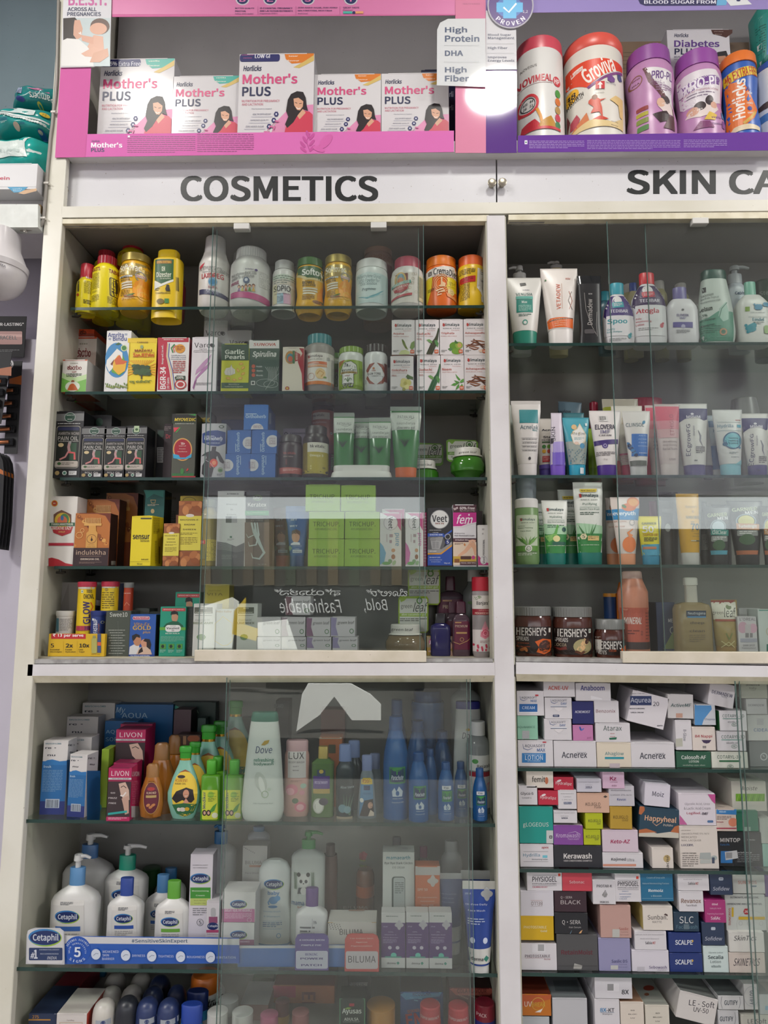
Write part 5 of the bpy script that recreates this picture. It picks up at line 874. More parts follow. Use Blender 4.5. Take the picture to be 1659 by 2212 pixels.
pain(725,284,912,734,'small black roll-on oil carton with pale green seal sticker',st=1)
for i,(x0,y0,x1,sx)in enumerate(((365,190,600,1),(1000,318,1120,0))):
 C(x0,y0,x1,734,'131317',['large black carton behind the three roll-on cartons','black carton behind the roll-on with the seal sticker'][i],[E(x0+140 if i==0 else x0+45,y0+60 if i==0 else y0+30,30,36,'2a4a3c')]+([]if i==0 else[R(1008,470,1078,605,'9a9a9c'),F(1014,478,1070,600,8,'5a5a5c')]),d=.06,Y=.118)
C(1064,266,1140,734,'2c1e22','thin maroon-black carton left of the green headed one',[T('Dr',1086,356,1128,394,'a83a44',b=.03),F(1070,290,1130,330,3,'8a7a7a',.4)],d=.05,Y=.1)
C(1140,178,1345,738,'4c4e44','olive carton with yellow capitals and red 70 years seal',[R(1140,178,1345,240,'1c1e1c'),R(1140,238,1345,262,'22301f'),P([(1250,178),(1345,178),(1345,195)],'3a9a44'),T('MYOVEDIC',1164,214,1350,242,'d8c03a',b=.03,sh=.15),B_('GUARANTEED PAIN RELIEF',1166,258,1335,268,'b8bab0'),P([(1152,298),(1205,296),(1160,340)],'c84050'),P([(1170,340),(1205,298),(1215,300),(1180,342)],'4a9a44'),E(1232,490,84,100,'c89a58',30),E(1232,490,74,90,'9a2030',30),T('70+',1216,428,1254,450,'e0d8d0',b=.03),T('Years of\nProven\nExcellence',1190,455,1272,512,'d8ccc0',b=.02),P([(1148,528),(1200,540),(1210,560),(1260,560),(1312,526),(1308,560),(1270,572),(1200,575),(1152,566)],'3a9ac0'),R(1130,698,1330,722,'2f6a3a'),R(1126,722,1345,738,'a82a34'),E(1228,680,16,26,'3a7a3c'),P([(1262,672),(1280,650),(1284,668),(1270,680)],'b83a3a')],d=.05,side='3a3c36')
C(1350,160,1475,738,'3a3c34','olive carton end with yellow capitals behind the pane edge',[T('MYOVEDIC',1356,212,1470,250,'b8a22c',b=.03),R(1340,395,1398,630,'8a8a64'),F(1344,402,1394,625,12,'4a4a3a'),P([(1352,292),(1374,298),(1356,325)],'a83a4a')],d=.05,Y=.10)
K(400,850,4.608)
def man():return[P([(160,625),(200,590),(265,570),(300,570),(340,590),(390,680),(380,700),(345,680),(320,620),(300,650),(215,640),(205,615)],'2c2c2e'),P([(268,530),(312,530),(306,570),(280,585),(262,570)],'343436'),P([(215,640),(310,640),(318,690),(280,760),(262,832),(200,832),(165,800),(170,720)],'2a2a2c'),E(285,692,40,42,'c84634'),E(288,690,20,22,'e0906a'),SWOOSH([(262,690),(240,720),(255,740)],8,'b84034'),O(175,790,120,130,4,'b8b8ba')]
C(158,300,402,832,'a9abad','grey carton with blue wave and red knee joint figure',[P([(172,400),(230,372),(320,366),(402,385),(402,500),(330,525),(240,518),(172,490)],'24407a'),T('Orthoherb',192,428,372,466,'d0d4dc',b=.03),R(192,422,290,428,'d0d4dc'),T('OIL',345,468,368,478,'c0c8d4',b=.02),T('JOINT PAIN RELIEF',210,488,350,500,'c0c8d4',b=.015),E(362,332,28,16,'4a5a4a'),E(362,332,16,8,'a9abad')]+man()+[E(350,762,28,28,'8a9a80'),E(350,766,20,14,'3a6a34'),F(316,800,370,822,2,'5a5c5e',.5)],d=.05,side='8a8c8e')
def ortho(x0,y0,x1,y1,label,tx,ty,up,sx,sy,**k):
 s=[T('Orthoherb',tx-14,ty-95,tx+18,ty+100,'a8c4d8',b=.03,rot=90 if up else-90),R(tx-24 if up else tx+24,ty-(-20 if up else 90),tx-18 if up else tx+30,ty+(100 if up else 0),'a8c4d8'),E(sx,sy,62,60,'c4c4c8',24)]+[T(t,sx-34,sy-34+i*18,sx+30,sy-22+i*18,'6a3a4a',b=.015,rot=180 if up else 0)for i,t in enumerate(('DO NOT','ACCEPT IF','SEAL IS','BROKEN'))]
 P0=[(x0,y0),(x1,y0)]
 clip=[o for o in s]
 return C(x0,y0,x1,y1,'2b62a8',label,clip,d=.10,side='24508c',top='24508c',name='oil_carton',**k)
z3=W(400+520/4.608,850+598/4.608,.052).z
ortho(398,600,648,832,'blue carton end with text facing down, bottom left of five',524,710,0,418,714)
ortho(648,600,898,832,'blue carton end with text facing down, bottom right of five',776,710,0,668,714)
ortho(418,366,655,597,'blue carton end with text facing up, middle left of five',524,480,1,634,492,base=z3)
ortho(662,366,912,597,'blue carton end with text facing up, middle right of five',772,480,1,870,474,base=z3)
C(584,112,826,360,'2f6cb4','blue carton lying across the top of the blue stack',[T('Orthoherb',602,210,804,246,'b8cee0',b=.03),R(602,200,712,208,'b8cee0'),P([(655,356)]+[(717+62*math.cos(math.radians(a)),356-58*math.sin(math.radians(a)))for a in range(180,-1,-15)],'c8c8cc'),T('DO NOT ACCEPT',680,318,764,345,'7a4a5a',b=.02),ON('R'),BAR(836,195,856,305,'a8b4c0',10)],d=.10,base=z3+W(500,850+362/4.608,.052).z-W(500,850+597/4.608,.052).z,side='24508c',top='24508c',name='oil_carton')
C(360,262,590,366,'1f4478','dark blue carton behind, left of the topmost blue carton',d=.06,Y=.16,base='px',name='oil_carton')
C(972,350,1210,832,'a79cb0','mauve carton with dark ring logo behind dark brown bottles',[O(1004,404,18,20,7,'3a343e'),T('CARBAMIDE',1046,388,1200,406,'3a343e',b=.025),T('FORTE',1046,412,1140,422,'3a343e',b=.02)],d=.04,Y=.16)
V(1050,[('body','2c2120',[(498,100),(525,118),(545,122),(800,122),(838,112)]),('cap','3a3634',[(428,98),(440,106),(500,108)],{'rib':.008,'seg':60})],'dark brown pill bottle with red-pink lettering and band',[R(938,745,1162,806,'a8564a'),T('hk vitals',985,590,1105,615,'b05a52',b=.02),T('Biotin Tablets',985,630,1082,643,'b8a8a4',b=.015),F(980,760,1130,785,2,'d0b0a8',.4),R(1012,665,1015,720,'b05a52'),R(1020,665,1022,720,'8a4a44')],on='body',name='pill_bottle')
V(1300,[('body','2a2422',[(420,108),(455,128),(480,130),(800,130),(836,115)]),('cap','34302e',[(338,98),(350,106),(425,108)],{'rib':.008,'seg':60})],'dark pill bottle with mustard and white label',[R(1168,498,1424,592,'c8c6b8'),R(1168,592,1424,805,'a89a30'),R(1168,498,1222,805,'7a6a26'),T('hk vitals:',1250,520,1395,550,'2a2826',b=.03),T('Omega-3',1248,616,1378,645,'d8d4b8',b=.03),E(1258,733,9,9,'c8bc70'),E(1258,757,9,9,'c8bc70'),T('60',1372,738,1396,758,'3a3618',b=.03)],on='body',name='pill_bottle')
V(1372,[('body','9e5648',[(190,112),(205,118),(425,118),(470,118),(838,118)]),('cap','2a2422',[(140,96),(150,104),(192,106)])],'coral-labelled pill bottle raised behind the mustard one',[R(1258,200,1442,268,'c4bcb4'),T('hk vitals:',1272,215,1395,240,'2a2826',b=.03),T('Multivitamin',1272,285,1410,308,'cfb0a8',b=.025),R(1448,390,1464,412,'d0c8c0'),R(1452,395,1460,407,'2a2422')],on='body',Y=.15,name='pill_bottle')
V(1452,[('body','6a2a30',[(600,40),(640,62),(800,62),(836,56)])],'small dark red bottle with green label behind the mustard one',[R(1452,605,1510,770,'5a6a4a'),F(1458,620,1500,760,8,'9aa88a',.4)],Y=.105,name='pill_bottle')
K(680,850,4.1475)
def gel(x,yt,yc,yb,ht,hc,capc,label,ty,s=1.0,**k):
 def tx(t,y,w,hh,c,**kk):return T(t,x-w/2*s,ty+y*s,x+w/2*s,ty+(y+hh)*s,c,**kk)
 g=[R(x-ht,yt+40*s,x+ht,yt+190*s,'b3bbb2'),tx('PATANJALI',0,130,26,'4a4c4a',b=.01),SWOOSH([(x-20,ty+32*s),(x+30,ty+40*s),(x+70*s,ty+20)],3,'5a5c5a'),tx('saundarya',55,150,30,'6a7068'),tx('aloe vera gel',95,148,28,'4a524a')]
 g+=[SWOOSH([(x-10,yt+330*s),(x-15+dx,yt+285*s),(x-30+dx*2.2,yt+258*s)],[9,8,1],'22382a')for dx in(-22,-8,8,22,34)]
 return tube(x,yt,yc,yb,ht,hc,'3f7a46:r0.2',capc,label,g,crimpcol='8a948c',crimp=38,**k)
gel(260,172,655,745,94,88,'cfcfca','aloe gel tube on a white cap, leftmost of four',256,.95)
gel(428,220,655,745,78,80,'cfcfca','aloe gel tube set back between two white-capped ones',286,.95,Y=.075)
gel(585,215,655,745,100,90,'cfcfca','aloe gel tube on a white cap, third of four',284,.98)
gel(815,118,672,746,140,100,'c8601f','largest aloe gel tube, standing on an orange cap',192,1.1)
V(420,[('lid','cdcdc8',[(658,245,90),(668,250,92),(712,250,92),(720,262,98),(748,275,104)])],'wide white oval tray lying in front of the aloe gel tubes',n=5,name='plastic_tray',Y=.047)
def leafjar(x,yt,yb,hw,label,cx,cy,**k):
 V(x,[('jar','3c7a24:a0.82,r0.1',[(yt+72,hw*.66),(yt+90,hw*.85),(yt+150,hw),(yb-35,hw*.96),(yb-6,hw*.74),(yb,hw*.66)]),('lid','d0d0c8',[(yt,hw*.68),(yt+8,hw*.74),(yt+62,hw*.76),(yt+66,hw*.86),(yt+78,hw*.86)])],label[0],[T('green leaf',x-hw*.5,yt+22,x+hw*.5,yt+50,'2a2c28',sh=.2,b=.012)],on='lid',name='gel_jar',**k)
 flat('price_card',label[1]+' '+ST['at'],'card',[(cx-143,cy-90),(cx-120,cy-105),(cx+120,cy-96),(cx+143,cy-72),(cx+140,cy+88),(cx+112,cy+104),(cx-115,cy+96),(cx-138,cy+76)],k.get('Y',.055)+.075,.002,'6a9a34',[RR(cx-128,cy-88,cx+128,cy+80,20,'c4c8bc'),P([(cx-128,cy-92),(cx-60,cy-92),(cx-90,cy-60)],'7aa83a'),E(cx+65,cy-60,32,28,'3f6a2c'),E(cx+65,cy-60,24,20,'c4c8bc'),E(cx+65,cy-58,16,14,'3f6a2c'),T('green',cx-110,cy-52,cx-4,cy-20,'33342e',b=.015),T('leaf',cx+8,cy-70,cx+120,cy+8,'22221e',b=.012,sh=.25),R(cx-128,cy+8,cx+128,cy+34,'5a8a2c'),B_('aloe vera skin gel',cx-118,cy+12,cx+118,cy+30,'d0d8c0'),F(cx-100,cy+46,cx+100,cy+66,2,'5a5c54',.4)])
leafjar(1368,500,745,156,['green gel jar with white lid at the right wall','green-edged backing card behind the right gel jar'],1320,515)
leafjar(985,610,745,128,['green gel jar half behind the orange-capped tube','green-edged backing card beside the orange-capped tube'],1010,545,Y=.085)
K(90,1030,4.046)
S(SHZ['a4'],.052,'on lowest cosmetics shelf')
C(62,172,298,782,'d2cec8','white syrup carton with red wave foot at the left wall',[E(113,232,28,28,'c88a1c'),E(113,232,20,20,'a8242c'),T('NO',102,224,124,240,'e0d0a0',b=.03),P([(105,400),(105,330),(140,305),(175,290),(210,305),(260,330),(260,400)],'6a4a3c'),E(182,380,68,66,'c8a83a',22),E(200,370,40,48,'4a7a4a'),E(180,385,44,44,'c86a4a'),E(180,360,14,22,'3a6a9a'),P([(85,436),(275,436),(255,490),(180,518),(105,490)],'a82c34'),P([(70,402),(290,400),(290,430),(70,430)],'2a5a40'),T('PANKAJAKASTHURI',86,406,275,424,'d8d8cc',b=.03),T('BREATHE EAZY',96,436,262,462,'e0d4c8',b=.03),T('SYRUP',148,474,206,490,'d8b06a',b=.015),R(58,578,280,602,'a8283a'),P([(48,715),(90,706),(150,722),(210,755),(280,768),(280,782),(48,782)],'a8202c')],d=.06,side='c4c0ba')
BRG='a8602c'
def bringha(x0,y0,x1,y1,label,full=1,**k):
 w,h,X,Yv=fr(x0,y0,x1,y1)
 g=[P([(x0,Yv(.0)),(X(.55),y0),(X(.9),Yv(.04)),(x1,Yv(.12)),(x1,Yv(.66)),(x0,Yv(.66))],'b06a2e'),P([(X(.55),y0),(x1,y0),(x1,Yv(.2)),(X(.85),Yv(.05))],'6a2a14')]+[E(X((i*.37)%.96+.02),Yv((i*.23)%.6+.03),w*(.02+.02*(i%3)),h*(.012+.012*(i%3)),['8a4a1c','c4823c','7a3a18','d09a50'][i%4])for i in range(26)]+[O(X(.14),Yv(.42),w*.10,h*.06,5,'d8a868'),O(X(.22),Yv(.33),w*.06,h*.04,4,'d8a868')]
 g+=[R(X(.29+i*.042),Yv(.09),X(.308+i*.042),Yv(.21),'d8b070')for i in range(11)]+[R(X(.26),Yv(.195),X(.76),Yv(.24),'d0a058')]
 if full:g+=[P([(X(.40),Yv(.24)),(X(.60),Yv(.24)),(X(.62),Yv(.34)),(X(.66),Yv(.38)),(X(.66),Yv(.66)),(X(.34),Yv(.66)),(X(.34),Yv(.38)),(X(.40),Yv(.34))],'c8954a'),O(X(.5),Yv(.49),w*.14,h*.085,4,'6a3c1c'),R(X(.495),Yv(.44),X(.51),Yv(.53),'3a2214'),P([(X(.5),Yv(.46)),(X(.54),Yv(.51)),(X(.5),Yv(.54)),(X(.47),Yv(.51))],'3a2214'),T('GROWS\nNEW HAIR',X(.38),Yv(.60),X(.62),Yv(.645),'5a341a',b=.02),R(x0,Yv(.66),x1,y1,'2e1a1e'),T('indulekha',X(.08),Yv(.70),X(.92),Yv(.79),'c0a48c',b=.014),R(X(.2),Yv(.815),X(.8),Yv(.82),'a88a78'),T('BRINGHA OIL',X(.22),Yv(.855),X(.76),Yv(.89),'c8b8a8',b=.03),F(X(.18),Yv(.925),X(.82),Yv(.96),2,'8a7468',.4),ON('R'),BAR(x1+8,Yv(.90),x1+50,Yv(.975),'9a948c',12)]
 C(x0,y0,x1,y1,'7a3a1c',label,g,norm=1,side='2a1712',name='oil_carton',**k)
bringha(286,318,592,782,'front amber oil carton with golden comb bottle picture',d=.045,Y=.050)
bringha(385,196,668,782,'amber oil carton with comb picture, second from the front',0,d=.045,Y=.104)
bringha(552,142,830,782,'amber oil carton with comb picture at the back',0,d=.04,Y=.16)
C(768,342,966,790,'dcc81c','bright yellow lotion carton turned slightly to show its side',[T('sensur',796,508,944,546,'26241c',b=.035),T('lotion',866,546,940,570,'33301c',b=.02),R(866,358,962,370,'3a3a2a'),R(775,740,946,742,'8a7c18'),T('50 ml',834,752,880,770,'33301c',b=.012),T('Intrasic',872,714,936,728,'33301c',b=.02,sh=.2),ON('R'),F(975,360,1030,500,16,'6a6018',.35),BAR(1020,610,1034,760,'4a4414',10),F(988,560,1008,760,22,'6a6018',.35)],d=.05,side='c4b018',yaw=-14,Y=.05)
C(892,116,1064,782,'1a5a58','tall teal oil carton behind the yellow lotion carton',[P([(892,116),(1064,116),(1064,180),(980,150),(920,190)],'2a7a72'),P([(950,200),(1000,200),(992,232),(958,232)],'b8a070'),P([(956,206),(994,206),(988,226),(962,226)],'1a5a58'),F(926,240,1024,258,2,'b8b0a0',.5),E(970,300,16,20,'b8a070'),ON('R'),T('indulekha',1080,170,1172,198,'7a6a44',b=.02),F(1110,300,1170,480,12,'4a4a3c',.3)],d=.055,Y=.115,side='17201c')
def badam(x0,y0,x1,y1,label,**k):
 w,h,X,Yv=fr(x0,y0,x1,y1)
 alm=[E(X((i*.41)%.9+.05),Yv(b+((i*.17)%1)*.15),w*.2,h*.05,['a8683a','8a4c26','b87a48'][i%3],rot=(i*53)%180)for b in(.02,.82)for i in range(7)]
 C(x0,y0,x1,y1,'8a5230',label,[o for o in alm]+[R(x0,Yv(.23),x1,Yv(.76),'cfc24a'),E(X(.5),Yv(.225),w*.18,h*.025,'d0c8c0'),T('RAUGHAN-E-\nBADAM\nSHIREEN',X(.08),Yv(.28),X(.92),Yv(.45),'3a2c18',b=.03),F(X(.12),Yv(.49),X(.86),Yv(.53),2,'6a5a20',.4),F(X(.12),Yv(.56),X(.86),Yv(.68),5,'7a6a20',.4)],d=.045,norm=1,side='6a3c24',name='oil_carton',**k)
badam(1062,408,1200,786,'small almond oil carton right of the yellow lotion carton')
badam(1190,212,1392,786,'large almond oil carton at the pane edge',Y=.056)
C(1200,168,1400,782,'a8922a','mustard carton behind the large almond oil carton',[O(1290,215,60,40,5,'5a4a1a')],d=.05,Y=.112)
C(1165,332,1215,782,'7a4a2a','narrow brown carton between the two almond oil cartons',d=.05,Y=.105)
OILC='8a7c34:a0.72,r0.1'
V(1462,[('bottle',OILC,[(268,42),(300,60),(330,82),(350,84),(440,80),(500,84),(780,84),(790,76)]),('cap','4a5238',[(205,52),(212,56),(268,56)],{'rib':.012,'seg':56})],'clear golden oil bottle with olive cap and yellow label',[R(1388,556,1442,590,'a83a34'),T('Oil',1390,565,1425,582,'d8c8b0',b=.03),R(1442,550,1532,735,'b8a83a'),F(1448,560,1526,730,14,'6a6020',.4),R(1388,590,1440,720,'6a6a34')],on='bottle')
K(440,1030,4.1475)
C(116,128,376,806,'b4b4b4','pale grey hair oil carton with black wave foot',[P([(140,190),(165,172),(376,172),(376,806),(116,806)],'c0c0c0'),B_('ATRIMED',208,146,314,160,'4a4848'),T('Denz\n&\nDarc',206,240,300,345,'3a3a3c',b=.012),R(198,354,250,412,'4a4a4e'),R(250,354,300,412,'9a9a9e'),RR(234,530,254,548,4,'4a6a5a'),F(212,556,276,576,2,'7a7a7c',.4),P([(120,580),(200,590),(290,625),(366,590),(360,806),(116,806)],'54545a')]+[SWOOSH([(120,585+i*9),(200,598+i*8),(285,632+i*6),(365,598+i*9)],1.8,'9a9a9e')for i in range(8)]+[F(160,700,300,745,3,'7a7a80',.35)],d=.05)
C(352,128,588,806,'313134','black hair oil carton with green band and pale hair strands',[E(482,188,40,25,'6a8a4a'),E(480,186,36,20,'313134'),T('Dabur',444,174,506,200,'c0c0bc',sh=.2,b=.015),T('Keratex',396,232,562,268,'d0ccc8',b=.016),T('Oil',544,274,564,286,'c0bcb8'),R(372,304,584,346,'2f8a50'),T('Ayurvedic Medicinal Oil',390,316,552,330,'b8d0b8')]+[T(t,424,352+i*18,532,363+i*18,'b8b4b0',b=.012)for i,t in enumerate(('Hair fall control','Dandruff control','Scalp nourishment'))]+[R(368,408,588,806,'6a5e58')]+[R(368,414+i*13,588,416+i*13,'7a6c66')for i in range(30)]+[SWOOSH([(430+i*26,410),(450+i*22,500),(500+i*8,600),(545-i*3,680),(500,735),(440,725),(425,680)],[16,20,20,22,18,12,2],'a4b0ac')for i in range(2)]+[SWOOSH([(480,410),(495,520),(470,610),(410,620),(400,580)],[12,16,14,10,2],'aab4b0'),SWOOSH([(465,420),(455,520),(400,545),(380,510)],[10,12,9,2],'aab4b0'),T('Vol. 100 ml',488,778,562,790,'b0aca8')],d=.05)
def setwet(x,yt,yb,ht,label,col,capc,**k):
 tube(x,yt,708,yb,ht,66,col,capc,label,[T('SET\nWET',x-85+14,375,x,450,'b8c0c8',b=.03),E(x-15,540,36,52,'b08468'),P([(x-55,530),(x-50,485),(x-10,470),(x+25,490),(x+25,530),(x,510),(x-40,512)],'4a3226'),P([(x-60,600),(x-30,585),(x+20,590),(x+25,612),(x-60,612)],'c8ccd0'),E(x-70,640,24,26,'6a8a6a',4),T('CASUALLY\nCOOL',x-40,618,x+38,650,'b8c4cc',b=.02),R(x-42,655,x+40,682,'c0c8cc'),B_('MEDIUM HOLD',x-36,662,x+34,676,'3a4a6a')],crimp=50,**k)
setwet(842,262,805,112,'blue hair gel tube with a smiling young man printed','2a5488:r0.2','23406c')
setwet(712,278,805,92,'orange-brown hair gel tube behind the blue one','6a4a3c:r0.2','a8583c',Y=.1)
TR='84a83a'
def trich(x0,y0,x1,y1,label,zb):
 w,h,X,Yv=fr(x0,y0,x1,y1)
 return C(x0,y0,x1,y1,TR,label,[T('TRICHUP.',X(.12),Yv(.36),X(.88),Yv(.54),'3a4a1c',b=.012),T('AYURVEDIC OIL',X(.17),Yv(.60),X(.81),Yv(.68),'4f5f2a'),R(X(.1),Yv(.02),X(.82),Yv(.028),'4a5c20')],d=.06,base=zb,side='7a9c34',top='a8c468',name='oil_carton',group='lime oil cartons stacked behind the door')
tz1=W(440+1090/4.1475,1030+555/4.1475,.052).z;tz2=W(440+1090/4.1475,1030+311/4.1475,.052).z
for x0,y0,x1,y1,r,c in((934,558,1258,800,0,'left'),(1262,558,1576,800,0,'right'),(942,314,1258,556,1,'left'),(1266,314,1576,556,1,'right'),(912,70,1222,310,2,'left'),(1230,76,1540,312,2,'right')):
 trich(x0,y0,x1,y1,'lime green hair oil carton, %s row %s of the stack'%(('bottom','middle','top')[r],c),(None,tz1+.0004,tz2+.0008)[r])
K(720,1030,4.484)
def veet(x0,y0,x1,y1,label,c2,full=1,**k):
 w,h,X,Yv=fr(x0,y0,x1,y1)
 g=[P([(X(.05),Yv(.0)),(X(.98),y0),(X(.98),Yv(.34)),(X(.62),Yv(.12))],'b03a78')]
 if full:g+=[E(X(.50),Yv(.19),w*.33,h*.135,'9a949a',26),E(X(.50),Yv(.19),w*.31,h*.128,'d0cdd0',26),T('Veet',X(.40),Yv(.08),X(.60),Yv(.30),'2c2a34',b=.02,rot=-90),T('pure',X(.66),Yv(.38),X(.88),Yv(.62),c2,b=.02,rot=-90),F(X(.44),Yv(.40),X(.60),Yv(.62),2,'a08a90',.5),R(X(.30),Yv(.40),X(.34),Yv(.55),'b0a4a4'),P([(x0,Yv(.55)),(X(.15),Yv(.62)),(X(.28),Yv(.75)),(X(.20),Yv(.92)),(x0,Yv(.97))],c2),E(X(.62),Yv(.70),w*.09,h*.035,'b88a6a'),E(X(.62),Yv(.82),w*.09,h*.045,'8a5a44'),E(X(.48),Yv(.90),w*.1,h*.035,'7a9a70',rot=40),E(X(.66),Yv(.93),w*.12,h*.03,'8aa880',rot=-60),E(X(.30),Yv(.94),w*.2,h*.03,'6a9a5a')]
 C(x0,y0,x1,y1,'c8c8c6',label,g,norm=1,side='aaa6a8',name='cream_carton',**k)
veet(452,348,660,858,'white cream carton with pink corner and blue swirl','6a9ab4',d=.04)
veet(698,346,872,858,'white cream carton with pink corner and pink swirl','b86a9a',d=.04)
veet(470,312,692,858,'white cream carton with pink corner, behind the blue-swirl one','b86a9a',0,d=.04,Y=.1)
C(872,345,905,858,'b8346c','narrow pink carton edge beside the black cream carton',[F(878,380,900,840,16,'d8a0b8',.4)],d=.04,Y=.062)
C(910,302,1152,858,'2b2b2e','black cream carton with round white badge and bare torso',[E(1030,412,92,92,'8a8a8c',30),E(1030,412,86,86,'d0d0ce',30),T('Veet',956,372,1104,438,'22222a',b=.022),B_('MEN',990,444,1070,460,'7a3a2a'),P([(914,575),(1060,572),(1150,512),(1150,530),(1065,590),(914,590)],'2a50a8'),R(914,548,1070,574,'2a50a8'),B_('HAIR REMOVAL\nCREAM',932,514,1048,544,'d4d4d4'),B_('SENSITIVE SKIN',932,554,1056,568,'d0d8e4'),P([(914,580),(1060,575),(1085,640),(1060,705),(914,705)],'5a5a5c'),P([(940,590),(1062,584),(1050,640),(1030,700),(955,700),(945,640)],'9a9a9a'),E(968,605,32,20,'868686'),E(1026,602,30,20,'8c8c8c')]+[E(975+(i%2)*34,640+(i//2)*20,15,9,'868688')for i in range(6)]+[P([(914,760),(1050,745),(1150,660),(1150,858),(914,858)],'23479a'),P([(914,740),(1040,738),(1150,655),(1150,672),(1045,752),(914,753)],'c88a2a'),P([(914,706),(1050,700),(1150,625),(1150,655),(1040,738),(914,738)],'8a8a8a'),B_('CHEST & BODY',932,716,1000,726,'e0e0e0'),O(1108,580,28,28,6,'b0b0b0'),E(1106,632,24,26,'1f2f6a'),T('5',1096,618,1118,646,'e0e0e8',b=.035),B_('NO RISK OF CUTS',932,776,1036,786,'d0d8e8'),B_('ALSO SUITABLE FOR\nINTIMATE AREA',932,802,1052,826,'d0d8e8'),T('50g net',1072,830,1130,844,'d8e0ea',b=.02)],d=.04)
C(1160,270,1385,856,'cfcdd0','pink-topped cream carton reading 60% Free with bare legs',[R(1155,270,1385,348,'45222c'),B_('New',1166,292,1208,318,'d8c8c8',rot=-30),T('60% Free',1224,290,1370,318,'e0d8d8',b=.03),T('40g at the price of 25g',1224,324,1368,336,'d8c8c8',b=.015),P([(1155,346),(1385,346),(1385,440),(1300,455),(1240,478),(1155,480)],'b3247c'),P([(1155,480),(1240,478),(1300,456),(1385,438),(1385,446),(1300,468),(1240,488),(1155,492)],'d8cdd4'),T('fem',1198,366,1350,456,'e0d4dc',b=.018,sh=.25),E(1314,368,7,10,'e0d4dc'),T('naturals',1234,440,1318,454,'e0d4dc'),T('Brightening',1174,540,1272,556,'4a444c'),B_('Hair Removal Cream',1174,562,1366,576,'3a343c'),R(1160,594,1385,632,'4a2a34'),B_('3X Radiant Skin',1178,604,1308,618,'d8ccc8'),R(1160,632,1385,856,'cdb9a4'),SWOOSH([(1210,770),(1280,720),(1345,640)],[24,34,44],'d0a184'),SWOOSH([(1340,640),(1370,690),(1385,760)],[50,40,34],'c99a7c'),SWOOSH([(1310,625),(1350,618),(1378,625)],22,'d3a68c'),R(1160,770,1385,830,'b8973a'),R(1172,795,1222,832,'7a4a22'),RR(1232,768,1335,800,6,'4a2a24'),E(1356,782,18,18,'b03a78'),R(1226,820,1385,856,'4a2a30'),B_('FOR ALL SKIN TYPES',1236,828,1378,840,'d0c0b8'),F(1175,642,1258,660,2,'6a4a44',.45),P([(1262,660),(1270,640),(1282,660),(1272,672)],'b8743a')],d=.04)
C(1396,468,1508,856,'cdcbc9','small white tube carton with text running up, at right wall',[T('PROFESSIONAL',1447,606,1466,760,'3a363a',b=.028,rot=90),F(1440,500,1462,585,2,'a8a4a4',.4),P([(1402,760),(1440,800),(1506,840),(1506,856),(1402,856)],'b02f74'),E(1456,808,34,42,'9a949a',24),E(1456,808,31,38,'cfcdcd',24),T('Veet',1444,774,1470,840,'2a2a34',b=.02,rot=90)],d=.03,Y=.055)
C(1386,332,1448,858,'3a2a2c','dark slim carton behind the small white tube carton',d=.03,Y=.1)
K(60,1220,3.95)
S(SHZ['a5'],.05,'on cosmetics cabinet floor')
YD=WZ(60+410/3.95,1220+783/3.95,SHZ['a5']).y
C(174,590,655,783,'cfa81e','yellow counter display box printed 5, 2x and 10x',[P([(200,575),(485,575),(495,590),(495,632),(200,632)],'b4232c'),T('₹ 13 per serve',215,586,476,622,'e8dcd8',b=.03)]+[T(a,x,672,x+w_,706,'2c2612',b=.036)for a,x,w_ in(('5',195,30),('2x',324,62),('10x',440,86))]+[B_(t,x,717,x+w_,730,'3a3214')for t,x,w_ in(('Essential',194,78),('Faster',322,58),('Less',436,38))]+[B_(t,x,736,x+w_,750,'3a3214')for t,x,w_ in(('Electrolytes',194,100),('Hydration',322,88),('Sugar',436,52))]+[R(304,650,306,760,'b8941a'),R(422,650,424,760,'b8941a'),RR(545,625,592,755,12,'a8a45a'),R(556,605,580,628,'8a8a5a'),R(596,590,626,750,'3a4a7a'),R(596,660,626,690,'c85a3a'),B_('Drop. Fizz. Drink.',545,760,620,767,'3a3214')],d=.012,Y=YD,name='display_box',cat='display box',flap=False,parts=())
C(260,150,815,783,'9c9896','sloping grey back board of the yellow display box',[P([(270,390),(350,155),(352,390)],'8a8684')],d=.004,Y=YD+.1,name='display_board',cat='display board',flap=False)
C(745,160,815,783,'2c3c66','dark blue side flap of the display back board',d=.004,Y=YD+.095,name='display_board',cat='display board',flap=False,yaw=30)
def fizz(x,yt,yb,hw,label,col,capc,gfx,Y,**k):
 V(x,[('body',col,[(yt+44,hw*.93),(yb,hw*.93)]),('cap',capc,[(yt,hw*.94),(yt+4,hw),(yt+28,hw*1.0),(yt+44,hw*.97)])],label,gfx,on='body',name='tablet_tube',Y=Y,**k)
fizz(492,145,783,76,'tall yellow tablet tube with red cap reading GLOW','d8b81e','b8344a',[R(420,190,572,206,'c8c4b8'),T('GLOW',486,312,534,505,'3a2c5a',b=.034,rot=90),R(470,215,490,240,'d8d8c8'),R(474,220,486,235,'3a7a4a'),T('CHICNUTRIX',492,250,600,290,'3a3414',b=.03),O(525,218,9,6,3,'3a3414'),O(541,218,9,6,3,'3a3414'),O(525,233,9,6,3,'3a3414'),O(541,233,9,6,3,'3a3414'),R(420,520,572,560,'a8344a'),T('HI',500,522,528,555,'3a2c5a',b=.03),SWOOSH([(535,400),(550,360),(540,320)],6,'c8502a')],YD+.03)
fizz(692,142,783,74,'yellow tablet tube with red cap turned to its fine print','d8bc2a','b8344a',[F(640,235,740,380,8,'6a5a1c',.4),E(685,212,14,13,'5a4a18'),E(685,212,10,9,'d8bc2a'),R(624,188,760,198,'c8c4b8')],YD+.045)
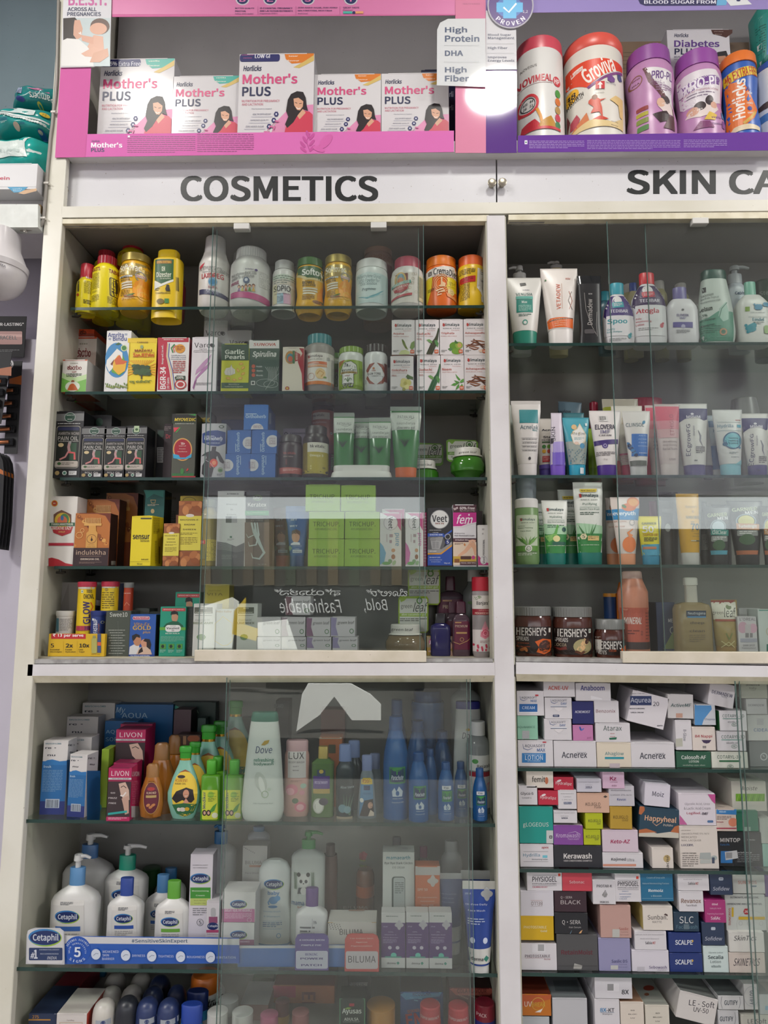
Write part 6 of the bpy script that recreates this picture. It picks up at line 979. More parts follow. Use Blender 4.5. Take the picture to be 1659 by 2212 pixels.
fizz(850,152,783,42,'orange-red tablet tube with grey cap outside the display','a83c22','8c8c8a',[F(818,240,880,250,1,'d0a090',.6),SWOOSH([(830,350),(852,320),(872,345)],6,'d08a6a')],YD+.06)
fizz(315,393,783,76,'white tablet tube with plain white cap in the display box','c6c4c0','c9c8c4',[R(245,455,280,570,'3a6a7a'),F(286,460,376,565,11,'7a7874',.4)],YD+.03)
fizz(600,392,783,68,'dark blue tablet tube with blue cap in the display box','24387a','1f3070',[T('FAST&UP',572,460,606,582,'d0d4e0',b=.03,rot=90,sh=.2),R(560,456,575,475,'c8d0d0'),T('Charge',610,500,622,580,'c8783a',b=.02,rot=90),O(640,490,10,12,3,'b8bc9a')],YD+.028)
V(575,[('body','22222a',[(340,34),(380,34)]),('cap','b8b8b6',[(295,36),(300,38),(340,38)])],'small tilted black tube with white cap behind the GLOW tube',roll=14,Y=YD+.08,base='px',name='tablet_tube')
C(660,392,872,786,'4c524b','grey-green sweetener carton in a clear shiny sleeve',[T('Swee10',700,406,850,444,'c8ccc4',b=.012)]+[F(690+(i%3)*10,555+i*22,830-(i%2)*20,563+i*22,1,'a0a49c',.7)for i in range(10)]+[SWOOSH([(770,480),(775,640),(768,780)],2,'6a706a')],d=.06,side='3c423c',rough=.12)
C(895,372,1030,786,'3c423c','second grey-green sweetener carton behind the blue couple carton',d=.06,Y=.12)
C(862,424,1088,792,'24509a','blue carton with a smiling couple and gold lettering',[RR(896,440,1042,470,12,'c8c0c4'),RR(900,444,1038,466,10,'a8244a'),T('Baidyanath',912,446,1030,462,'e0d8d8',b=.025),T('Vita-Ex',905,492,1040,520,'a8844a',b=.02,sh=.2),T('GOLD',896,520,1052,556,'b8964e',b=.035),T('plus',985,564,1046,590,'b8964e',b=.02,sh=.2),P([(864,765),(870,700),(905,680),(950,690),(965,765)],'c8c8c8'),E(935,645,34,48,'b07c5c'),P([(892,640),(890,605),(925,588),(955,600),(960,625),(930,615),(905,650)],'1c181a'),P([(925,765),(950,710),(990,690),(1040,700),(1060,765)],'c4a894'),E(995,668,30,34,'c08c70'),P([(985,650),(1000,630),(1040,635),(1054,680),(1045,725),(1015,700),(1015,660)],'221a1a'),P([(950,730),(975,700),(985,740),(940,762)],'221a1a'),R(862,765,1080,792,'1a3a80'),T('For Vigour and Vitality',880,770,1042,784,'d0d4dc',b=.015)],d=.05,side='1c2a30')
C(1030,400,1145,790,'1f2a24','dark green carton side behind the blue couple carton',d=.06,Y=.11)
def vas(x0,y0,x1,y1,label,full,**k):
 w,h,X,Yv=fr(x0,y0,x1,y1)
 g=[R(X(.07),Yv(.03),X(.97),Yv(.09),'a83038'),B_('IMPROVED WITH 2 NEW OILS',X(.12),Yv(.045),X(.92),Yv(.07),'d8b0a8'),E(X(.57),Yv(.21),w*.13,h*.10,'b08468'),P([(X(.40),Yv(.17)),(X(.42),Yv(.10)),(X(.55),Yv(.08)),(X(.68),Yv(.11)),(X(.70),Yv(.18)),(X(.62),Yv(.15)),(X(.46),Yv(.16))],'16181a')]
 if full:g+=[P([(X(.12),Yv(.42)),(X(.25),Yv(.34)),(X(.5),Yv(.29)),(X(.7),Yv(.30)),(X(.9),Yv(.38)),(X(.92),Yv(.42))],'14543c'),R(x0,Yv(.415),x1,Yv(.475),'5a9a3a'),RR(X(.22),Yv(.37),X(.82),Yv(.51),w*.12,'d2d4d0'),B_('SUPER',X(.40),Yv(.385),X(.62),Yv(.40),'3a3a3c'),T('Vasmol',X(.26),Yv(.41),X(.76),Yv(.455),'22262c',b=.035),B_('33',X(.46),Yv(.465),X(.56),Yv(.495),'22262c'),T('KESH KALA',X(.24),Yv(.525),X(.78),Yv(.555),'c0d0c4',b=.03),F(X(.06),Yv(.60),X(.96),Yv(.71),5,'7ab09a',.35)]+[R(X(.05+i*.32),Yv(.75),X(.27+i*.32),Yv(.85),'4a8a3a')for i in range(3)]+[E(X(.15+i*.32),Yv(.80),w*.06,h*.035,'1a2a20')for i in range(3)]+[F(X(.05+i*.32),Yv(.87),X(.27+i*.32),Yv(.93),3,'9ac0ae',.4)for i in range(3)]
 C(x0,y0,x1,y1,'1a8a70',label,g,norm=1,side='15604e',name='hair_dye_carton',**k)
vas(1124,358,1345,794,'green hair dye carton with dark-haired man in front',1,d=.05)
vas(1250,232,1465,794,'green hair dye carton with red strip behind the front one',0,d=.05,Y=.108)
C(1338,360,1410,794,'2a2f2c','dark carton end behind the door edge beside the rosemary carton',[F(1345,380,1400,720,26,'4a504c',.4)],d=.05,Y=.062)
K(380,1220,3.95)
def bio(x0,y0,x1,y1,label,t,c,**k):
 w,h,X,Yv=fr(x0,y0,x1,y1)
 C(x0,y0,x1,y1,'c2c4be',label,[R(X(.06),Yv(.08),X(.84),Yv(.22),'54584e'),T('BIO\nORGANIC',X(.10),Yv(.09),X(.80),Yv(.21),'c8cabc',b=.025),F(X(.08),Yv(.26),X(.8),Yv(.275),1,'6a6c64',.6),T('Essential Oil',X(.1),Yv(.34),X(.72),Yv(.39),'8a8c84',sh=.3),T(t,X(.02),Yv(.41),X(.86),Yv(.46),c,b=.025),E(X(.35),Yv(.75),w*.2,h*.07,'6a8a5a',8)],d=.05,**k)
bio(146,332,346,712,'pale essential oil carton named rosemary','ROSEMARY','5a6a3a')
bio(520,332,694,712,'pale essential oil carton named lavender','LAVENDER','6a6a5a')
C(330,380,485,712,'b4b8b4','pale carton with yellow scalloped frame between the oil cartons',[SWOOSH([(330,650),(335,500),(375,470),(400,440),(440,470),(480,500),(480,650),(440,685),(400,690),(330,650)],5,'c8b86a'),T('Indus Valley',345,388,475,412,'a88a5a',b=.02,sh=.2)],d=.05)
C(232,166,450,712,'b8a83c','mustard yellow carton behind the rosemary oil carton',[T('NATURE',285,215,385,228,'8a7a2a'),T('VITA',262,240,400,262,'8a7a2a',b=.02)],d=.05,Y=.115)
def soap(x0,y0,x1,y1,label,c,zb=None,**k):
 w,h,X,Yv=fr(x0,y0,x1,y1)
 return C(x0,y0,x1,y1,'bcb9bc',label,[P([(x0+2,y0+2),(X(.25),y0+2),(X(.2),Yv(.5)),(X(.3),y1-2),(x0+2,y1-2)],c),T('green leaf',X(.28),Yv(.2),X(.95),Yv(.42),'3a3c38',b=.014,sh=.15),E(X(.85),Yv(.75),w*.09,h*.13,'5a7a5a'),E(X(.85),Yv(.75),w*.06,h*.09,'bcb9bc')],d=.06,base=zb,name='soap_carton',group='small soap cartons stacked behind the door',**k)
sz1=W(380+1200/3.95,1220+612/3.95,.05).z;sz2=W(380+1200/3.95,1220+440/3.95,.05).z
for x0,y0,x1,y1,c,zb,lab in((690,616,895,712,'c8c4c4',None,'pale soap carton, bottom row first from the left'),(900,616,1110,712,'c4c0c0',None,'pale soap carton, bottom row second from the left'),(1116,616,1326,712,'8a7a9a',None,'mauve-cornered soap carton, bottom row third from the left'),(1336,616,1550,712,'8a82a4',None,'mauve-cornered soap carton, bottom row last'),(690,448,895,610,'c8c4c4',sz1,'pale soap carton, middle row first from the left'),(900,446,1104,610,'9a8a94',sz1,'pale soap carton, middle row second from the left'),(1112,450,1318,610,'7a5a72',sz1,'plum-cornered soap carton, middle row third from the left'),(1322,446,1530,606,'8a82a4',sz1,'mauve-cornered soap carton, middle row last'),(935,268,1148,430,'6a4a54',sz2+.003,'single soap carton on top of the soap stack')):
 soap(x0,y0,x1,y1,lab,c,zb)
K(720,1220,4.1475)
def lcard(x0,y0,x1,y1,Y,label):
 w,h,X,Yv=fr(x0,y0,x1,y1)
 flat('price_card',label+' '+ST['at'],'card',[(X(.06),y0),(X(.94),Yv(.0)),(x1,Yv(.07)),(x1,Yv(.92)),(X(.93),y1),(X(.07),y1),(x0,Yv(.93)),(x0,Yv(.07))],Y,.002,'94b034',[RR(X(.04),Yv(.06),X(.96),Yv(.96),14,'c4c6bc'),P([(X(.04),Yv(.06)),(X(.3),Yv(.04)),(X(.2),Yv(.12)),(X(.08),Yv(.16))],'94b034'),E(X(.70),Yv(.12),w*.1,h*.09,'4a7a2c'),E(X(.70),Yv(.12),w*.06,h*.055,'c4c6bc'),T('green',X(.08),Yv(.24),X(.46),Yv(.36),'3a3a34',b=.012),T('leaf',X(.52),Yv(.16),X(.95),Yv(.42),'22221e',b=.012,sh=.25),R(x0+3,Yv(.46),x1-3,Yv(.55),'8fae34'),T('aloe cucumber gel',X(.1),Yv(.465),X(.92),Yv(.54),'dde2cc',b=.02),F(X(.05),Yv(.60),X(.95),Yv(.70),2,'5a5a54',.45)])
lcard(583,282,852,612,.135,'lime-edged backing card for cucumber gel beside the door edge')
lcard(668,40,958,360,.145,'lime-edged backing card for cucumber gel, upper one')
V(645,[('jar','7a6a50:a0.85,r0.1',[(612,110),(635,150),(690,178),(745,178),(790,150),(800,120)]),('lid','c8c6be',[(532,122),(538,130),(610,132),(622,150)])],'gel jar with white lid in front of the lower backing card',[T('green leaf',520,565,712,598,'2a2c28',b=.012,sh=.2)],on='lid',name='gel_jar',Y=.06)
MAR='4a1a2e'
def premium(x,yt,yb,hw,label,gfx,Y,ck):
 V(x,[('bottle','5a4650:a0.8,r0.12',[(yt+ck+2,30),(yt+ck+20,hw*.7),(yt+ck+50,hw*.95),(yt+ck+90,hw),(yb-20,hw),(yb,hw*.95)]),('cap',MAR,[(yt,36),(yt+10,42),(yt+ck,46)])],label,gfx,on='bottle',n=3.5,dr=.55,Y=Y)
premium(1050,105,815,125,'large maroon-capped lotion bottle at the back',[R(945,310,1160,430,'5a1a36'),T('PREMIUM',980,360,1120,392,'c8b49a',b=.02),R(978,316,1060,328,'b08a5a')]+[R(930+i*14,285,938+i*14,300,'3a2a34')for i in range(16)],.15,125)
premium(1145,328,815,80,'slim maroon bottle reading PREMIUM in front',[R(1068,505,1222,760,'5e1432'),T('PREMIUM',1090,538,1200,560,'b8a490',b=.015),R(1090,512,1145,522,'b08a5a'),RR(1098,602,1196,616,6,'b8945a'),SWOOSH([(1075,690),(1130,710),(1200,680),(1222,660)],5,'b8945a'),O(1150,668,18,18,4,'b8945a')],.085,105)
premium(1075,330,815,70,'slim maroon bottle hidden between the two larger ones',[R(1010,500,1130,640,'5e1432')],.118,100)
V(960,[('bottle','2c2a5a:a0.88,r0.1',[(522,45),(545,84),(570,90),(800,90),(815,84)]),('cap','1a161c',[(436,42),(442,48),(522,48)])],'small dark blue perfume bottle with black cap',n=3.5,dr=.6,Y=.085)
V(1272,[('bottle','8a8e8a:a0.6,r0.1',[(150,60),(180,70),(240,108),(300,112),(800,112),(815,104)]),('cap','c4c2be',[(50,56),(58,64),(150,66)])],'clear bottle with white flip cap behind the rose water',[T('B',1228,385,1245,412,'2a2a2a',b=.02),E(1225,340,26,14,'4a6a3a')],on='bottle',Y=.125)
V(1328,[('bottle','a49c9c:a0.75,r0.1',[(232,80),(245,84),(700,84),(780,84),(800,80),(815,72)]),('cap','a8182c',[(110,78),(116,84),(234,84)])],'tall rose water bottle with red cap',[R(1245,275,1412,395,'c8c2bc'),E(1270,300,24,12,'4a6a3a',rot=40),E(1300,290,20,12,'5a7a44'),T("Banjara's",1280,325,1405,368,'2a2828',b=.02),R(1245,395,1412,448,'8a1c2c'),T('PREMIUM ROSE WATER',1268,424,1405,442,'d8b8a8',b=.02),T('Soft & Young',1300,402,1395,416,'d8a8a0'),R(1245,580,1412,775,'c6bfbc'),P([(1356,500),(1395,590),(1400,640),(1356,664),(1312,640),(1318,590)],'c87a8a'),E(1358,612,34,36,'b8405a'),O(1358,612,22,24,5,'d88a9a'),O(1358,612,10,11,4,'9a2a40')]+[E(1258+(i*37)%150,715+(i*23)%50,9,11,'b0304a')for i in range(16)]+[F(1310,678,1405,700,2,'9a7a7a',.4),F(1250,460,1405,570,9,'8a8484',.3)],on='bottle',Y=.052)
V(868,[('tin','8c8a86',[(350,42),(360,60),(490,60),(800,60)])],'grey tin glimpsed behind the two backing cards',Y=.2,name='tin')
YF=WZ(720+960/4.1475,1220+815/4.1475,SHZ['a5']).y
C(838,642,1080,816,'a88a3c','gold cream carton with oval pink badge and woman',[R(838,642,1080,740,'8f8068'),E(914,692,58,42,'b02a6c',26),T('fem',862,664,970,715,'e8dce4',b=.02,sh=.25),T('Gold',885,745,938,768,'7a5a2a',b=.015),RR(850,768,980,782,6,'c8a8a0'),RR(865,790,955,806,8,'6a6a24'),E(1034,720,32,48,'d0a488'),P([(1000,720),(1002,680),(1030,656),(1058,672),(1066,715),(1050,690),(1018,690)],'2a1c18'),P([(990,815),(1012,770),(1060,770),(1072,815)],'d3aa90'),SWOOSH([(1065,800),(1045,770),(1008,740)],[18,14,8],'d6ae96'),SWOOSH([(1018,708),(1030,706)],3,'2a1c18'),SWOOSH([(1040,706),(1054,708)],3,'2a1c18'),SWOOSH([(1026,744),(1044,744)],5,'a84a4a')],d=.05,Y=max(YF,.04),side='7a6844')
K(1080,480,2.865)
S(SHZ['b1'],.055,'on first skin care shelf')
def pump(r,zc,xs,Yc,x,y0,y1,yn,hw,col,tip):
 m=MB();m.lathe([(zc(y1),hw*.42*xs,hw*.42*xs,2),(zc(yn),hw*.40*xs,hw*.40*xs,2)],mat(col,.3),20);m.build('pump_stem',r)
 m=MB();m.lathe([(zc(yn),hw*.7*xs,hw*.7*xs,2),(zc(y0),hw*.62*xs,hw*.62*xs,2)],mat(col,.3),24)
 zz=zc(y0+(yn-y0)*.3);m.tube([(0,0,zz),(tip*.6*xs,-.002,zz+.001),(tip*xs,-.003,zz-.003)],[hw*.34*xs,hw*.28*xs,hw*.2*xs],mat(col,.3),12);m.build('pump_head',r)
def bot(x,yt,yc,ys,yb,hc,hw,cc,bc,label,gfx=(),n=2.4,dr=.6,neck=None,capo=None,foot=.92,**k):
 nk=neck or hc*.9
 return V(x,[('bottle',bc,[(yc-1,nk),(yc+(ys-yc)*.3,nk+(hw-nk)*.45),(yc+(ys-yc)*.65,nk+(hw-nk)*.85),(ys,hw),(yb-(yb-ys)*.06,hw),(yb,hw*foot)]),('cap',cc,ring(yt,yc,hc),capo or{'n':2.2})],label,gfx,on='bottle',dr=dr,n=n,**k)
tube(150,345,690,742,112,76,'d3d2cc','1f7f6a','white tube with teal cap and teal square, left end',[R(100,482,200,566,'1f8072'),T('VENUSIA',98,440,200,458,'1f5f58',b=.015),R(98,462,202,480,'5aa89a'),B_('Max',132,492,166,508,'d0dcd6'),F(112,520,190,560,5,'a0ccc0',.4),F(112,576,190,594,2,'3a6a62',.4),E(151,628,16,16,'3a8a7a'),E(151,630,10,10,'d3d2cc'),B_("Dr.Reddy's",142,416,184,424,'4a3a6a'),P([(125,372),(160,368),(165,385),(130,392)],'3a3a3a')],Y=.05)
bot(125,320,352,420,742,40,66,'c9c9c6','c4c4c0','white pump bottle behind the teal-capped tube',extra=lambda r,zc,xs,Y:pump(r,zc,xs,Y,125,276,322,305,34,'bfc0be',-66),Y=.12)
tube(370,288,680,742,116,78,'d6d0ca','d8d4d0','white tube with orange band and orange lettering running up',[P([(295,610),(310,598),(452,598),(452,660),(305,660)],'d8641f'),P([(297,612),(452,596),(452,602),(297,620)],'6a4a34'),T('VETADEW',346,384,370,548,'c8542a',b=.012,rot=90),R(379,380,381,545,'b07a5a'),T('ASV',406,340,438,352,'b0503a',b=.02),E(284,355,5,6,'3a6a3a'),SWOOSH([(425,430),(446,490),(425,545)],3,'a85a3a'),SWOOSH([(442,430),(420,490),(445,545)],3,'5a4a44')]+[T(t,335,604+i*13,408,613+i*13,'e8d0bc',b=.015)for i,t in enumerate(('Paraben Free','Fragrance Free','Non-Greasy','Sulphate Free'))],Y=.05)
bot(355,270,290,340,742,36,60,'c4c4c2','c9b98a','pump bottle behind the orange-banded tube',extra=lambda r,zc,xs,Y:pump(r,zc,xs,Y,355,248,275,262,30,'bcbcba',-55),Y=.13)
V(556,[('bottle','18181b',[(390,72,24),(430,72,26),(640,66,30),(700,70,32),(742,76,32)]),('wrap_top','2a2c2e:a0.7,r0.1',[(334,74,3),(392,72,22)])],'glossy black waisted bottle in clear film with script lettering',[T('Dermadew',536,480,568,640,'b8b4b0',b=.01,rot=90,sh=.2),SWOOSH([(520,440),(528,540),(560,640),(592,700)],3,'8a8684'),B_('NEW',545,444,568,452,'b0aeac'),RR(520,668,582,695,8,'4a4648'),SWOOSH([(596,560),(592,640),(598,712)],2,'9a9896')],on='bottle',n=3,Y=.05)
def babyb(x,yt,yc,yb,hc,hw,cc,lc,label,t1,t2,tc,**k):
 bot(x,yt,yc,yc+140,yb,hc,hw,cc,'cfcdd0',label,[P([(x-hw-4,yc),(x+hw+4,yc),(x+hw+4,yc+150),(x+hw*.4,yc+130),(x-hw-4,yc+150)],lc),E(x-5,yc+36,hw*.30,36,'d0cccc'),P([(x-hw*.4,yc+46),(x+hw*.32,yc+42),(x+hw*.36,yc+80),(x-hw*.42,yc+84)],tc),F(x-hw*.3,yc+52,x+hw*.24,yc+76,3,'d8c8c8',.4),T('TEDIBAR',x-hw*.55,yc+94,x+hw*.6,yc+114,'d4d0d8',b=.02),R(x-hw,yc+132,x+hw,yb-30,'cfcdd0'),T(t1,x-hw*.72,yc+152,x+hw*.55,yc+190,tc,b=.03)]+[T(t,x-hw*.72,yc+208+i*18,x-hw*.72+len(t)*7.2,yc+222+i*18,tc,b=.015)for i,t in enumerate(t2)]+[E(x+hw*.72,yc+258,12,14,tc),E(x+hw*.8,yc+244,7,7,tc),F(x-hw*.6,yc+272,x+hw*.5,yc+292,2,'8a8a8c',.4)],n=2.6,**k)
babyb(728,384,455,742,42,94,'2a94a8','3c2a6a','baby shampoo bottle with turquoise cap and purple shoulder','Spoo',('Gentle','Baby Shampoo'),'1f8a94',Y=.055)
babyb(915,322,392,742,46,106,'c8303a','3a2850','baby lotion bottle with red cap and purple shoulder','Atogla',('Baby','Moisturizing','Lotion'),'b02f40',Y=.055)
bot(655,432,490,540,742,28,55,'2a8a9a','2a5a6a','second turquoise-capped bottle peeping out behind the shampoo',Y=.12)
bot(830,378,430,520,742,22,50,'2f4a94','b8b08a','bottle with blue cap behind the red-capped lotion',Y=.14)
for i,(x,y)in enumerate(((800,392),(990,372),(1125,386))):jar(x,y,y+52,742,32,46,'b4b0aa','a8a276','pale-capped olive bottle %s'%('left of the red cap','right of the red cap','behind the lilac cap')[i],Y=.16)
bot(1118,410,490,560,736,42,95,'6f679c','cfccd0','white square lotion bottle with lilac cap and band',[P([(1062,628),(1182,628),(1182,664),(1062,660)],'5a5290'),E(1123,655,13,13,'a8a4c0'),T('ELOVERA',1084,578,1156,594,'4a3a78',b=.025),T('IMF',1102,597,1142,610,'8a86a8',b=.025),F(1082,676,1165,700,3,'7a787c',.4),E(1120,552,8,6,'5a5a5c')],n=4,neck=60,Y=.055)
V(1330,[('bottle','bcc5bf',[(362,74,42),(420,84,48),(540,102,54),(680,112,56),(725,108,54),(742,92,46)]),('cap','1f4a40',[(308,68,38),(316,75,42),(366,76,43)],{'rib':0})],'tall oval shampoo bottle with dark green cap, leaning slightly',[P([(1225,742),(1216,660),(1222,610),(1280,600),(1340,560),(1440,560),(1440,742)],'4f8a74'),P([(1340,590),(1350,540),(1388,500),(1405,560),(1404,610),(1370,625)],'9abaac'),SWOOSH([(1345,600),(1360,545),(1395,505)],5,'3a6a5a'),R(1255,405,1272,438,'2a2c2e')]+[T(t,1246,445+i*22,1246+w_,464+i*20,'4a5450',rot=-6)for i,(t,w_)in enumerate((('Selenium',66),('Sulfide Topical',98),('Suspension USP',108)))]+[T('Selsun',1232,528,1304,556,'24302c',b=.03,rot=-6),B_('2.5%',1236,574,1276,590,'2c4a40'),T('Strength',1238,594,1282,604,'2c4a40'),B_('For dandruff\ntreatment',1236,606,1324,648,'203a32',rot=-6),F(1236,650,1355,700,4,'2c5a4a',.3),E(1370,688,24,22,'b88a6a'),E(1370,688,14,13,'3a6a54')],n=2.6,Y=.055)
bot(1465,326,385,440,742,42,66,'aab0b4','bcc4cc','pump bottle in film with navy lettering behind the oval bottle',[B_('Cebhydra',1446,435,1550,460,'2a4a6a')],extra=lambda r,zc,xs,Y:pump(r,zc,xs,Y,1465,276,330,302,40,'a4a8aa',88),Y=.11)
bot(1556,375,462,540,736,34,98,'7ab4a0','d0d0cc','white lotion bottle with mint cap and turquoise bubbles',[R(1505,534,1532,562,'7a9a3a'),T('CETYL ALCOHOL AND\nSTEARYL ALCOHOL LOTION',1524,566,1640,602,'6a7a7a'),B_('Emdel',1548,602,1620,622,'2a7a8a'),F(1554,628,1620,646,2,'5a6a6a',.4)]+[E(1510+(i*37)%50,648+(i*29)%46,9+(i%3)*4,9+(i%3)*4,'2a8a9a')for i in range(9)]+[E(1560+(i*41)%90,520+(i*17)%34,6+(i%4)*4,6+(i%4)*4,'3a86a8')for i in range(10)]+[RR(1620,650,1660,700,8,'8aa86a')],n=4,neck=50,Y=.055)
V(1640,[('tub','34503c',[(375,60),(385,70),(500,72),(742,72)])],'dark green tub at the right edge behind the mint cap',[T('Step',1600,435,1660,468,'8a9a8a',b=.02)],name='tub',Y=.15)
K(1090,840,2.9156)
S(SHZ['b2'],.055,'on middle skin care shelf')
Wt,TK='d2cfcb','2f8a94'
tube(138,76,478,536,94,62,Wt,'d0cdca','white tube with teal square and white cap, left end',[R(94,128,212,216,'1f8086'),T('Acnelak',98,228,212,256,'2a5a6a',b=.01),B_('4in1',172,256,206,268,'1f7a80')]+[R(104,311+i*24,206,313+i*24,'8a8a8c')for i in range(4)]+[F(110,318+i*24,200,326+i*24,1,'6a6a6c',.5)for i in range(4)]+[E(154,442,8,10,'2a2a2e')],crimp=22)
tube(30,102,490,536,24,30,'b9c0ba','b8bab8','pale tube against the upright behind the teal square tube',Y=.1)
tube(268,188,500,536,66,56,'d0c9c0','4a3a8a','cream tube with purple foot and coloured fruit dots',[T('Acne\nStar',234,252,310,312,'2a2630',b=.03),B_('FACEWASH',234,318,312,330,'2a2630'),R(234,334,300,342,'3a5a34'),E(246,366,12,12,'3a7a34'),E(276,366,12,12,'6a9a3a'),E(246,396,12,12,'d0a02a'),E(276,396,12,12,'b8483a'),R(236,426,290,464,'b02a30'),F(240,432,286,458,3,'d8b0a8',.4),P([(205,480),(330,476),(330,505),(205,505)],'5a4a9a')],Y=.1)
tube(330,152,480,538,34,48,'c4bcc8','6a4ab0','white to purple tube turned edge-on',[P([(275,400),(390,395),(390,482),(275,482)],'6a54b4'),P([(280,340),(385,330),(385,400),(280,405)],'9a8cc4'),T('SKIN',296,240,318,330,'4a4650',rot=90),R(285,310,308,345,'2a2630')],Y=.055)
tube(382,82,490,536,74,60,'6a8494','4a6a78','grey-blue tube at the back with dark lettering',[T('Ahaglow',318,128,420,158,'2a3a44',b=.015)],Y=.17,roll=4)
tube(440,152,490,540,66,56,'2a6a74','2a5a60','dark teal tube behind the turquoise gel tube',[B_('A',375,265,395,295,'2a3438')],Y=.115)
tube(452,182,478,540,84,54,'3f94a4','2a94b0','turquoise gel tube with cream drop window and bubbles',[P([(385,332),(520,332),(512,478),(396,478)],'8c9690'),P([(415,290),(430,265),(455,250),(475,215),(495,255),(515,290),(510,330),(475,360),(430,345)],'c8bc9c'),P([(418,290),(432,270),(458,255),(475,225),(492,260),(510,290),(505,325),(475,352),(432,340)],'d3d2cc'),T('Aha glow',420,272,505,296,'4a4e50',b=.01),F(436,310,500,326,2,'4a8a94',.4),E(438,240,17,17,'c8a878'),E(486,362,16,18,'2a7aa0'),E(450,345,14,10,'d0b8a8')]+[E(405+(i*37)%100,385+(i*23)%80,4,4,'5a7a8a',8)for i in range(22)]+[R(508,215,522,232,'c8d4d4'),R(470,500,494,538,'c8d0d4')])
tube(638,138,486,540,100,62,'d1ccca','46287e','white cream tube with purple band and purple cap',[P([(555,330),(715,318),(715,348),(558,360)],'3a2a6a'),E(628,360,18,18,'4a3a7a'),O(628,360,10,11,3,'b8b4c8'),B_('ELOVERA',570,224,694,256,'2c2440'),B_('IMF',602,260,662,284,'7a7690'),T('CREAM',592,290,668,300,'3a3444',b=.02),R(596,166,652,204,'c8c6c4'),F(600,170,640,200,6,'3a3a3a',.6),F(580,400,692,428,3,'4a4448',.4),T('75 g',618,444,640,454,'3a3438')])
tube(560,250,500,540,30,36,'7a9a2c','6a8a2a','lime green tube behind the purple-capped tube',Y=.12)
tube(735,64,460,540,114,70,'cfc8b4','b8503a','tall cream tube with lime corner behind the front tubes',[P([(606,120),(640,110),(760,106),(760,135),(606,140)],'a8b03a')],Y=.155)
tube(776,108,484,540,98,50,'d4cfc4','c03a5a','cream tube with pink cap behind the clear-capped blue tube',[R(722,408,778,420,'c86a84'),F(725,425,775,480,5,'c8a0a8',.5),T('POND',738,180,756,222,'b89a6a',rot=90)],Y=.1)
tube(836,140,486,538,88,54,'d3d0cc','b8bab8','white tube with blue anti acne square and clear cap',[T('CLINSOL',766,214,878,238,'3a5a6a',b=.008),E(878,210,9,13,'2a7aa0',rot=30),R(798,285,900,426,'2a6ab4'),T('ANTI\nACNE\nFACE\nWASH',834,294,896,366,'b8d0e4',b=.008)]+[E(776+(i*19)%50,345+(i*31)%82,11,10,'2a3a5a' if i%2 else '3a7ab0')for i in range(14)]+[F(840,406,892,412,1,'c8d4e0',.6),R(782,454,892,486,'5a6058')])
bot(905,62,120,130,540,96,100,'a82a44','a82a44','large crimson rounded pack behind the cream tubes',Y=.2,dr=.4)
V(568,[('pack','a01f3c',[(80,10),(90,26),(300,30),(540,30)])],'crimson pack edge behind the cream and lime tube',name='plastic_pack',Y=.19)
def etho(x,yt,label,**k):tube(x,yt,478,538,78,56,'c9b9b6','c8bcb8',label,[P([(x-76,yt+10),(x+76,yt+10),(x+72,200),(x-72,200)],'d0566c'),P([(x-72,200),(x+72,200),(x+70,255),(x-70,255)],'d0848e'),P([(x-70,255),(x+70,255),(x+66,310),(x-66,310)],'cca0a2'),T('ETHIGLO',x+8,160,x+34,295,'9a4a5c',b=.008,rot=90)]+[T(t,x-36,328+i*22,x+52,344+i*22,'6a5a5a')for i,t in enumerate(('Skin whitening','deep cleansing','facial foam'))]+[T('UBIK',x,440,x+42,454,'9a8c8a',b=.02)],hcap=54,**k)
etho(1030,96,'pink to white facial foam tube with lettering running up')
etho(970,104,'pink to white facial foam tube behind its twin',Y=.1)
def ecg(x,yt,yc,yb,ht,hc,label,**k):
 tube(x,yt,yc,yb,ht,hc,Wt,'4f4a7a',label,[P([(x-ht,yt+25),(x+ht,yt+25),(x+ht*.98,yt+95),(x+ht*.7,yt+105),(x+ht*.2,yt+80),(x-ht*.5,yt+95),(x-ht*.95,yt+125)],'3c3a66'),B_('MRHM',x-ht*.4,yt+72,x+ht*.48,yt+92,'d0ccd4'),E(x-ht*.02,yt+62,10,7,'d0ccd4'),T('ECgrowFG',x-ht*.44,yt+130,x-ht*.14,yt+330,'3a3660',b=.012,rot=90),T('Shampoo',x-ht*.06,yt+140,x+ht*.08,yt+205,'5a5870',rot=90),SWOOSH([(x+ht*.28,yt+170),(x+ht*.42,yt+205),(x+ht*.38,yt+235),(x+ht*.55,yt+270)],[3,9,8,1],'6a6a7a'),R(x+ht*.1,yt+270,x+ht*.7,yt+300,'a09c9c'),F(x+ht*.1,yt+275,x+ht*.7,yt+320,4,'4a484c',.4),B_('100ml',x-ht*.02,yt+355,x+ht*.18,yt+366,'3a3a4a')],**k)
ecg(1186,94,486,540,100,68,'white shampoo tube with navy flag top, larger one')
ecg(1582,156,486,540,88,60,'white shampoo tube with navy flag top near the right edge')
tube(1270,96,486,540,12,30,'c8c6c4','4f4a7a','edge of a white tube beside the larger flag-top tube',Y=.1)
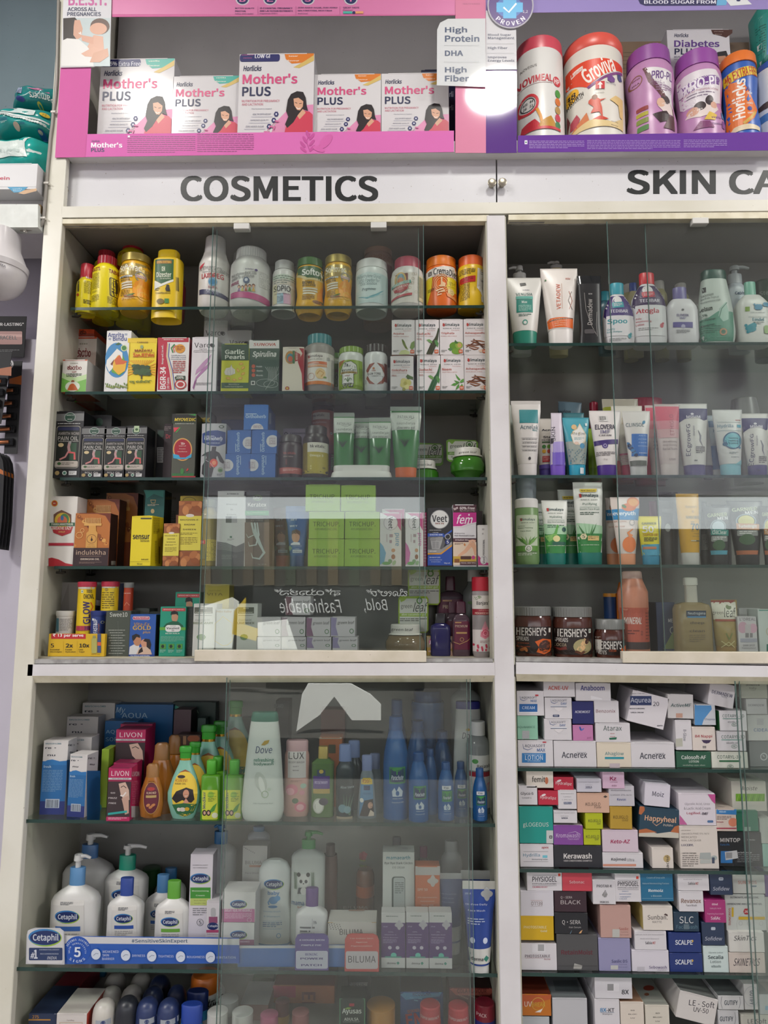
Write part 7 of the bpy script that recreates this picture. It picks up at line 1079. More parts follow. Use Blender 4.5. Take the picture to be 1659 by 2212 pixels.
tube(1412,132,480,540,94,64,'d0d0ce','84bcc8','white tube with aqua splash ring and pale aqua cap',[E(1432,328,60,56,'2a5a7a',24),E(1432,328,52,48,'6ab4c0',24),E(1384,350,14,12,'2a5a7a'),E(1475,372,9,8,'3a7a94'),T('Hydrilla',1344,222,1438,250,'3a7a94'),R(1462,226,1490,244,'3a9ab0'),R(1342,264,1492,266,'7a9aa0'),R(1342,208,1492,210,'a0b0b4'),B_('apex',1454,192,1490,202,'a8403a')]+[B_(t,1404,308+i*16,1464,318+i*16,'2a4a5a')for i,t in enumerate(('Comprehensive','Ceramide formula','for Sensitive skin'))]+[F(1406,402,1464,416,2,'5a6a70',.4),B_('Net Weight 100 g',1416,430,1468,438,'3a4a50'),P([(1440,480),(1500,440),(1500,480)],'84bcc8')])
tube(1325,168,500,540,44,46,'a8b4bc','c0c4c4','pale tube with blue blocks behind the aqua splash tube',[R(1285,200,1330,240,'4a6a8a'),R(1290,360,1350,510,'3a6a9a'),T('H',1312,255,1332,276,'4a6a7a')],Y=.11)
tube(1660,190,490,540,40,40,'c4c6c0','b0b4a8','pale green-white tube cut by the right picture edge',Y=.06)
V(1520,[('tub','8a8a86',[(60,50),(70,72),(140,84),(540,84)]),('knob','6f6f6c',[(112,30),(120,40),(150,40)],{'dy':0})],'dim round tub at the back near the right edge',name='tub',Y=.15)
K(1090,1020,2.9156)
S(SHZ['b3'],.055,'on lowest skin care shelf')
HIM=lambda x,y,w:[B_('Himalaya',x,y,x+w,y+w*.22,'2a4448'),P([(x-2,y+2),(x+w*.1,y),(x+w*.12,y+w*.2),(x+2,y+w*.2)],'a83430'),T('SINCE 1930',x+w*.05,y+w*.29,x+w*.95,y+w*.36,'4a5450')]
V(139,[('bottle','6a8a58',[(226,68),(235,74),(520,74),(560,74),(572,68)]),('collar','d0d0cc',[(172,66),(180,73),(230,73)]),('clear_dome','9aa8ac:a0.35,r0.08',[(40,50),(48,64),(90,66),(160,62),(172,66)]),('pump','cfcfcc',[(60,30),(112,32),(118,42),(172,44)])],'foaming face wash bottle with clear dome at the left end',[RR(76,272,205,500,6,'b8c4ac')]+HIM(95,292,90)+[T('Neem Foaming\nFace Wash',84,350,172,376,'2a5a3a',b=.015),T('Purifying',84,338,120,346,'2a5a3a')]+[P([(140,470),(140+dx,440),(140+dx*1.7,405),(140+dx*.6,430)],['4a7a34','6a9a48'][i%2])for i,dx in enumerate((-40,-25,-8,12,28,40))]+[R(76,465,205,500,'5a8a3c'),E(145,482,22,22,'d4d4cc'),O(145,482,14,14,3,'4a5a44'),F(85,510,200,530,2,'c8d0c0',.4)],on='bottle',name='pump_bottle')
def him(x,yt,yc,yb,ht,hc,label,t1,t2,al=0,tag_=0,**k):
 g=HIM(x-ht*.62,yt+(46 if not tag_ else 70),ht*1.28)
 o=yt+(95 if not tag_ else 128)
 g=[P([(x-ht,yc-125),(x+ht,yc-125),(x+hc,yc),(x-hc,yc)],'2f7a3c'),P([(x-ht,yc-190),(x+ht,yc-170),(x+ht,yc-120),(x-ht,yc-120)],'9abf9c')]+g+[T(t1,x-ht*.42,o,x+ht*.54,o+20,'2a5a4a',b=.01),R(x-ht*.6,o+27,x+ht*.7,o+29,'6a8a7a'),T(t2,x-ht*.6,o+34,x+ht*.72,o+47,'2a5a4a'),F(x-ht*.6,o+60,x+ht*.66,o+82,2,'2a4a3a',.4)]
 if al:g+=[P([(x-60,415),(x-10,385),(x+10,330),(x+20,335),(x+5,400),(x-20,430)],'5a9a4a'),P([(x-66,400),(x+5,390),(x+15,410),(x-40,440)],'7aac5a'),E(x+5,420,22,20,'d0c890'),P([(x-60,450),(x-20,430),(x-50,490)],'3f8a3c'),E(x+55,362,14,15,'1f4a44'),RR(x-20,440,x+68,460,4,'2a5a4a')]
 else:g+=[P([(x-10,yc-60),(x-10+dx,yc-120-dy),(x-10+dx*1.5,yc-170-dy),(x-10+dx*.5,yc-120)],['2f6a34','3f8040'][i%2])for i,(dx,dy)in enumerate(((-38,10),(-18,40),(5,20),(22,10),(38,20)))]+[E(x-36,yc-102,20,20,'d0c8a0',6),T('5',x-44,yc-112,x-28,yc-92,'2a4a3a',b=.03),R(x-12,yc-105,x+60,yc-76,'c8b070'),F(x-8,yc-100,x+56,yc-80,2,'5a4a2a',.4)]
 if tag_:g.append(P([(x-55,yt+40),(x+56,yt+38),(x+50,yt+58),(x-50,yt+60)],'c8b03a'));g.append(B_('New! Best Ever',x-46,yt+44,x+46,yt+54,'3a3414'))
 g+=[F(x-50,yc-50,x+60,yc-42,1,'b8c8b0',.4)]
 r=tube(x,yt,yc,yb,ht,hc,'ccd0c8','176a60',label,g,hcap=hc*1.0,**k)
him(318,178,512,574,82,62,'aloe face wash tube with deep teal cap','Hydrating','Aloe Vera Face Wash',1)
him(530,64,508,576,94,74,'tallest neem face wash tube with yellow tag','Purifying','Neem Face Wash',0,1)
him(420,110,512,574,82,66,'neem face wash tube behind the two front green ones','Purifying','Neem Face Wash',0,1,Y=.115)
him(236,198,515,574,60,48,'neem face wash tube half behind the foaming bottle','Purifying','Neem',0,Y=.12)
def ever(x,yt,yb,ht,label,**k):tube(x,yt,515,yb,ht,54,'d0c6be','d0906a',label,[P([(x-ht,yt+76),(x+ht,yt+68),(x+ht,yt+145),(x-ht,yt+140)],'2a84b8'),B_('everyuth',x-ht*.85,yt+88,x+ht*.66,yt+120,'d8e0e4',sh=.1),E(x+20,yt+62,46,26,'c8682a'),E(x+50,yt+30,40,34,'d0702a'),E(x+50,yt+30,30,25,'d8984a'),E(x-10,yt+56,16,10,'3f6a34',rot=30),T('NATURAL\nGLOW',x-ht*.85,yt+148,x+ht*.05,yt+188,'a8623a',b=.01),E(x+36,yt+160,18,18,'8a8a84'),E(x+36,yt+160,14,14,'d0c6be'),E(x+18,yt+298,44,50,'d87a44'),SWOOSH([(x+30,yt+250),(x+8,yt+225),(x+40,yt+200)],[30,14,6],'dc8a54')],**k)
ever(764,158,580,92,'orange peel scrub tube with blue band and peach cap')
ever(690,162,580,50,'orange peel scrub tube half hidden behind its twin',Y=.11)
tube(916,278,525,580,76,54,'d0c62a','3a8aa8','yellow sunscreen tube with light blue foot reading 50',[P([(842,458),(990,452),(985,525),(865,525)],'4f9cb8'),T('GARNIER',866,315,958,330,'2a4a34',b=.025),T('50',866,338,936,382,'d6d4c8',b=.03),T('+',938,340,952,352,'d6d4c8',b=.03),T('SUPER UV',870,386,962,404,'b07a1c',b=.03),F(876,412,958,440,3,'3a3a24',.5),T('Vitamin C',876,450,910,460,'2a4a5a'),R(872,470,950,486,'b87a5a')])
tube(1160,136,508,584,72,56,'d6a22c','cfcdc8','amber sunscreen tube with white cap reading 70',[T("Banjara's",1140,208,1214,230,'7a5a1c',b=.01),E(1184,248,8,9,'b8842a'),T('SUNSCREEN',1138,276,1230,294,'2a4a4a',b=.02),T('SPF',1168,310,1192,320,'2a4a4a',b=.02),T('70',1166,324,1224,366,'1f4a54',b=.03),T('PA++++',1168,370,1210,376,'2a4a4a'),T('UVA&UVB\nPROTECTION',1176,386,1228,408,'2a4a4a',b=.015),R(1166,430,1200,436,'c8c4b0'),R(1200,430,1236,436,'3a4a4a')])
def garn(x,yt,yb,ht,label,acc,name_,ac2,gr,**k):tube(x,yt,yb-60,yb,ht,ht*.64,'1c1f22','1e2124',label,[T('GARNIER',x-ht*.72,yt+40,x+ht*.68,yt+64,'a8b08a',b=.02,rot=-4),T('MEN',x-ht*.05,yt+64,x+ht*.70,yt+84,'c8c8c8',b=.03,rot=-4),O(x-2,yt+128,ht*.55,46,7,'7a8a94'),E(x-2,yt+128,ht*.44,36,gr),P([(x-ht*.55,yt+142),(x+ht*.72,yt+148),(x+ht*.70,yt+186),(x-ht*.52,yt+180)],acc),T(name_,x-ht*.45,yt+150,x+ht*.55,yt+176,'d0d8d4',b=.02),RR(x-ht*.5,yt+186,x+ht*.6,yt+222,6,'8a8c8a'),F(x-ht*.4,yt+192,x+ht*.5,yt+215,2,'d0d0cc',.5),E(x,yt+245,ht*.42,34,'3a5a3a'),P([(x-ht*.55,yb-88),(x+ht*.6,yb-88),(x+ht*.55,yb-62),(x-ht*.5,yb-62)],ac2)],**k)
garn(1345,216,582,88,'black face wash tube with teal band','3a8a80','OilClear','4a9ab0','a8b8c0')
garn(1520,180,582,114,'large black face wash tube with orange band','b87a3c','TurboBright','b0623a','b8b048')
garn(1660,212,582,50,'black face wash tube cut by the right picture edge','b87a3c','Turbo','b0623a','b8b048')
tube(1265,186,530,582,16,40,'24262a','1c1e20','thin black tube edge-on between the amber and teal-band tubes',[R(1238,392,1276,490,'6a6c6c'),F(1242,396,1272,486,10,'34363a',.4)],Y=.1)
tube(1370,205,530,582,56,50,'202226','1c1e20','black tube standing behind the teal-band face wash tube',Y=.13)
def pond(x,yt,ht,label,**k):tube(x,yt,520,582,ht,ht*.7,'2a2628','242022',label,[T("POND'S",x-ht*.5,yt+50,x+ht*.7,yt+74,'6a6668',b=.02),E(x+5,yt+170,18,26,'8a8a88')],**k)
pond(1040,126,62,'dim black tube behind the amber sunscreen, taller',Y=.13);pond(1020,180,52,'dim black tube left of the amber sunscreen tube',Y=.085)
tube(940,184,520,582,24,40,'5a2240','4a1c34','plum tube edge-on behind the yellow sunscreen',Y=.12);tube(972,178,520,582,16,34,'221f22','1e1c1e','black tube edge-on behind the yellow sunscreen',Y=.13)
K(1090,1220,2.9156)
S(SHZ['a5'],.05,'on skin care cabinet floor')
def choc(x,yt,yc,yb,hc,hw,label,t,art,**k):
 V(x,[('jar','4a2a22:r0.12',[(yc,hc*.94),(yc+12,hc*.98),(yc+34,hw),(yb-60,hw),(yb-45,hw*.97),(yb-14,hw*.97),(yb,hw*.88)]),('lid','6f716e',[(yt,hc*.96),(yt+5,hc),(yc+2,hc)],{'rib':.012,'seg':88})],label,[R(x-hw,yc+72,x+hw,yb-28,'1f1512'),T("HERSHEY'S",x-hw*.86,yc+76,x+hw*.66,yc+128,'d0ccc6',b=.02),T('SPREADS',x-hw*.86,yc+134,x-hw*.3,yc+160,'c8c4be',b=.02)]+art,on='jar',name='spread_jar',seg=44,**k)
choc(178,262,316,580,112,116,'chocolate spread jar with grey lid at the left end',0,[T('COCOA\nALMOND',78,488,152,516,'b8562a',b=.02),E(112,530,20,10,'a8622e',rot=-30),E(128,530,16,9,'b8703a',rot=60),P([(180,480),(230,462),(290,470),(294,540),(240,560),(190,545),(205,515)],'c85a1c'),E(245,510,42,38,'3a2018',rot=-30),SWOOSH([(222,500),(250,485),(272,500),(250,525)],9,'6a4030'),R(272,396,288,424,'d0ccc4')])
choc(425,264,324,590,122,124,'chocolate spread jar with grey lid and wafer roll picture',0,[T('COCOA',318,492,380,512,'a89a80',b=.015),SWOOSH([(310,515),(345,530),(380,520)],[3,14,22],'6a2a22'),E(480,510,62,46,'9a9268'),SWOOSH([(455,540),(480,505),(505,470)],40,'cfa878'),SWOOSH([(430,540),(470,555),(500,535)],16,'5a3424'),E(508,478,13,20,'3a2018',rot=30),R(520,402,538,428,'d0d0c8'),E(529,415,5,6,'2a7a3a')])
choc(662,342,402,594,92,98,'small chocolate spread jar with grey lid beside the door',0,[R(568,470,606,556,'c0bcb4'),F(572,452,604,466,2,'b0aca4',.4),P([(720,530),(760,505),(760,565),(735,560)],'c85a1c'),T('COCOA',645,530,690,545,'b0502a',b=.02)])
V(672,[('body','24406e',[(200,42),(260,42),(590,42)]),('cap','d08a2c',[(180,42),(186,44),(202,44)])],'navy bottle with orange cap behind the small chocolate jar',Y=.16)
V(742,[('body','d0742a',[(110,14),(190,32),(590,34)])],'orange bottle half hidden behind the coral bottle',Y=.15)
V(812,[('bottle','b87a60',[(86,60),(120,72),(170,92),(280,92),(300,88),(560,90),(590,84)]),('cap','c0a094',[(40,52),(46,60),(88,62)])],'coral bottle with pale cap and lettering on a red label',[R(700,270,930,485,'a8503e'),T('MINERAL',752,330,852,372,'d0c4bc',b=.03,sh=.15),R(700,485,930,530,'3a2c2c'),F(770,410,835,445,2,'6a2a22',.45),F(878,300,915,480,9,'7a3a30',.4),T('21',844,415,858,440,'3a2020',b=.02)],on='bottle',Y=.06)
C(960,236,1080,600,'2a3450','dark navy carton behind the coral bottle',[T('MEN',1030,340,1075,362,'b8b8bc',b=.02),O(1058,412,18,22,4,'9aa09c'),P([(1000,530),(1060,420),(1080,440),(1080,530)],'6a7a4a')],d=.05,Y=.1,side='20283e')
V(1180,[('bottle','a8946a:a0.72,r0.1',[(236,60),(250,100),(280,112),(560,112),(590,104)]),('collar','bcb8ac',[(128,36),(236,38)]),('pump','c8c6bc',[(80,34),(86,42),(128,42)])],'clear amber face wash pump bottle with navy label',[R(1132,288,1256,326,'24344a'),T('Neutrogena',1142,296,1250,318,'d0d4d4',b=.012),R(1138,324,1254,332,'4a8ab4'),T('deep\nclean',1152,356,1246,422,'5a4e40',b=.015),F(1150,440,1250,490,4,'6a5a44',.3)],on='bottle',n=3.5,dr=.6,Y=.055)
tube(1390,220,510,590,82,66,'a8925a:a0.85,r0.15','9a7a44','amber gel tube with red and white crimped header',[R(1296,235,1466,345,'c8c4b4'),P([(1296,225),(1466,222),(1440,245),(1400,235),(1360,248),(1310,240)],'8a3a30'),E(1417,266,18,16,'5a6a34'),T('green',1314,296,1378,318,'4a4438',b=.012),T('leaf',1384,270,1456,330,'2a2620',b=.012,sh=.2),R(1330,342,1466,356,'9a4a34'),SWOOSH([(1405,470),(1385,430)],6,'6a7a3a'),SWOOSH([(1405,470),(1425,428)],6,'6a7a3a'),SWOOSH([(1360,520),(1400,485),(1440,520)],4,'d0c890'),SWOOSH([(1360,480),(1400,510),(1440,478)],4,'d0c890')],crimp=22)
C(1472,326,1592,590,'c8c4c6','white serum carton with pink haze and dropper picture',[E(1500,395,30,36,'c8a0b0'),E(1565,400,26,30,'d0a8b8'),T("L'OREAL",1480,334,1580,352,'5a5658',b=.008),RR(1514,375,1550,460,6,'c0b8ba'),R(1516,430,1562,458,'8a8688'),R(1538,430,1544,458,'c8c4c6'),R(1484,464,1590,488,'a8a8b4'),T('DARK SPOT',1502,502,1576,514,'5a5658',b=.012),T('Brightening Serum',1496,520,1580,530,'6a6668')],d=.045,side='b4b0b2')
C(1485,274,1620,600,'b8b6b6','pale carton standing behind the serum carton',d=.04,Y=.115)
C(1602,280,1700,590,'c4ccc8','white and teal carton cut by the right picture edge',[R(1650,500,1700,590,'2a7060'),R(1602,280,1700,290,'4a9080'),O(1662,420,16,24,4,'b8a888')],d=.05)
K(60,1460,3.77)
S(SHZ['c1'],.03,'in lower left cabinet')
def YB(x,y):return WZ(*q(x,y),ST['Z']).y
def renu(x0,y0,x1,y1,label,full=1,**k):
 w,h,X,Yv=fr(x0,y0,x1,y1)
 g=[T('BAUSCH+LOMB',X(.08),Yv(.03),X(.72),Yv(.05),'2a6a7a',b=.025),T('re·\nnu',X(.08),Yv(.09),X(.52),Yv(.21),'2a2c3a',b=.024)]
 if full:g+=[R(x0,Yv(.28),x1,y1,'22629a'),P([(x0,Yv(.30)),(X(.2),Yv(.265)),(X(.4),Yv(.255)),(X(.7),Yv(.28)),(x1,Yv(.27)),(x1,Yv(.33)),(x0,Yv(.33))],'2a6eaa'),R(x0,Yv(.82),x1,y1,'26326e'),T('fresh',X(.06),Yv(.335),X(.36),Yv(.37),'b8ccd8',b=.02),F(X(.05),Yv(.40),X(.85),Yv(.70),14,'7a9ab8',.3),R(X(.22),Yv(.79),X(.78),Yv(.91),'b0bcc8'),BAR(X(.25),Yv(.80),X(.75),Yv(.905),'2a3046',26),ON('R'),R(x1+2,Yv(.26),x1+110,Yv(1.1),'1f5a90'),T('re·\nnu',x1+14,Yv(.05),x1+66,Yv(.17),'2a2c3a',b=.024)]
 C(x0,y0,x1,y1,'cbc8c6',label,g,norm=1,d=.045,side='aeb0b4',name='lens_solution_carton',**k)
renu(112,528,314,1130,'tall white and blue lens carton at the left wall',Y=YB(200,1130))
renu(326,640,478,1150,'lens carton turned to show two printed faces',Y=YB(400,1150),yaw=-9)
renu(286,500,505,1130,'lens carton behind the tall one at the left wall',0,Y=.12)
renu(300,332,556,1050,'large lens carton in the middle row',0,Y=.2)
renu(424,220,690,1050,'large lens carton at the back',0,Y=.262)
C(590,598,650,1110,'8fae3a','lime carton edge beside the two-faced lens carton',[E(588,1070,14,24,'3a9a9a')],Y=.10,d=.05,side='7a9a30')
def aqua(x0,y0,x1,y1,label,t,**k):C(x0,y0,x1,y1,'1f5f96',label,t,d=.04,side='184a76',name='lens_solution_carton',**k)
aqua(695,234,1170,1050,'wide blue lens carton in script at the back',[T('My',720,255,790,315,'a8c4d4',b=.01,sh=.3),T('AQUA',765,302,975,352,'a8c4d4',b=.01)],Y=.262)
aqua(612,368,880,1060,'blue lens carton in front of the wide blue one',[T('AQUA',636,440,790,476,'9abcd0',b=.01),T('SOFT',634,500,760,532,'9abcd0',b=.01)],Y=.205)
LV='a81f54'
def livon(x0,y0,x1,y1,label,full=1,**k):
 w,h,X,Yv=fr(x0,y0,x1,y1);s=h if full else 400/.88
 Z_=lambda v:y0+v*s
 g=[R(x0,y0,x1,Z_(.19),LV),T('LIVON',X(.12),Z_(.06),X(.88),Z_(.155),'d8c8cc',b=.012),R(x0,Z_(.19),x1,Z_(.225),'b8b8ba'),T('ANTI-FRIZZ SERUM',X(.16),Z_(.198),X(.88),Z_(.217),'5a3a44',b=.025),R(x0,Z_(.225),x1,Z_(.26),'8a1c44'),R(x0,Z_(.26),x1,y1,'33262a'),P([(X(.46),Z_(.30)),(X(.75),Z_(.27)),(X(.92),Z_(.42)),(X(.96),Z_(.60)),(X(.80),Z_(.64)),(X(.58),Z_(.52))],'c2a494'),SWOOSH([(X(.56),Z_(.37)),(X(.68),Z_(.34)),(X(.80),Z_(.38))],s*.014,'1c1416')]
 if full:g+=[P([(X(.62),Yv(.58)),(X(.92),Yv(.52)),(X(.96),Yv(.85)),(X(.80),Yv(.88)),(X(.70),Yv(.7))],'b89484'),SWOOSH([(X(.56),Yv(.52)),(X(.68),Yv(.53)),(X(.80),Yv(.46))],h*.028,'d8d0cc'),T('GO\nFRIZZ\nFREE',X(.05),Yv(.46),X(.42),Yv(.68),'c8c0c0',b=.02),P([(X(.06),Yv(.85)),(X(.88),Yv(.80)),(X(.88),Yv(.84)),(X(.06),Yv(.89))],'2a9a94'),R(x0,Yv(.92),x1,y1,LV),F(X(.08),Yv(.935),X(.9),Yv(.98),2,'d8b8c4',.4),ON('R'),T('LIVON',x1+8,Z_(.07),x1+68,Z_(.16),'c8a8b4',b=.02),F(x1+6,Yv(.25),x1+60,Yv(.70),14,'b86a84',.3),R(x1+2,Yv(.72),x1+62,Yv(.93),'a8a4a4')]
 C(x0,y0,x1,y1,'7a1c40',label,g,norm=1,side=LV,top='8a1a48',name='hair_serum_carton',**k)
livon(650,748,838,1182,'front magenta hair serum carton with laughing woman',Y=YB(740,1182),d=.035)
livon(690,706,880,1150,'magenta hair serum carton directly behind the front one',0,Y=.085,d=.035)
livon(706,436,946,1110,'large magenta hair serum carton with half a face',0,Y=.125,d=.05)
livon(740,392,1000,1100,'large magenta hair serum carton behind its twin',0,Y=.177,d=.024)
C(1165,215,1520,1050,'14302c','dark green oil carton at the back right of the blue ones',[P([(1205,240),(1260,268),(1165,268)],'3a9a84'),T('A',1366,278,1392,304,'8a9a8a',b=.01)],Y=.275,d=.03)
C(1176,276,1318,1080,'4a343e','plum carton standing in front of the dark green one',Y=.215,d=.05,side='2a1c24')
C(1372,345,1440,1050,'1a3a36','small dark teal carton beside the plum one',Y=.235,d=.03)
C(1205,480,1400,1080,'3a241c','dark brown carton with amber picture behind green caps',[E(1350,510,50,30,'8a4a24'),R(1265,490,1290,560,'8a6a4a')],Y=.17,d=.04)
AM='a86a2a:a0.82,r0.12'
def almond(x,yt,ys,yb,hw,label,full,**k):
 V(x,[('bottle',AM,[(yt+150,hw*.36),(ys-60,hw*.55),(ys+40,hw*.86),(yb-130,hw),(yb-30,hw*.85),(yb,hw*.7)]),('cap','8a6030',[(yt,hw*.34),(yt+20,hw*.5),(yt+150,hw*.55)])],label,[E(x,ys+110,hw*.66,130,'5a1a2c',26),O(x,ys+110,hw*.66,130,5,'b08a4a',26),T('FREE\nPACK',x-26,ys-26,x+26,ys+8,'5a2a1a',b=.02),E(x,ys+36,30,14,'9a2a2a'),T('ALMOND',x-38,ys+58,x+40,ys+76,'d0b8a0',b=.015),R(x-40,ys+86,x+42,ys+106,'a8905a')]+[E(x-20+i*20,ys+165+(i%2)*16,17,11,'b87a4a',rot=-30)for i in range(3)]if full else(),on='bottle',dr=.6,**k)
almond(1010,715,880,1168,98,'amber almond oil bottle with dark oval label in film',1,Y=YB(1010,1168))
almond(1085,545,740,1140,118,'larger amber oil bottle wrapped in clear film behind it',0,Y=.085)
almond(1190,480,700,1110,100,'dim amber oil bottle in film further back',0,Y=.155)
def aswini(x,yt,yb,s,label,full=1,**k):
 V(x,[('bottle','7ab09e:r0.2',[(yt+112*s,46*s),(yt+140*s,52*s),(yt+250*s,98*s),(yt+370*s,134*s),(yt+440*s,132*s),(yt+540*s,104*s),(yt+580*s,86*s),(yb,78*s)]),('cap','2a8a20',[(yt,44*s),(yt+8,52*s),(yt+45*s,52*s),(yt+48*s,46*s),(yt+95*s,46*s)]),('gold_band','c8a040:r0.2,m0.8',[(yt+95*s,45*s),(yt+112*s,45*s)])],label,[E(x+2,yt+385*s,102*s,184*s,'d8b83a',30),P([(x-98*s,yt+470*s),(x,yt+455*s),(x+100*s,yt+470*s),(x+70*s,yt+545*s),(x+5,yt+568*s),(x-60*s,yt+545*s)],'24623a'),P([(x-50*s,yt+215*s),(x+5,yt+190*s),(x+50*s,yt+215*s),(x+5,yt+206*s)],'8a4a1c')]+([T('ASWINI',x-76*s,yt+262*s,x+24*s,yt+288*s,'8a3a1c',b=.012),T('HAIR OIL',x-74*s,yt+294*s,x+18*s,yt+308*s,'3a2a14',b=.02),E(x-24*s,yt+246*s,32*s,13*s,'2a1c14'),P([(x-98*s,yt+420*s),(x-60*s,yt+360*s),(x+20*s,yt+330*s),(x+72*s,yt+350*s),(x+84*s,yt+430*s),(x+60*s,yt+455*s),(x-10*s,yt+430*s),(x-60*s,yt+455*s)],'1c1416'),E(x+20*s,yt+380*s,24*s,34*s,'b8846a'),P([(x-6*s,yt+455*s),(x+20*s,yt+415*s),(x+46*s,yt+455*s)],'c08a74'),SWOOSH([(x+10*s,yt+394*s),(x+22*s,yt+400*s),(x+32*s,yt+392*s)],4*s,'e0d8d0'),E(x-40*s,yt+508*s,16*s,16*s,'d8d0c8'),E(x-10*s,yt+508*s,26*s,18*s,'c8c4b8'),E(x+26*s,yt+505*s,18*s,16*s,'c8a02a')]if full else[]),on='bottle',dr=.5,n=2.2,**k)
aswini(1278,572,1170,1.0,'mint hair oil bottle with green cap, front one',Y=YB(1280,1170))
aswini(1355,538,1140,.9,'mint hair oil bottle directly behind the front one',0,Y=.085)
aswini(1465,398,1110,1.2,'larger mint hair oil bottle with green cap',0,Y=.115)
aswini(1560,366,1100,1.1,'mint hair oil bottle beside the door edge at the back',0,Y=.163)
def medik(x,yt,yb,label,full=1,**k):V(x,[('bottle','5a9a2a:a0.8,r0.1',[(yt+112,30,22),(yt+120,70,36),(yt+130,78,40),(yb-6,78,40),(yb,72,36)]),('cap','4aa02a',[(yt,36,30),(yt+8,42,34),(yt+108,40,33),(yt+112,38,30)],{'n':2.4})],label,[RR(x-70,yt+240,x+56,yb-8,8,'bcc43a'),T('Mediker',x-66,yt+255,x-40,yt+390,'24346a',b=.025,rot=90),E(x+2,yt+278,26,26,'8ab03a'),T('100%\nnatural',x-22,yt+262,x+46,yt+296,'2a6a2a',b=.02),F(x-20,yt+305,x+40,yt+340,3,'4a6a2a',.4),P([(x-30,yt+440),(x+20,yt+370),(x+52,yt+345),(x+30,yt+410)],'4a8a34')]+[E(x-50+i*34,yt+425,18,24,'1c1618')for i in range(2)]+[E(x-48+i*32,yt+425,10,14,'c09a84')for i in range(2)]+[E(x+34,yt+445,24,22,'c8ccb0')]if full else(),on='bottle',n=4,**k)
medik(1494,684,1172,'green anti-lice oil bottle with yellow label',Y=YB(1490,1172))
medik(1545,655,1150,'green anti-lice oil bottle half behind its twin',0,Y=.08)
K(400,1460,3.77)
medik(398,684,1165,'green anti-lice oil bottle behind the glass door',Y=YB(398,1165))
aswini(400,200,1110,1.15,'mint hair oil bottle behind the glass, back row',0,Y=.215)
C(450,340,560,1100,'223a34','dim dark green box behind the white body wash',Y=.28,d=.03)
V(640,[('bottle','ccd2cc',[(366,112),(420,120),(600,138),(800,154),(1000,168),(1090,170),(1150,156),(1180,130),(1188,108)]),('cap','1f6a56',[(292,96),(305,106),(340,111),(366,112)])],'large white body wash bottle with green oval cap',[T('Dove',580,570,712,625,'3a4668',b=.008,sh=.15),P([(622,560),(650,525),(690,518),(680,545),(650,562)],'b89a4a:r0.3,m0.6'),T('refreshing',564,664,726,702,'2f7a62',b=.015),T('bodywash',564,698,722,728,'2f7a62',b=.015),E(622,855,44,82,'bcc2ba',rot=-20),E(630,880,22,70,'d8dcd6',rot=-14),O(656,955,30,30,8,'a8b8a0'),E(690,916,15,14,'c0cabc'),T('24hr hydrated feel',558,1022,720,1036,'7a8480')],n=2.4,dr=.45,on='bottle',Y=YB(640,1188))
V(908,[('bottle','c29890:r0.25',[(600,88),(640,100),(1100,104),(1168,92)]),('cap','c4a0a4',[(520,82),(530,90),(605,90)])],'rose-coloured body wash bottle with pink roses',[R(838,612,985,825,'c8c2c0'),T('LUX',846,620,972,672,'3a3436',b=.014),T('BODY WASH',846,690,972,706,'4a4446',b=.01),T('SOFT\nROSE',880,728,930,768,'4a4446',b=.015)]+[E(x,y,r,r*.85,c)for x,y,r,c in((870,920,52,'c87a8a'),(860,935,34,'d8a0a8'),(940,1060,48,'c87484'),(940,1062,30,'dcaab0'),(900,1010,26,'5a6a54'),(955,945,22,'c88a94'),(965,890,24,'9ab0a0'))]+[F(862,845,955,862,2,'8a6a64',.45)],on='bottle',n=2.6,dr=.5,Y=.045)
K(400,1460,3.77)
V(1122,[('bottle','5a7a44:a0.72,r0.08',[(668,50),(700,90),(1130,92),(1160,86)]),('cap','b09a54:r0.3,m0.4',[(572,36),(580,40),(670,40)])],'green glass oil bottle with gold cap and purple label',[R(1045,808,1180,912,'4a2c7a'),T('ROSEMARY',1058,848,1164,872,'b8a8cc',b=.015),R(1045,912,1180,950,'a8904a'),R(1078,758,1145,812,'24385a'),E(1112,772,18,16,'b8a04a'),E(1088,1050,46,62,'b0b0a4'),E(1088,1052,36,50,'d0d0c8'),E(1130,1015,38,30,'3a3440')],on='bottle',n=4,dr=.7,Y=.04)
C(1088,500,1275,1120,'a8623c','orange carton with gold panel behind the gold-capped bottle',[RR(1168,560,1225,630,4,'4a4a34'),R(1088,494,1275,512,'a8a090')],Y=.12,d=.05)
C(1100,275,1300,1090,'6a4440','brown-red carton standing at the back behind the orange one',Y=.2,d=.05,side='2a2a34')
C(730,200,840,1090,'1f2226','black carton behind the white body wash cap',[T('BEARD',725,230,800,260,'5a5c5e')],Y=.2,d=.05)
def aloe(x,yt,yb,hw,label,full=1,**k):V(x,[('bottle','1f2c30:r0.15',[(yt+135,hw*.55),(yt+190,hw*.95),(yt+240,hw),(yb,hw*.92)]),('cap','6a7ca8',[(yt,hw*.58),(yt+8,hw*.66),(yt+136,hw*.68)])],label,[T('Aloe Vera',x-36,890,x+70,912,'a8b4b8',b=.01)]+[SWOOSH([(x+40,1130),(x+20+dx*.6,1060),(x+30+dx,960)],[12,9,1],'4a6a54')for dx in(-40,-15,15,40)]+[E(x-20,1075,34,34,'6a8a94'),E(x+20,1085,28,30,'7a98a0'),R(x-70,1142,x+60,1160,'a89a84')]if full else(),on='bottle',dr=.6,**k)
aloe(1302,556,1190,76,'black aloe oil bottle with lavender-blue cap',Y=.035)
aloe(1375,525,1170,70,'black aloe oil bottle with lavender-blue cap behind its twin',0,Y=.1)
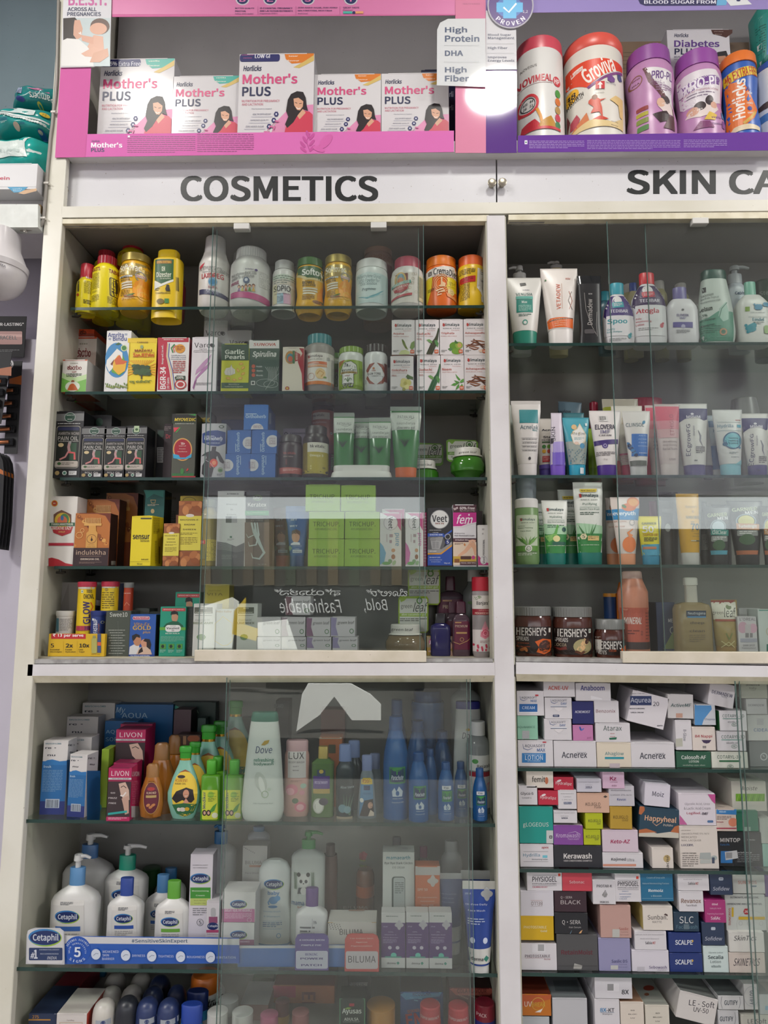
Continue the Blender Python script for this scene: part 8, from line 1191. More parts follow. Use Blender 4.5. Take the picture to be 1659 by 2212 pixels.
def jasm(x,yt,yb,label,full=1,**k):V(x,[('bottle','94a0a8:a0.55,r0.08',[(yt+125,40),(yt+160,52),(yb-30,80),(yb,76)]),('cap','7480a8',[(yt,36),(yt+8,42),(yt+126,40)])],label,[P([(x-48,yt+190),(x+44,yt+190),(x+60,1136),(x-62,1136)],'4a7aa0'),P([(x-46,yt+200),(x-30,yt+186),(x+30,yt+186),(x+46,yt+200),(x+48,yt+238),(x-48,yt+238)],'c8a82c'),T('₹20/-',x-36,yt+196,x+30,yt+226,'9a4a1a',b=.025),R(x-26,yt+246,x+26,yt+284,'24385a'),T('Jasmine',x-32,yt+298,x+34,yt+320,'24406a',b=.01),P([(x-60,1136),(x-20,1010),(x+50,1000),(x+60,1136)],'2a2024'),E(x+28,1050,20,26,'b8907c'),P([(x+10,1136),(x+30,1085),(x+58,1110),(x+58,1136)],'c8b8a8'),E(x-42,1010,16,18,'d0d0c8')]if full else(),on='bottle',dr=.5,**k)
jasm(1480,644,1160,'small clear jasmine oil bottle with blue cap and yellow price flash',Y=.035)
jasm(1545,630,1140,'small clear jasmine oil bottle behind its twin',0,Y=.095)
K(700,1460,3.95)
BL='1f5690:r0.2'
def para(x,yt,yb,hw,label,full=1,pr=0,s=1.0,cap=70,**k):
 nk=hw*.5
 g=[]
 if full:y=yt+cap+(yb-yt)*.36;g=[R(x-hw*.5,y,x+hw*.75,y+hw*1.3,'2a7a4a'),R(x-hw*.42,y+hw*.14,x+hw*.67,y+hw*1.18,'182c58'),E(x+hw*.1,y+hw*.18,hw*.42,hw*.16,'3a8a44',8),SWOOSH([(x+hw*.1,y+hw*.3),(x+hw*.1,y+hw*.6)],hw*.1,'3a8a44'),T('Parachute',x-hw*.34,y+hw*.62,x+hw*.6,y+hw*1.0,'c4ccd4',b=.025,sh=.15),P([(x-hw*.3,y+hw*1.9),(x-hw*.1,y+hw*1.6),(x+hw*.05,y+hw*1.9),(x+hw*.25,y+hw*1.5),(x+hw*.55,y+hw*1.9),(x+hw*.5,y+hw*2.3),(x-hw*.25,y+hw*2.3)],'b4c0cc'),E(x+hw*.14,y+hw*2.05,hw*.14,hw*.2,BL),T('100% Pure\nCoconut Oil',x-hw*.3,y+hw*2.42,x+hw*.6,y+hw*2.8,'b4c0cc',b=.02)]
 if pr:g+=[RR(x-hw*.5,y-hw*.6,x+hw*.6,y-hw*.12,5,'c4c8cc'),T('₹20/-',x-hw*.3,y-hw*.5,x+hw*.4,y-hw*.22,'2a3a5a',b=.03)]
 V(x,[('bottle',BL,[(yt+cap,nk),(yt+cap+(yb-yt)*.09,hw*.72),(yt+cap+(yb-yt)*.22,hw*.93),(yt+cap+(yb-yt)*.34,hw),(yb-14,hw),(yb,hw*.85)]),('cap','1a4a84',[(yt,nk*.92),(yt+6,nk*1.04),(yt+cap,nk*1.1)])],label,g,on='bottle',**k)
para(612,345,1212,108,'big blue coconut oil bottle, front left of the blue group',cap=110,Y=.035)
para(806,650,1236,86,'medium blue coconut oil bottle, front middle',cap=70,Y=.02)
para(1040,735,1230,70,'small blue coconut oil bottle with white price flash behind glass',pr=1,cap=60,Y=.02)
para(1330,786,1232,62,'small bright blue coconut oil bottle in front of clear bottle',pr=1,cap=70,Y=.02)
para(1168,730,1200,60,'small blue coconut oil bottle second row',pr=1,cap=60,Y=.09)
para(905,620,1180,62,'blue coconut oil bottle hidden behind the medium one',0,cap=60,Y=.10)
V(885,[('jar',BL,[(212,138),(230,142),(1120,142)]),('cap','1a3f74',[(122,110),(130,116),(212,118)],{'rib':.008,'seg':60})],'tall wide blue coconut oil jar at the back',Y=.2,name='screw_cap_jar')
para(622,200,1120,90,'tall blue coconut oil bottle behind the big front one',0,cap=120,Y=.19)
para(800,380,1120,95,'dim blue coconut oil bottle in the second row middle',0,cap=90,Y=.14)
para(1010,470,1120,92,'dim blue coconut oil bottle in the second row right',0,cap=90,Y=.16)
bot(1232,214,280,900,1160,104,130,'24287a','bcbebc','white body wash bottle with navy oval cap behind glass',[T('Dove',1180,480,1300,532,'3a3a44',b=.008,sh=.15),E(1225,456,18,12,'b89a4a')],n=2.4,dr=.42,neck=104,Y=.13)
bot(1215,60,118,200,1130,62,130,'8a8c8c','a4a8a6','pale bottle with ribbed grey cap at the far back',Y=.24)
bot(1318,385,500,580,1190,60,104,'c4c6c6','9aa0a0:a0.6,r0.1','clear rose water bottle with white flip cap',[T("Banjara's",1348,745,1420,784,'2a2a2a',b=.02),R(1240,670,1420,800,'c4c6c2'),T("Banjara's",1300,745,1418,784,'2a2a2a',b=.02),E(1285,720,26,20,'4a8a4a'),R(1240,810,1420,850,'8a1c2a'),R(1240,850,1420,1120,'b8b4b4'),E(1402,940,18,40,'b86a7a')],dr=1.0,n=2.0,Y=.08)
K(40,1780,3.95)
S(SHZ['c2'],.03,'on lower left shelf')
CE=lambda x,y,w:[E(x,y,w*.5,w*.27,'8fb03a',26),E(x-w*.03,y-w*.02,w*.49,w*.25,'3a7ab4',26),E(x,y,w*.47,w*.22,'1c2c5e',26),T('Cetaphil',x-w*.38,y-w*.12,x+w*.4,y+w*.14,'d0d4da',b=.018)]
def ceta(x,yt,yc,ys,yb,hc,hw,cc,band,label,full=1,pu=None,lx=0,**k):
 g=[RR(x-hw*.78+lx,ys-10,x+hw*.6+lx,yb+20,14,'cbc9c4')]+CE(x-hw*.1+lx,ys+110*hw/180+10,hw*1.05)+[F(x-hw*.4+lx,ys+6,x+hw*.15+lx,ys+34,3,'4a4c52',.5)]+([R(x-hw*.62+lx,ys+190*hw/180,x+hw*.45+lx,ys+225*hw/180,band),F(x-hw*.6+lx,ys+245*hw/180,x+hw*.4+lx,ys+300*hw/180,3,'8a8a88',.35)]if full else[])
 bot(x,yt,yc,ys,yb,hc,hw,cc,'c6c5c2',label,g if full is not None else(),n=3,dr=.5,name='lotion_bottle',neck=hc,foot=.97,extra=(lambda r,zc,xs,Y:pump(r,zc,xs,Y,x,pu[0],yt,pu[1],hc*.8,'c9c9c8',pu[2]))if pu else None,**k)
ceta(488,365,515,640,1120,66,200,'5a8ab8','3a62a4','white pump lotion bottle with light blue collar in front',pu=(258,305,110),lx=-30,Y=.07)
ceta(590,170,285,400,1080,70,210,'4a74a8','3a62a4','wrapped pump lotion bottle with blue collar at the back',None,pu=(80,130,150),Y=.18)
ceta(915,260,385,470,1090,70,180,'1f8a72','3a9a8a','pump lotion bottle with teal collar and long white spout',pu=(175,205,165),Y=.15,lx=10)
ceta(915,455,605,690,1120,56,150,'2a4490','34529a','white lotion bottle with royal blue cap',Y=.07,lx=10)
ceta(1320,480,630,720,1120,56,148,'5a9a34','6aa040','white lotion bottle with green cap',Y=.05,lx=0)
ceta(1225,428,580,660,1110,52,140,'4a7eae','3a62a4','white lotion bottle with light blue cap behind the green-capped',Y=.13)
ceta(1290,372,470,560,1090,50,130,'2f6a9a','3a62a4','white lotion bottle with blue cap at the back',None,Y=.22)
jar(1120,372,560,1080,75,70,'24502a','3a4a3a','green-lidded tub behind the teal-collared pump bottle',Y=.245,rib=0)
YP=.018
flat('display_strip','blue counter strip listing skin signs in front of white lotions','display strip',[(388,960),(620,962),(1880,975),(1885,1190),(388,1196)],YP,.003,'2454a8',[P([(388,950),(600,962),(1885,980),(1885,1032),(620,1020),(388,1020)],'c4c4c6'),T('#SensitiveSkinExpert',966,980,1444,1020,'3a5068',b=.022),E(505,1075,112,118,'2050a8',30),A('DEFENDS AGAINST',505,1085,92,205,335,18,'c0cce0',b=.03),A('SKIN SENSITIVITY',505,1085,64,165,375,13,'c0cce0',b=.03),A('SIGNS',505,1080,76,140,40,22,'c0cce0',b=.03),T('5',478,1045,535,1130,'d0d8e4',b=.034)]+[E(x,y,40,46,'c4ccda')for x,y in((665,1106),(918,1115),(1140,1122),(1386,1126),(1640,1130))]+[SWOOSH([(x-22,y+10),(x,y-8),(x+22,y-4)],4,'6a7490')for x,y in((665,1106),(918,1115),(1140,1122),(1386,1126),(1640,1130))]+[T(t,x,y,x+w_,y+20,'c0cadc',b=.014)for t,x,y,w_ in(('WEAKENED',722,1073,138),('SKIN',722,1103,54),('BARRIER',720,1134,102),('DRYNESS',975,1107,110),('TIGHTNESS',1197,1112,130),('ROUGHNESS',1442,1118,150),('IRRITATION',1695,1122,160))],rough=.25)
flat('display_card','white rounded card with oval green-blue logo, number one claim','display card',[(62,1195),(70,940),(100,900),(140,888),(350,890),(388,920),(392,1200)],YP-.006,.002,'b8b8bc',[RR(76,900,380,1190,24,'c4c4c6')]+CE(230,970,280)+[RR(90,1055,376,1162,8,'24365e'),T('#',104,1096,138,1146,'c8ccd4',sh=.2,b=.02),T('1',132,1072,164,1148,'c8ccd4',b=.04),T('DERMATOLOGIST\nRECOMMENDED',180,1066,350,1112,'a8b0c0',b=.02),T('INDIA',248,1128,328,1154,'c8ccd4',b=.01,sh=.2)],rough=.25)
K(400,1780,4.1475)
C(36,272,240,1030,'cdc8d0','tall white moisturising cream carton with green panel',CE(138,490,180)+[R(46,568,228,665,'3f8a34'),T('Moisturising\nCream',62,592,212,645,'d0dcc8',b=.015),R(46,665,228,728,'b0bc6a'),T('Dry to Normal,\nSensitive Skin',80,680,186,712,'4a5230',b=.02),F(68,752,200,826,4,'7a7a80',.4),T('DERMATOLOGIST\nRECOMMENDED',68,364,205,395,'4a4a50',b=.02),O(134,880,30,32,4,'6a6a70'),T('5',122,864,146,898,'5a5a60',b=.02)],Y=.06,d=.04,side='a4a0a8')
C(188,690,312,1030,'c8c4c8','small white serum carton with dropper picture',[R(212,830,290,888,'8a4a6a'),RR(230,750,274,832,18,'a8a8aa'),E(248,915,50,34,'1c2c5e'),T('Cetaphil',206,902,300,928,'d0d4da',b=.015),R(190,948,300,972,'a8486a'),T('Perfecting Serum',196,980,300,994,'8a5a6a')],Y=.05,d=.04)
def rad(x0,y0,x1,y1,label,base,gl):C(x0,y0,x1,y1,'cbc9c8',label,CE(480,y0+110,150)+gl,Y=.05,d=.06,base=base,side='b0aeb0',name='cream_carton')
z9=W(400+480/4.1475,1780+880/4.1475,.05).z
rad(322,884,618,1085,'white cream carton with pink band, lower of two',None,[R(322,1035,618,1085,'8a5070'),B_('BRIGHT HEALTHY RADIANCE',345,1045,578,1060,'d0b8c8')])
rad(332,610,628,878,'white cream carton with pink band, upper of two',z9+.0005,[R(332,760,622,890,'b0608e'),B_('BRIGHT HEALTHY RADIANCE',355,756,600,786,'d8c0d0'),F(355,800,595,850,4,'d8b8cc',.35),O(575,858,20,20,3,'d8c0d0')])
bot(310,60,170,240,1000,60,140,'2f6a9a','b4b6b6','pump bottle with blue collar behind the tall cream carton',None or(),extra=lambda r,zc,xs,Y:pump(r,zc,xs,Y,310,5,62,35,50,'2f6a9a',-60),Y=.2)
C(505,195,728,1050,'b8b4b2','pale face wash carton standing behind the baby shampoo',[T('BILUMA',538,330,685,360,'6a625e',b=.008),R(575,368,690,386,'a87a6a'),T('Face Wash',540,430,660,446,'7a7674')]+[E(515+(i*31)%110,200+(i*17)%60,3,3,'4a4644',6)for i in range(16)],Y=.16,d=.04)
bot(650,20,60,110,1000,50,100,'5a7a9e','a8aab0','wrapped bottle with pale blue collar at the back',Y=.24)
V(800,[('bottle','cfd2d0',[(312,60),(340,110),(400,142),(480,146),(620,136),(700,140),(800,158),(960,162),(1040,154),(1086,140)]),('foot','4a82b8',[(1040,155),(1060,152),(1090,138)])],'white waisted baby shampoo bottle with blue foot and elephant',CE(800,530,176)+[T('baby',745,590,848,632,'3a7ab4',b=.025),E(795,672,40,34,'4a86ba'),E(830,655,26,24,'5a94c4'),SWOOSH([(762,668),(748,690),(756,712)],12,'4a86ba'),E(790,728,42,12,'3a78b0'),T('Gentle Wash\n& Shampoo',705,762,860,820,'5a8ab8',b=.012),R(702,852,872,854,'5a8ab8'),F(700,864,872,912,3,'4a6a94',.4),R(702,920,872,922,'5a8ab8'),O(843,982,20,22,5,'5a8ab8')],on='bottle',dr=.5,n=2.2,Y=YB(800,1086))
bot(1100,135,215,290,1050,62,150,'2f8a44','bcc0bc','white pump bottle with green collar and panda drawing',[E(1065,492,52,60,'d0d0cc'),E(1022,440,17,20,'2a2a2c'),E(1106,440,17,20,'2a2a2c'),E(1042,500,13,16,'4a4a4c'),E(1088,500,13,16,'4a4a4c'),E(1065,520,7,5,'2a2a2c'),P([(1020,555),(1110,555),(1125,610),(1010,610)],'4a4a4e'),E(1065,585,28,34,'d0d0cc')]+[SWOOSH([(985+i*9,570),(980+i*10,420)],4,'4a6a44')for i in range(3)]+[SWOOSH([(1140+i*9,570),(1136+i*10,420)],4,'4a6a44')for i in range(3)]+[T('mama',955,680,1070,712,'2a5a8a',b=.02),T('baby',1012,718,1075,742,'a85a3a',b=.02)],dr=.5,n=3,extra=lambda r,zc,xs,Y:pump(r,zc,xs,Y,1100,62,140,100,52,'2f8a44',130),Y=.12)
bot(1135,568,730,800,1085,56,140,'5a3a7a','c9c7c8','white gel bottle with purple cap',[F(1032,905,1165,970,2,'6a6a6c',.45),T('Benzoyl\nPeroxide Gel',1032,905,1160,968,'5a5a5e'),R(1142,832,1144,905,'5a5a5e'),B_('5%',1152,852,1182,880,'5a5a5e')],n=3.5,dr=.5,foot=.96,Y=.05)
V(1300,[('bottle','6a4a44:a0.8,r0.12',[(270,60),(400,66),(700,66)]),('cap','4a3a38',[(180,40),(270,44)])],'dim brown bottle with beaded film beside the panda bottle',Y=.17)
flat('display_strip','plain blue counter strip under the baby shampoo','display strip',[(470,1095),(1470,1085),(1470,1280),(470,1280)],YP+.006,.003,'3f66a4',[P([(470,1090),(1470,1085),(1470,1112),(470,1112)],'b8b8b8')])
flat('display_card','purple rounded shelf card with a pimple slogan','display card',[(984,1310),(986,1030),(1005,995),(1040,984),(1240,984),(1275,1000),(1286,1035),(1284,1312)],YP-.004,.002,'5a4a8a',[RR(992,1136,1278,1296,16,'b4b4c4'),T('6 HOURS MEIN\nPIMPLE FIX!',1020,1032,1245,1092,'c4c0d4',b=.03,sh=.15),T('BENZAC',1076,1156,1188,1178,'4a3a7a',b=.03),T('POWER\nPATCH',1032,1196,1236,1272,'3a2c6a',b=.035)])
K(700,1780,3.95)
flat('display_card','coral rounded shelf card about pigmentation','display card',[(175,1265),(178,985),(200,945),(235,935),(420,938),(455,955),(470,995),(468,1268)],YP-.004,.002,'b84a46',[RR(185,1085,460,1236,16,'b8b0b4'),T('For Indian Skin\nAgainst\nPigmentation',222,970,420,1048,'d0b0a8',b=.02),T('BILUMA',206,1125,440,1182,'3a3236',b=.012)])
C(32,836,446,1100,'c4bfba','white day cream carton with gold top edge behind coral card',[T('BILUMA',134,898,332,945,'3a3236',b=.012),R(32,830,446,842,'b89a6a')]+[E(40+(i*29)%110,845+(i*19)%60,4,4,'3a3634',6)for i in range(20)]+[ON('T'),T('BILUMA',165,705,375,728,'7a7470'),R(210,734,345,746,'9a7a6a')],Y=.045,d=.06)
C(500,240,772,760,'c2c4c0','white eye cream carton with tube picture',[T('mamaearth',532,270,735,302,'2a7a8a',b=.02),T('Bye Bye Dark Circles',516,322,756,348,'2f3a38',b=.018),T('EYE CREAM',584,362,686,380,'4a524e'),RR(578,448,692,735,24,'4a5450'),RR(592,456,688,720,18,'a8aeac'),F(604,498,680,600,6,'5a605e',.35)],Y=.10,d=.045,base='px')
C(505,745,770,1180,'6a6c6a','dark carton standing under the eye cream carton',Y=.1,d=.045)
PL='4a2c66'
def derm(x0,y0,x1,y1,label,t1,**k):
 w,h,X,Yv=fr(x0,y0,x1,y1)
 C(x0,y0,x1,y1,'bcbaba',label,[R(x0,Yv(.18),x1,Yv(.81),PL),F(X(.2),Yv(.055),X(.7),Yv(.075),1,'5a6a60',.7),E(X(.75),Yv(.22),w*.19,h*.045,'a8a4ac'),E(X(.75),Yv(.22),w*.09,h*.09,'a8a4ac'),B_('10 ml',X(.08),Yv(.24),X(.26),Yv(.262),'b0a4bc'),T(t1,X(.08),Yv(.34),X(.70),Yv(.455),'c0b4cc',b=.015),F(X(.08),Yv(.48),X(.65),Yv(.56),4,'9a8aac',.4),E(X(.36),Yv(.63),w*.08,h*.032,'b8b0c0'),E(X(.68),Yv(.63),w*.08,h*.032,'b8b0c0'),E(X(.52),Yv(.765),w*.12,h*.045,'5ab0a0'),R(X(.16),Yv(.785),X(.84),Yv(.81),'4a8a80'),T('derma',X(.24),Yv(.89),X(.60),Yv(.925),'2a2a2c',b=.02),E(X(.70),Yv(.905),w*.07,h*.03,'4a8a7a',4)],d=.03,norm=1,name='serum_carton',Y=.028,**k)
derm(488,758,692,1270,'purple serum carton for vitamin C, first of three','10%\nVitamin C\nFace Serum')
derm(700,755,894,1258,'purple serum carton for niacinamide, middle of three','10%\nNiacinamide\nFace Serum')
derm(898,755,1092,1258,'purple serum carton for salicylic acid, last of three','2%\nSalicylic Acid\nFace Serum')
C(778,360,990,1200,'b8623a','orange sunscreen gel carton behind the purple serum cartons',[R(778,360,990,436,'aaa6a2'),E(928,486,48,26,'b0aaa4'),E(928,486,24,50,'b0aaa4'),T('SPF 50',796,548,884,570,'d0b8a8',b=.02),T('1% Hyaluronic\nSunscreen\nAqua Gel',798,620,966,698,'d4c0b4',b=.015),RR(802,712,972,734,8,'c8b4a8')],Y=.09,d=.035)
tube(1085,418,990,1075,96,76,'34406e','a8a8a8','dark blue face wash tube behind the purple cartons',[T('Sali-Cinamide\nAnti-Acne\nFace Wash',990,592,1128,668,'8a90ac',b=.012),R(1000,870,1200,990,'a8a8a8'),E(1140,930,18,22,'3a7a6a',4)],crimp=50,crimpcol='a4a4a4',Y=.085)
tube(1325,485,1180,1280,140,84,'23408c:r0.2','c4c4c2','royal blue face wash tube with silver cross, near the upright',[P([(1200,1058),(1450,1050),(1440,1182),(1225,1182)],'c6c6c2'),E(1392,606,52,30,'c0c4c8:r0.15,m0.7'),E(1392,606,28,56,'c0c4c8:r0.15,m0.7'),T('100 ml',1204,594,1256,610,'a8b4cc',b=.02),T('Oil-Free Daily\nFace Wash',1208,680,1394,742,'c0c8dc',b=.014),F(1226,800,1370,862,3,'a8b4cc',.4),E(1265,984,20,26,'c0c8dc'),E(1373,984,20,26,'c0c8dc'),T('derma',1252,1122,1356,1154,'2a2a2e',b=.025),E(1382,1137,24,28,'2f7a6a',4)],crimp=70,crimpcol='bcbcb6',hcap=78,Y=YB(1325,1276))
tube(1310,395,1150,1250,140,88,'2a3f7a','b8b8b6','blue face wash tube with silver crimp behind the royal blue one',crimp=75,crimpcol='a8a8a4',Y=.1)
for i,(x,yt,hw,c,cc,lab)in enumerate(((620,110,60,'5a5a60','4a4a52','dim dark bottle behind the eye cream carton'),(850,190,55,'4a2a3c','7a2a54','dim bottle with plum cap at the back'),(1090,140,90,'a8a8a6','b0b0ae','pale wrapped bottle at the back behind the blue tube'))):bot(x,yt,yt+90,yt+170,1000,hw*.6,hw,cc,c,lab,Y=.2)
V(350,[('bottle','7a4a34:a0.85,r0.12',[(380,60),(420,76),(1000,80)]),('cap','a8562c',[(510,78),(600,80)])],'amber bottle with green offer tag, dim behind the day cream carton',[P([(300,250),(340,225),(372,250),(350,310),(300,300)],'8a2a3a'),T('BUY\nGET 1',300,300,362,360,'8a9a3a',b=.03)],on='bottle',Y=.19)
K(40,2080,3.6065)
S(W(400,2275,.03).z,.03,'on left cabinet floor')
C(72,395,290,700,'22304e','navy carton with gold 275 lettering',[T('275',108,408,158,432,'b8843a',b=.02),R(78,438,250,448,'b0803a')],Y=.045,d=.11,top='1c2840',side='182034')
C(290,395,525,700,'c8c2be','white carton with small crest and red side',[R(318,462,500,500,'b8a490'),R(326,468,494,500,'c8c2be'),T('Yardley',375,440,435,456,'8a7a74'),ON('T')],Y=.035,d=.10,side='a83a2c',top='b8b4ac')
C(240,205,445,700,'7a1c2c','dark red box behind the navy and white cartons',Y=.16,d=.13,top='6a1626')
C(330,40,520,700,'2a6a84','blue and yellow carton at the back',[R(415,40,515,110,'b8a43a'),T('f',365,76,380,108,'8ab0bc',b=.02)],Y=.3,d=.015)
C(520,70,660,700,'1f6a8a','plain blue carton at the back',Y=.302,d=.012)
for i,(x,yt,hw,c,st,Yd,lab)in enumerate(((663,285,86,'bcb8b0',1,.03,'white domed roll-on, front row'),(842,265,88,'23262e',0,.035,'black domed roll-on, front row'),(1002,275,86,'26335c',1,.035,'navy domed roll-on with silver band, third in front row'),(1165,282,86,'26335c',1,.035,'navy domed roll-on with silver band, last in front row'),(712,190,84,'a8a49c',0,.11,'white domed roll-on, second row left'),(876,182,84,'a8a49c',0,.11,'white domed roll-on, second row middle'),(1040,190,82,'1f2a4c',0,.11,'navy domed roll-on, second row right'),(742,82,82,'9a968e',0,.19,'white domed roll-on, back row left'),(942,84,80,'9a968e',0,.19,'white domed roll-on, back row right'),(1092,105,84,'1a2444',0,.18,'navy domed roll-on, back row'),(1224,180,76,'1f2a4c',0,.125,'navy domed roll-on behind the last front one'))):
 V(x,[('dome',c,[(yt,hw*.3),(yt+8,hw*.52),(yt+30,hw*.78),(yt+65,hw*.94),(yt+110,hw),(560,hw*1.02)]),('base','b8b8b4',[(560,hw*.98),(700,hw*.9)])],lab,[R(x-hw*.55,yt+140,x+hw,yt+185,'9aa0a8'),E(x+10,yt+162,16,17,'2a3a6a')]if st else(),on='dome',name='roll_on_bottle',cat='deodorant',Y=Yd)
for x,yt,Yd,lab in((1348,315,.04,'blue oval cap bottle, front'),(1390,212,.12,'dark blue oval cap bottle behind the front one')):V(x,[('cap','23429a' if Yd<.1 else '1c2f6a',[(yt,74,40),(yt+10,84,46),(yt+145,82,46)]),('bottle','2a7aa8',[(yt+145,84,50),(700,90,54)])],lab,Y=Yd)
V(1450,[('jar','bcbcbc',[(200,130),(230,150),(700,150)]),('lid','b8601c',[(80,96),(100,110),(200,112)])],'white jar with orange lid lettered in black',[T('ntrum',1464,262,1592,310,'2a2a30',b=.03,sh=.2),T('kids',1478,336,1530,364,'7a7a80',b=.02)],on='jar',Y=.17)
K(440,2080,4.608)
for x,yt,hw,c,b,Yd,lab in((134,475,105,'bcbcb8','a8a8a4',.035,'white flat cap bottle, front left behind glass'),(384,480,108,'b8b8b4','a8a8a4',.035,'white flat cap bottle, front right behind glass'),(240,352,102,'a8aaa8','9a9a98',.1,'white flat cap bottle, second row'),(650,505,92,'a8607a','a8607a',.035,'pink capped bottle behind glass'),(962,480,88,'8a5a5a','a88a54',.035,'gold bottle with rose cap'),(780,370,74,'6a4444','9a7a4a',.11,'gold bottle with white tag on cap'),(1700,410,80,'9a6a3a','6a4a34',.1,'brown capped bottle left of the gold lidded jar')):jar(x,yt,yt+130,850,hw*.95,hw,c,b,lab,Y=Yd,rib=0,name='bottle')
C(355,420,640,850,'8a6c66','small dim carton with white top behind glass',Y=.13,d=.1,top='a4a4a2')
C(690,225,1300,850,'a86a4c','salmon sachet carton with sideways lettering',[R(690,225,915,345,'a84a5a'),T('ENO',975,290,1115,620,'6a3434',b=.034,rot=-90)],Y=.2,d=.1,top='7a4038')
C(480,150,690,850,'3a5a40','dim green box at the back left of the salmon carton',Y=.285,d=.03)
K(720,2080,4.1475)
C(55,318,285,760,'1c2a26','black cough syrup carton with pale green outline',[R(55,312,285,322,'5a8a6a'),R(55,312,64,760,'4a7a5a'),R(276,312,285,760,'4a7a5a'),R(143,362,188,388,'9a2a3a'),P([(95,412),(130,396),(165,402),(140,415)],'7a9a44'),T('Ayusas',80,408,252,465,'c8ccc4',b=.022),T('ADULSA',98,490,226,516,'c8ccc4',b=.015),T('COUGH SYRUP',88,520,238,532,'9aa49a')],Y=.045,d=.05)
C(130,100,330,760,'16221e','black cough syrup carton with white script behind',[T('आयुसास',146,175,308,220,'a8a8a4',b=.02)],Y=.13,d=.05)
jar(425,365,540,760,128,130,'a8783a','7a5a34','jar with wide gold lid',Y=.05,rib=0)
C(600,262,985,760,'1f4a84','blue sachet carton reading REGULAR on a light band',[P([(600,285),(640,262),(985,240),(950,300),(650,330)],'4a8ab4'),T('REGULAR',712,250,872,295,'33406a',b=.022,rot=-3),T('ENO',650,440,900,560,'a82a2a',b=.035,rot=-8),T('DESIGNED',664,415,770,442,'b85a34',b=.02,rot=-8)]+[E(690+(i*37)%250,310+(i*23)%40,5,6,'6aa0c4',6)for i in range(24)],Y=.11,d=.1,top='4a4e50',side='163a68')
C(1040,225,1440,760,'6a2424','dark red sachet carton reading COLA FLAVOUR',[P([(1045,235),(1130,200),(1350,200),(1440,245),(1400,290),(1100,290)],'a8584a'),T('COLA FLAVOUR',1110,232,1372,270,'5a2420',b=.02),E(1378,318,18,17,'b0a090')]+[E(1120+(i*41)%260,285+(i*17)%36,5,8,'a87a6a',6)for i in range(20)],Y=.11,d=.1,top='4a3430')
for x,yt,c,lab,bl in((868,360,'a82a34','red lidded saver pack bottle left of the two red ones',0),(1122,372,'a82a34','red lidded saver pack bottle next to the pane edge',0),(1358,345,'7a1a2c','red bottle with blue disc on the lid by the wall',1)):
 r=V(x,[('bottle','1f2c74' if bl else 'a8303a',[(yt+135,92),(yt+150,96),(760,96)]),('lid',c,[(yt,80),(yt+10,90),(yt+90,92),(yt+135,93)])],lab,[T('SUPER SAVER PACK',x-85,yt+104,x+80,yt+128,'c8a8a8',b=.03)]if not bl else[T('PACK',x-76,yt+88,x+10,yt+120,'c8a8a8',b=.03)],on='lid',Y=.035)
ST.update(at='')
def D(x0,y0,x1,y1,col,label,gfx,base='px',d=.13,Y=.03,**k):
 return C(x0,y0,x1,y1,col,label,gfx,base=base,d=d,Y=Y,name='medicine_carton',group='medicine cartons piled in the lower right cabinet',**k)
GR,NV,BK='c9c6ca','22305a','2a2a30'
t_=T
K(1100,1460,5.53)
ST['Z']=SHZ['d1']
AQ=lambda x,y,w,b:[T('AQUASOFT',x,y,x+w,y+w*.17,'2a3450',b=.012),T(b,x+w*.6,y+w*.2,x+w,y+w*.36,'2a5a94',b=.015),SWOOSH([(x-w*.1,y-5),(x-w*.05,y+w*.2),(x+w*.15,y+w*.27),(x+w*.4,y+w*.18)],[2,6,6,2],'2a4a84')]
D(105,770,525,1090,GR,'white carton with blue panel reading LOTION in the corner',AQ(185,818,245,'MAX')+[R(152,922,436,1036,'2a70aa'),T('LOTION',190,948,400,1004,'d0d8e0',b=.014),T('INTENSE MOISTURIZING',182,932,402,946,'b8ccdc'),T('WITH CERAMIDE',218,1008,372,1024,'b8ccdc'),R(398,785,442,800,'b03a44')],None)
D(534,778,1040,1098,GR,'wide white carton under the pink gel carton',[t_('Acnerex',628,908,930,980,'3a3c48',b=.015),T('Facewash',810,906,916,924,'5a5c66')],None)
D(1048,795,1455,1098,'cfc5b4','cream carton with teal bar on the top shelf',[t_('Ahaglow',1144,905,1368,960,'2a7a84',b=.008),R(1142,968,1370,994,'2a8a9a'),R(1198,1045,1322,1098,'b8aab0')],None)
D(98,480,342,760,'82b09a','mint green carton above the LOTION carton',[t_('AQUAHANCE',98,598,308,630,'2a5a4a'),R(155,655,240,752,'b8bcc0:r0.15,m0.5')])
D(92,180,415,475,GR,'white carton with blue panel reading CREAM at top left',AQ(145,246,185,'MAX')+[R(120,335,336,430,'1f5a9a'),T('CREAM',154,362,304,398,'c8d4e0',b=.012),R(120,430,340,444,'d8d8dc'),R(310,222,348,242,'b03a44')])
DAY=lambda y:[R(494,y+82,686,y+100,'3a4668'),R(494,y+82,686,y+94,'c8ccd4'),P([(540,y+102),(640,y+102),(630,y+130),(590,y+150),(550,y+130)],'d4d0d2')]
D(420,515,745,768,GR,'white day cream carton with silver slot, lower one',AQ(498,540,175,'DAY')+DAY(530))
D(425,260,748,512,GR,'white day cream carton with silver slot, upper one',AQ(512,282,175,'DAY')+DAY(272)+[RR(520,462,598,490,12,NV),O(546,476,12,9,3,'c8ccd4'),O(570,476,12,9,3,'c8ccd4')])
D(410,60,785,252,GR,'white carton with orange-red lettering near the top',[t_('ACNE-UV',465,120,705,168,'b8483a',b=.022)])
D(795,85,1212,300,GR,'white carton with indigo lettering near the top',[t_('Anaboom',852,110,1138,175,'34367a',b=.024),P([(975,235),(1110,270),(1105,285),(975,280)],'d8d6da')])
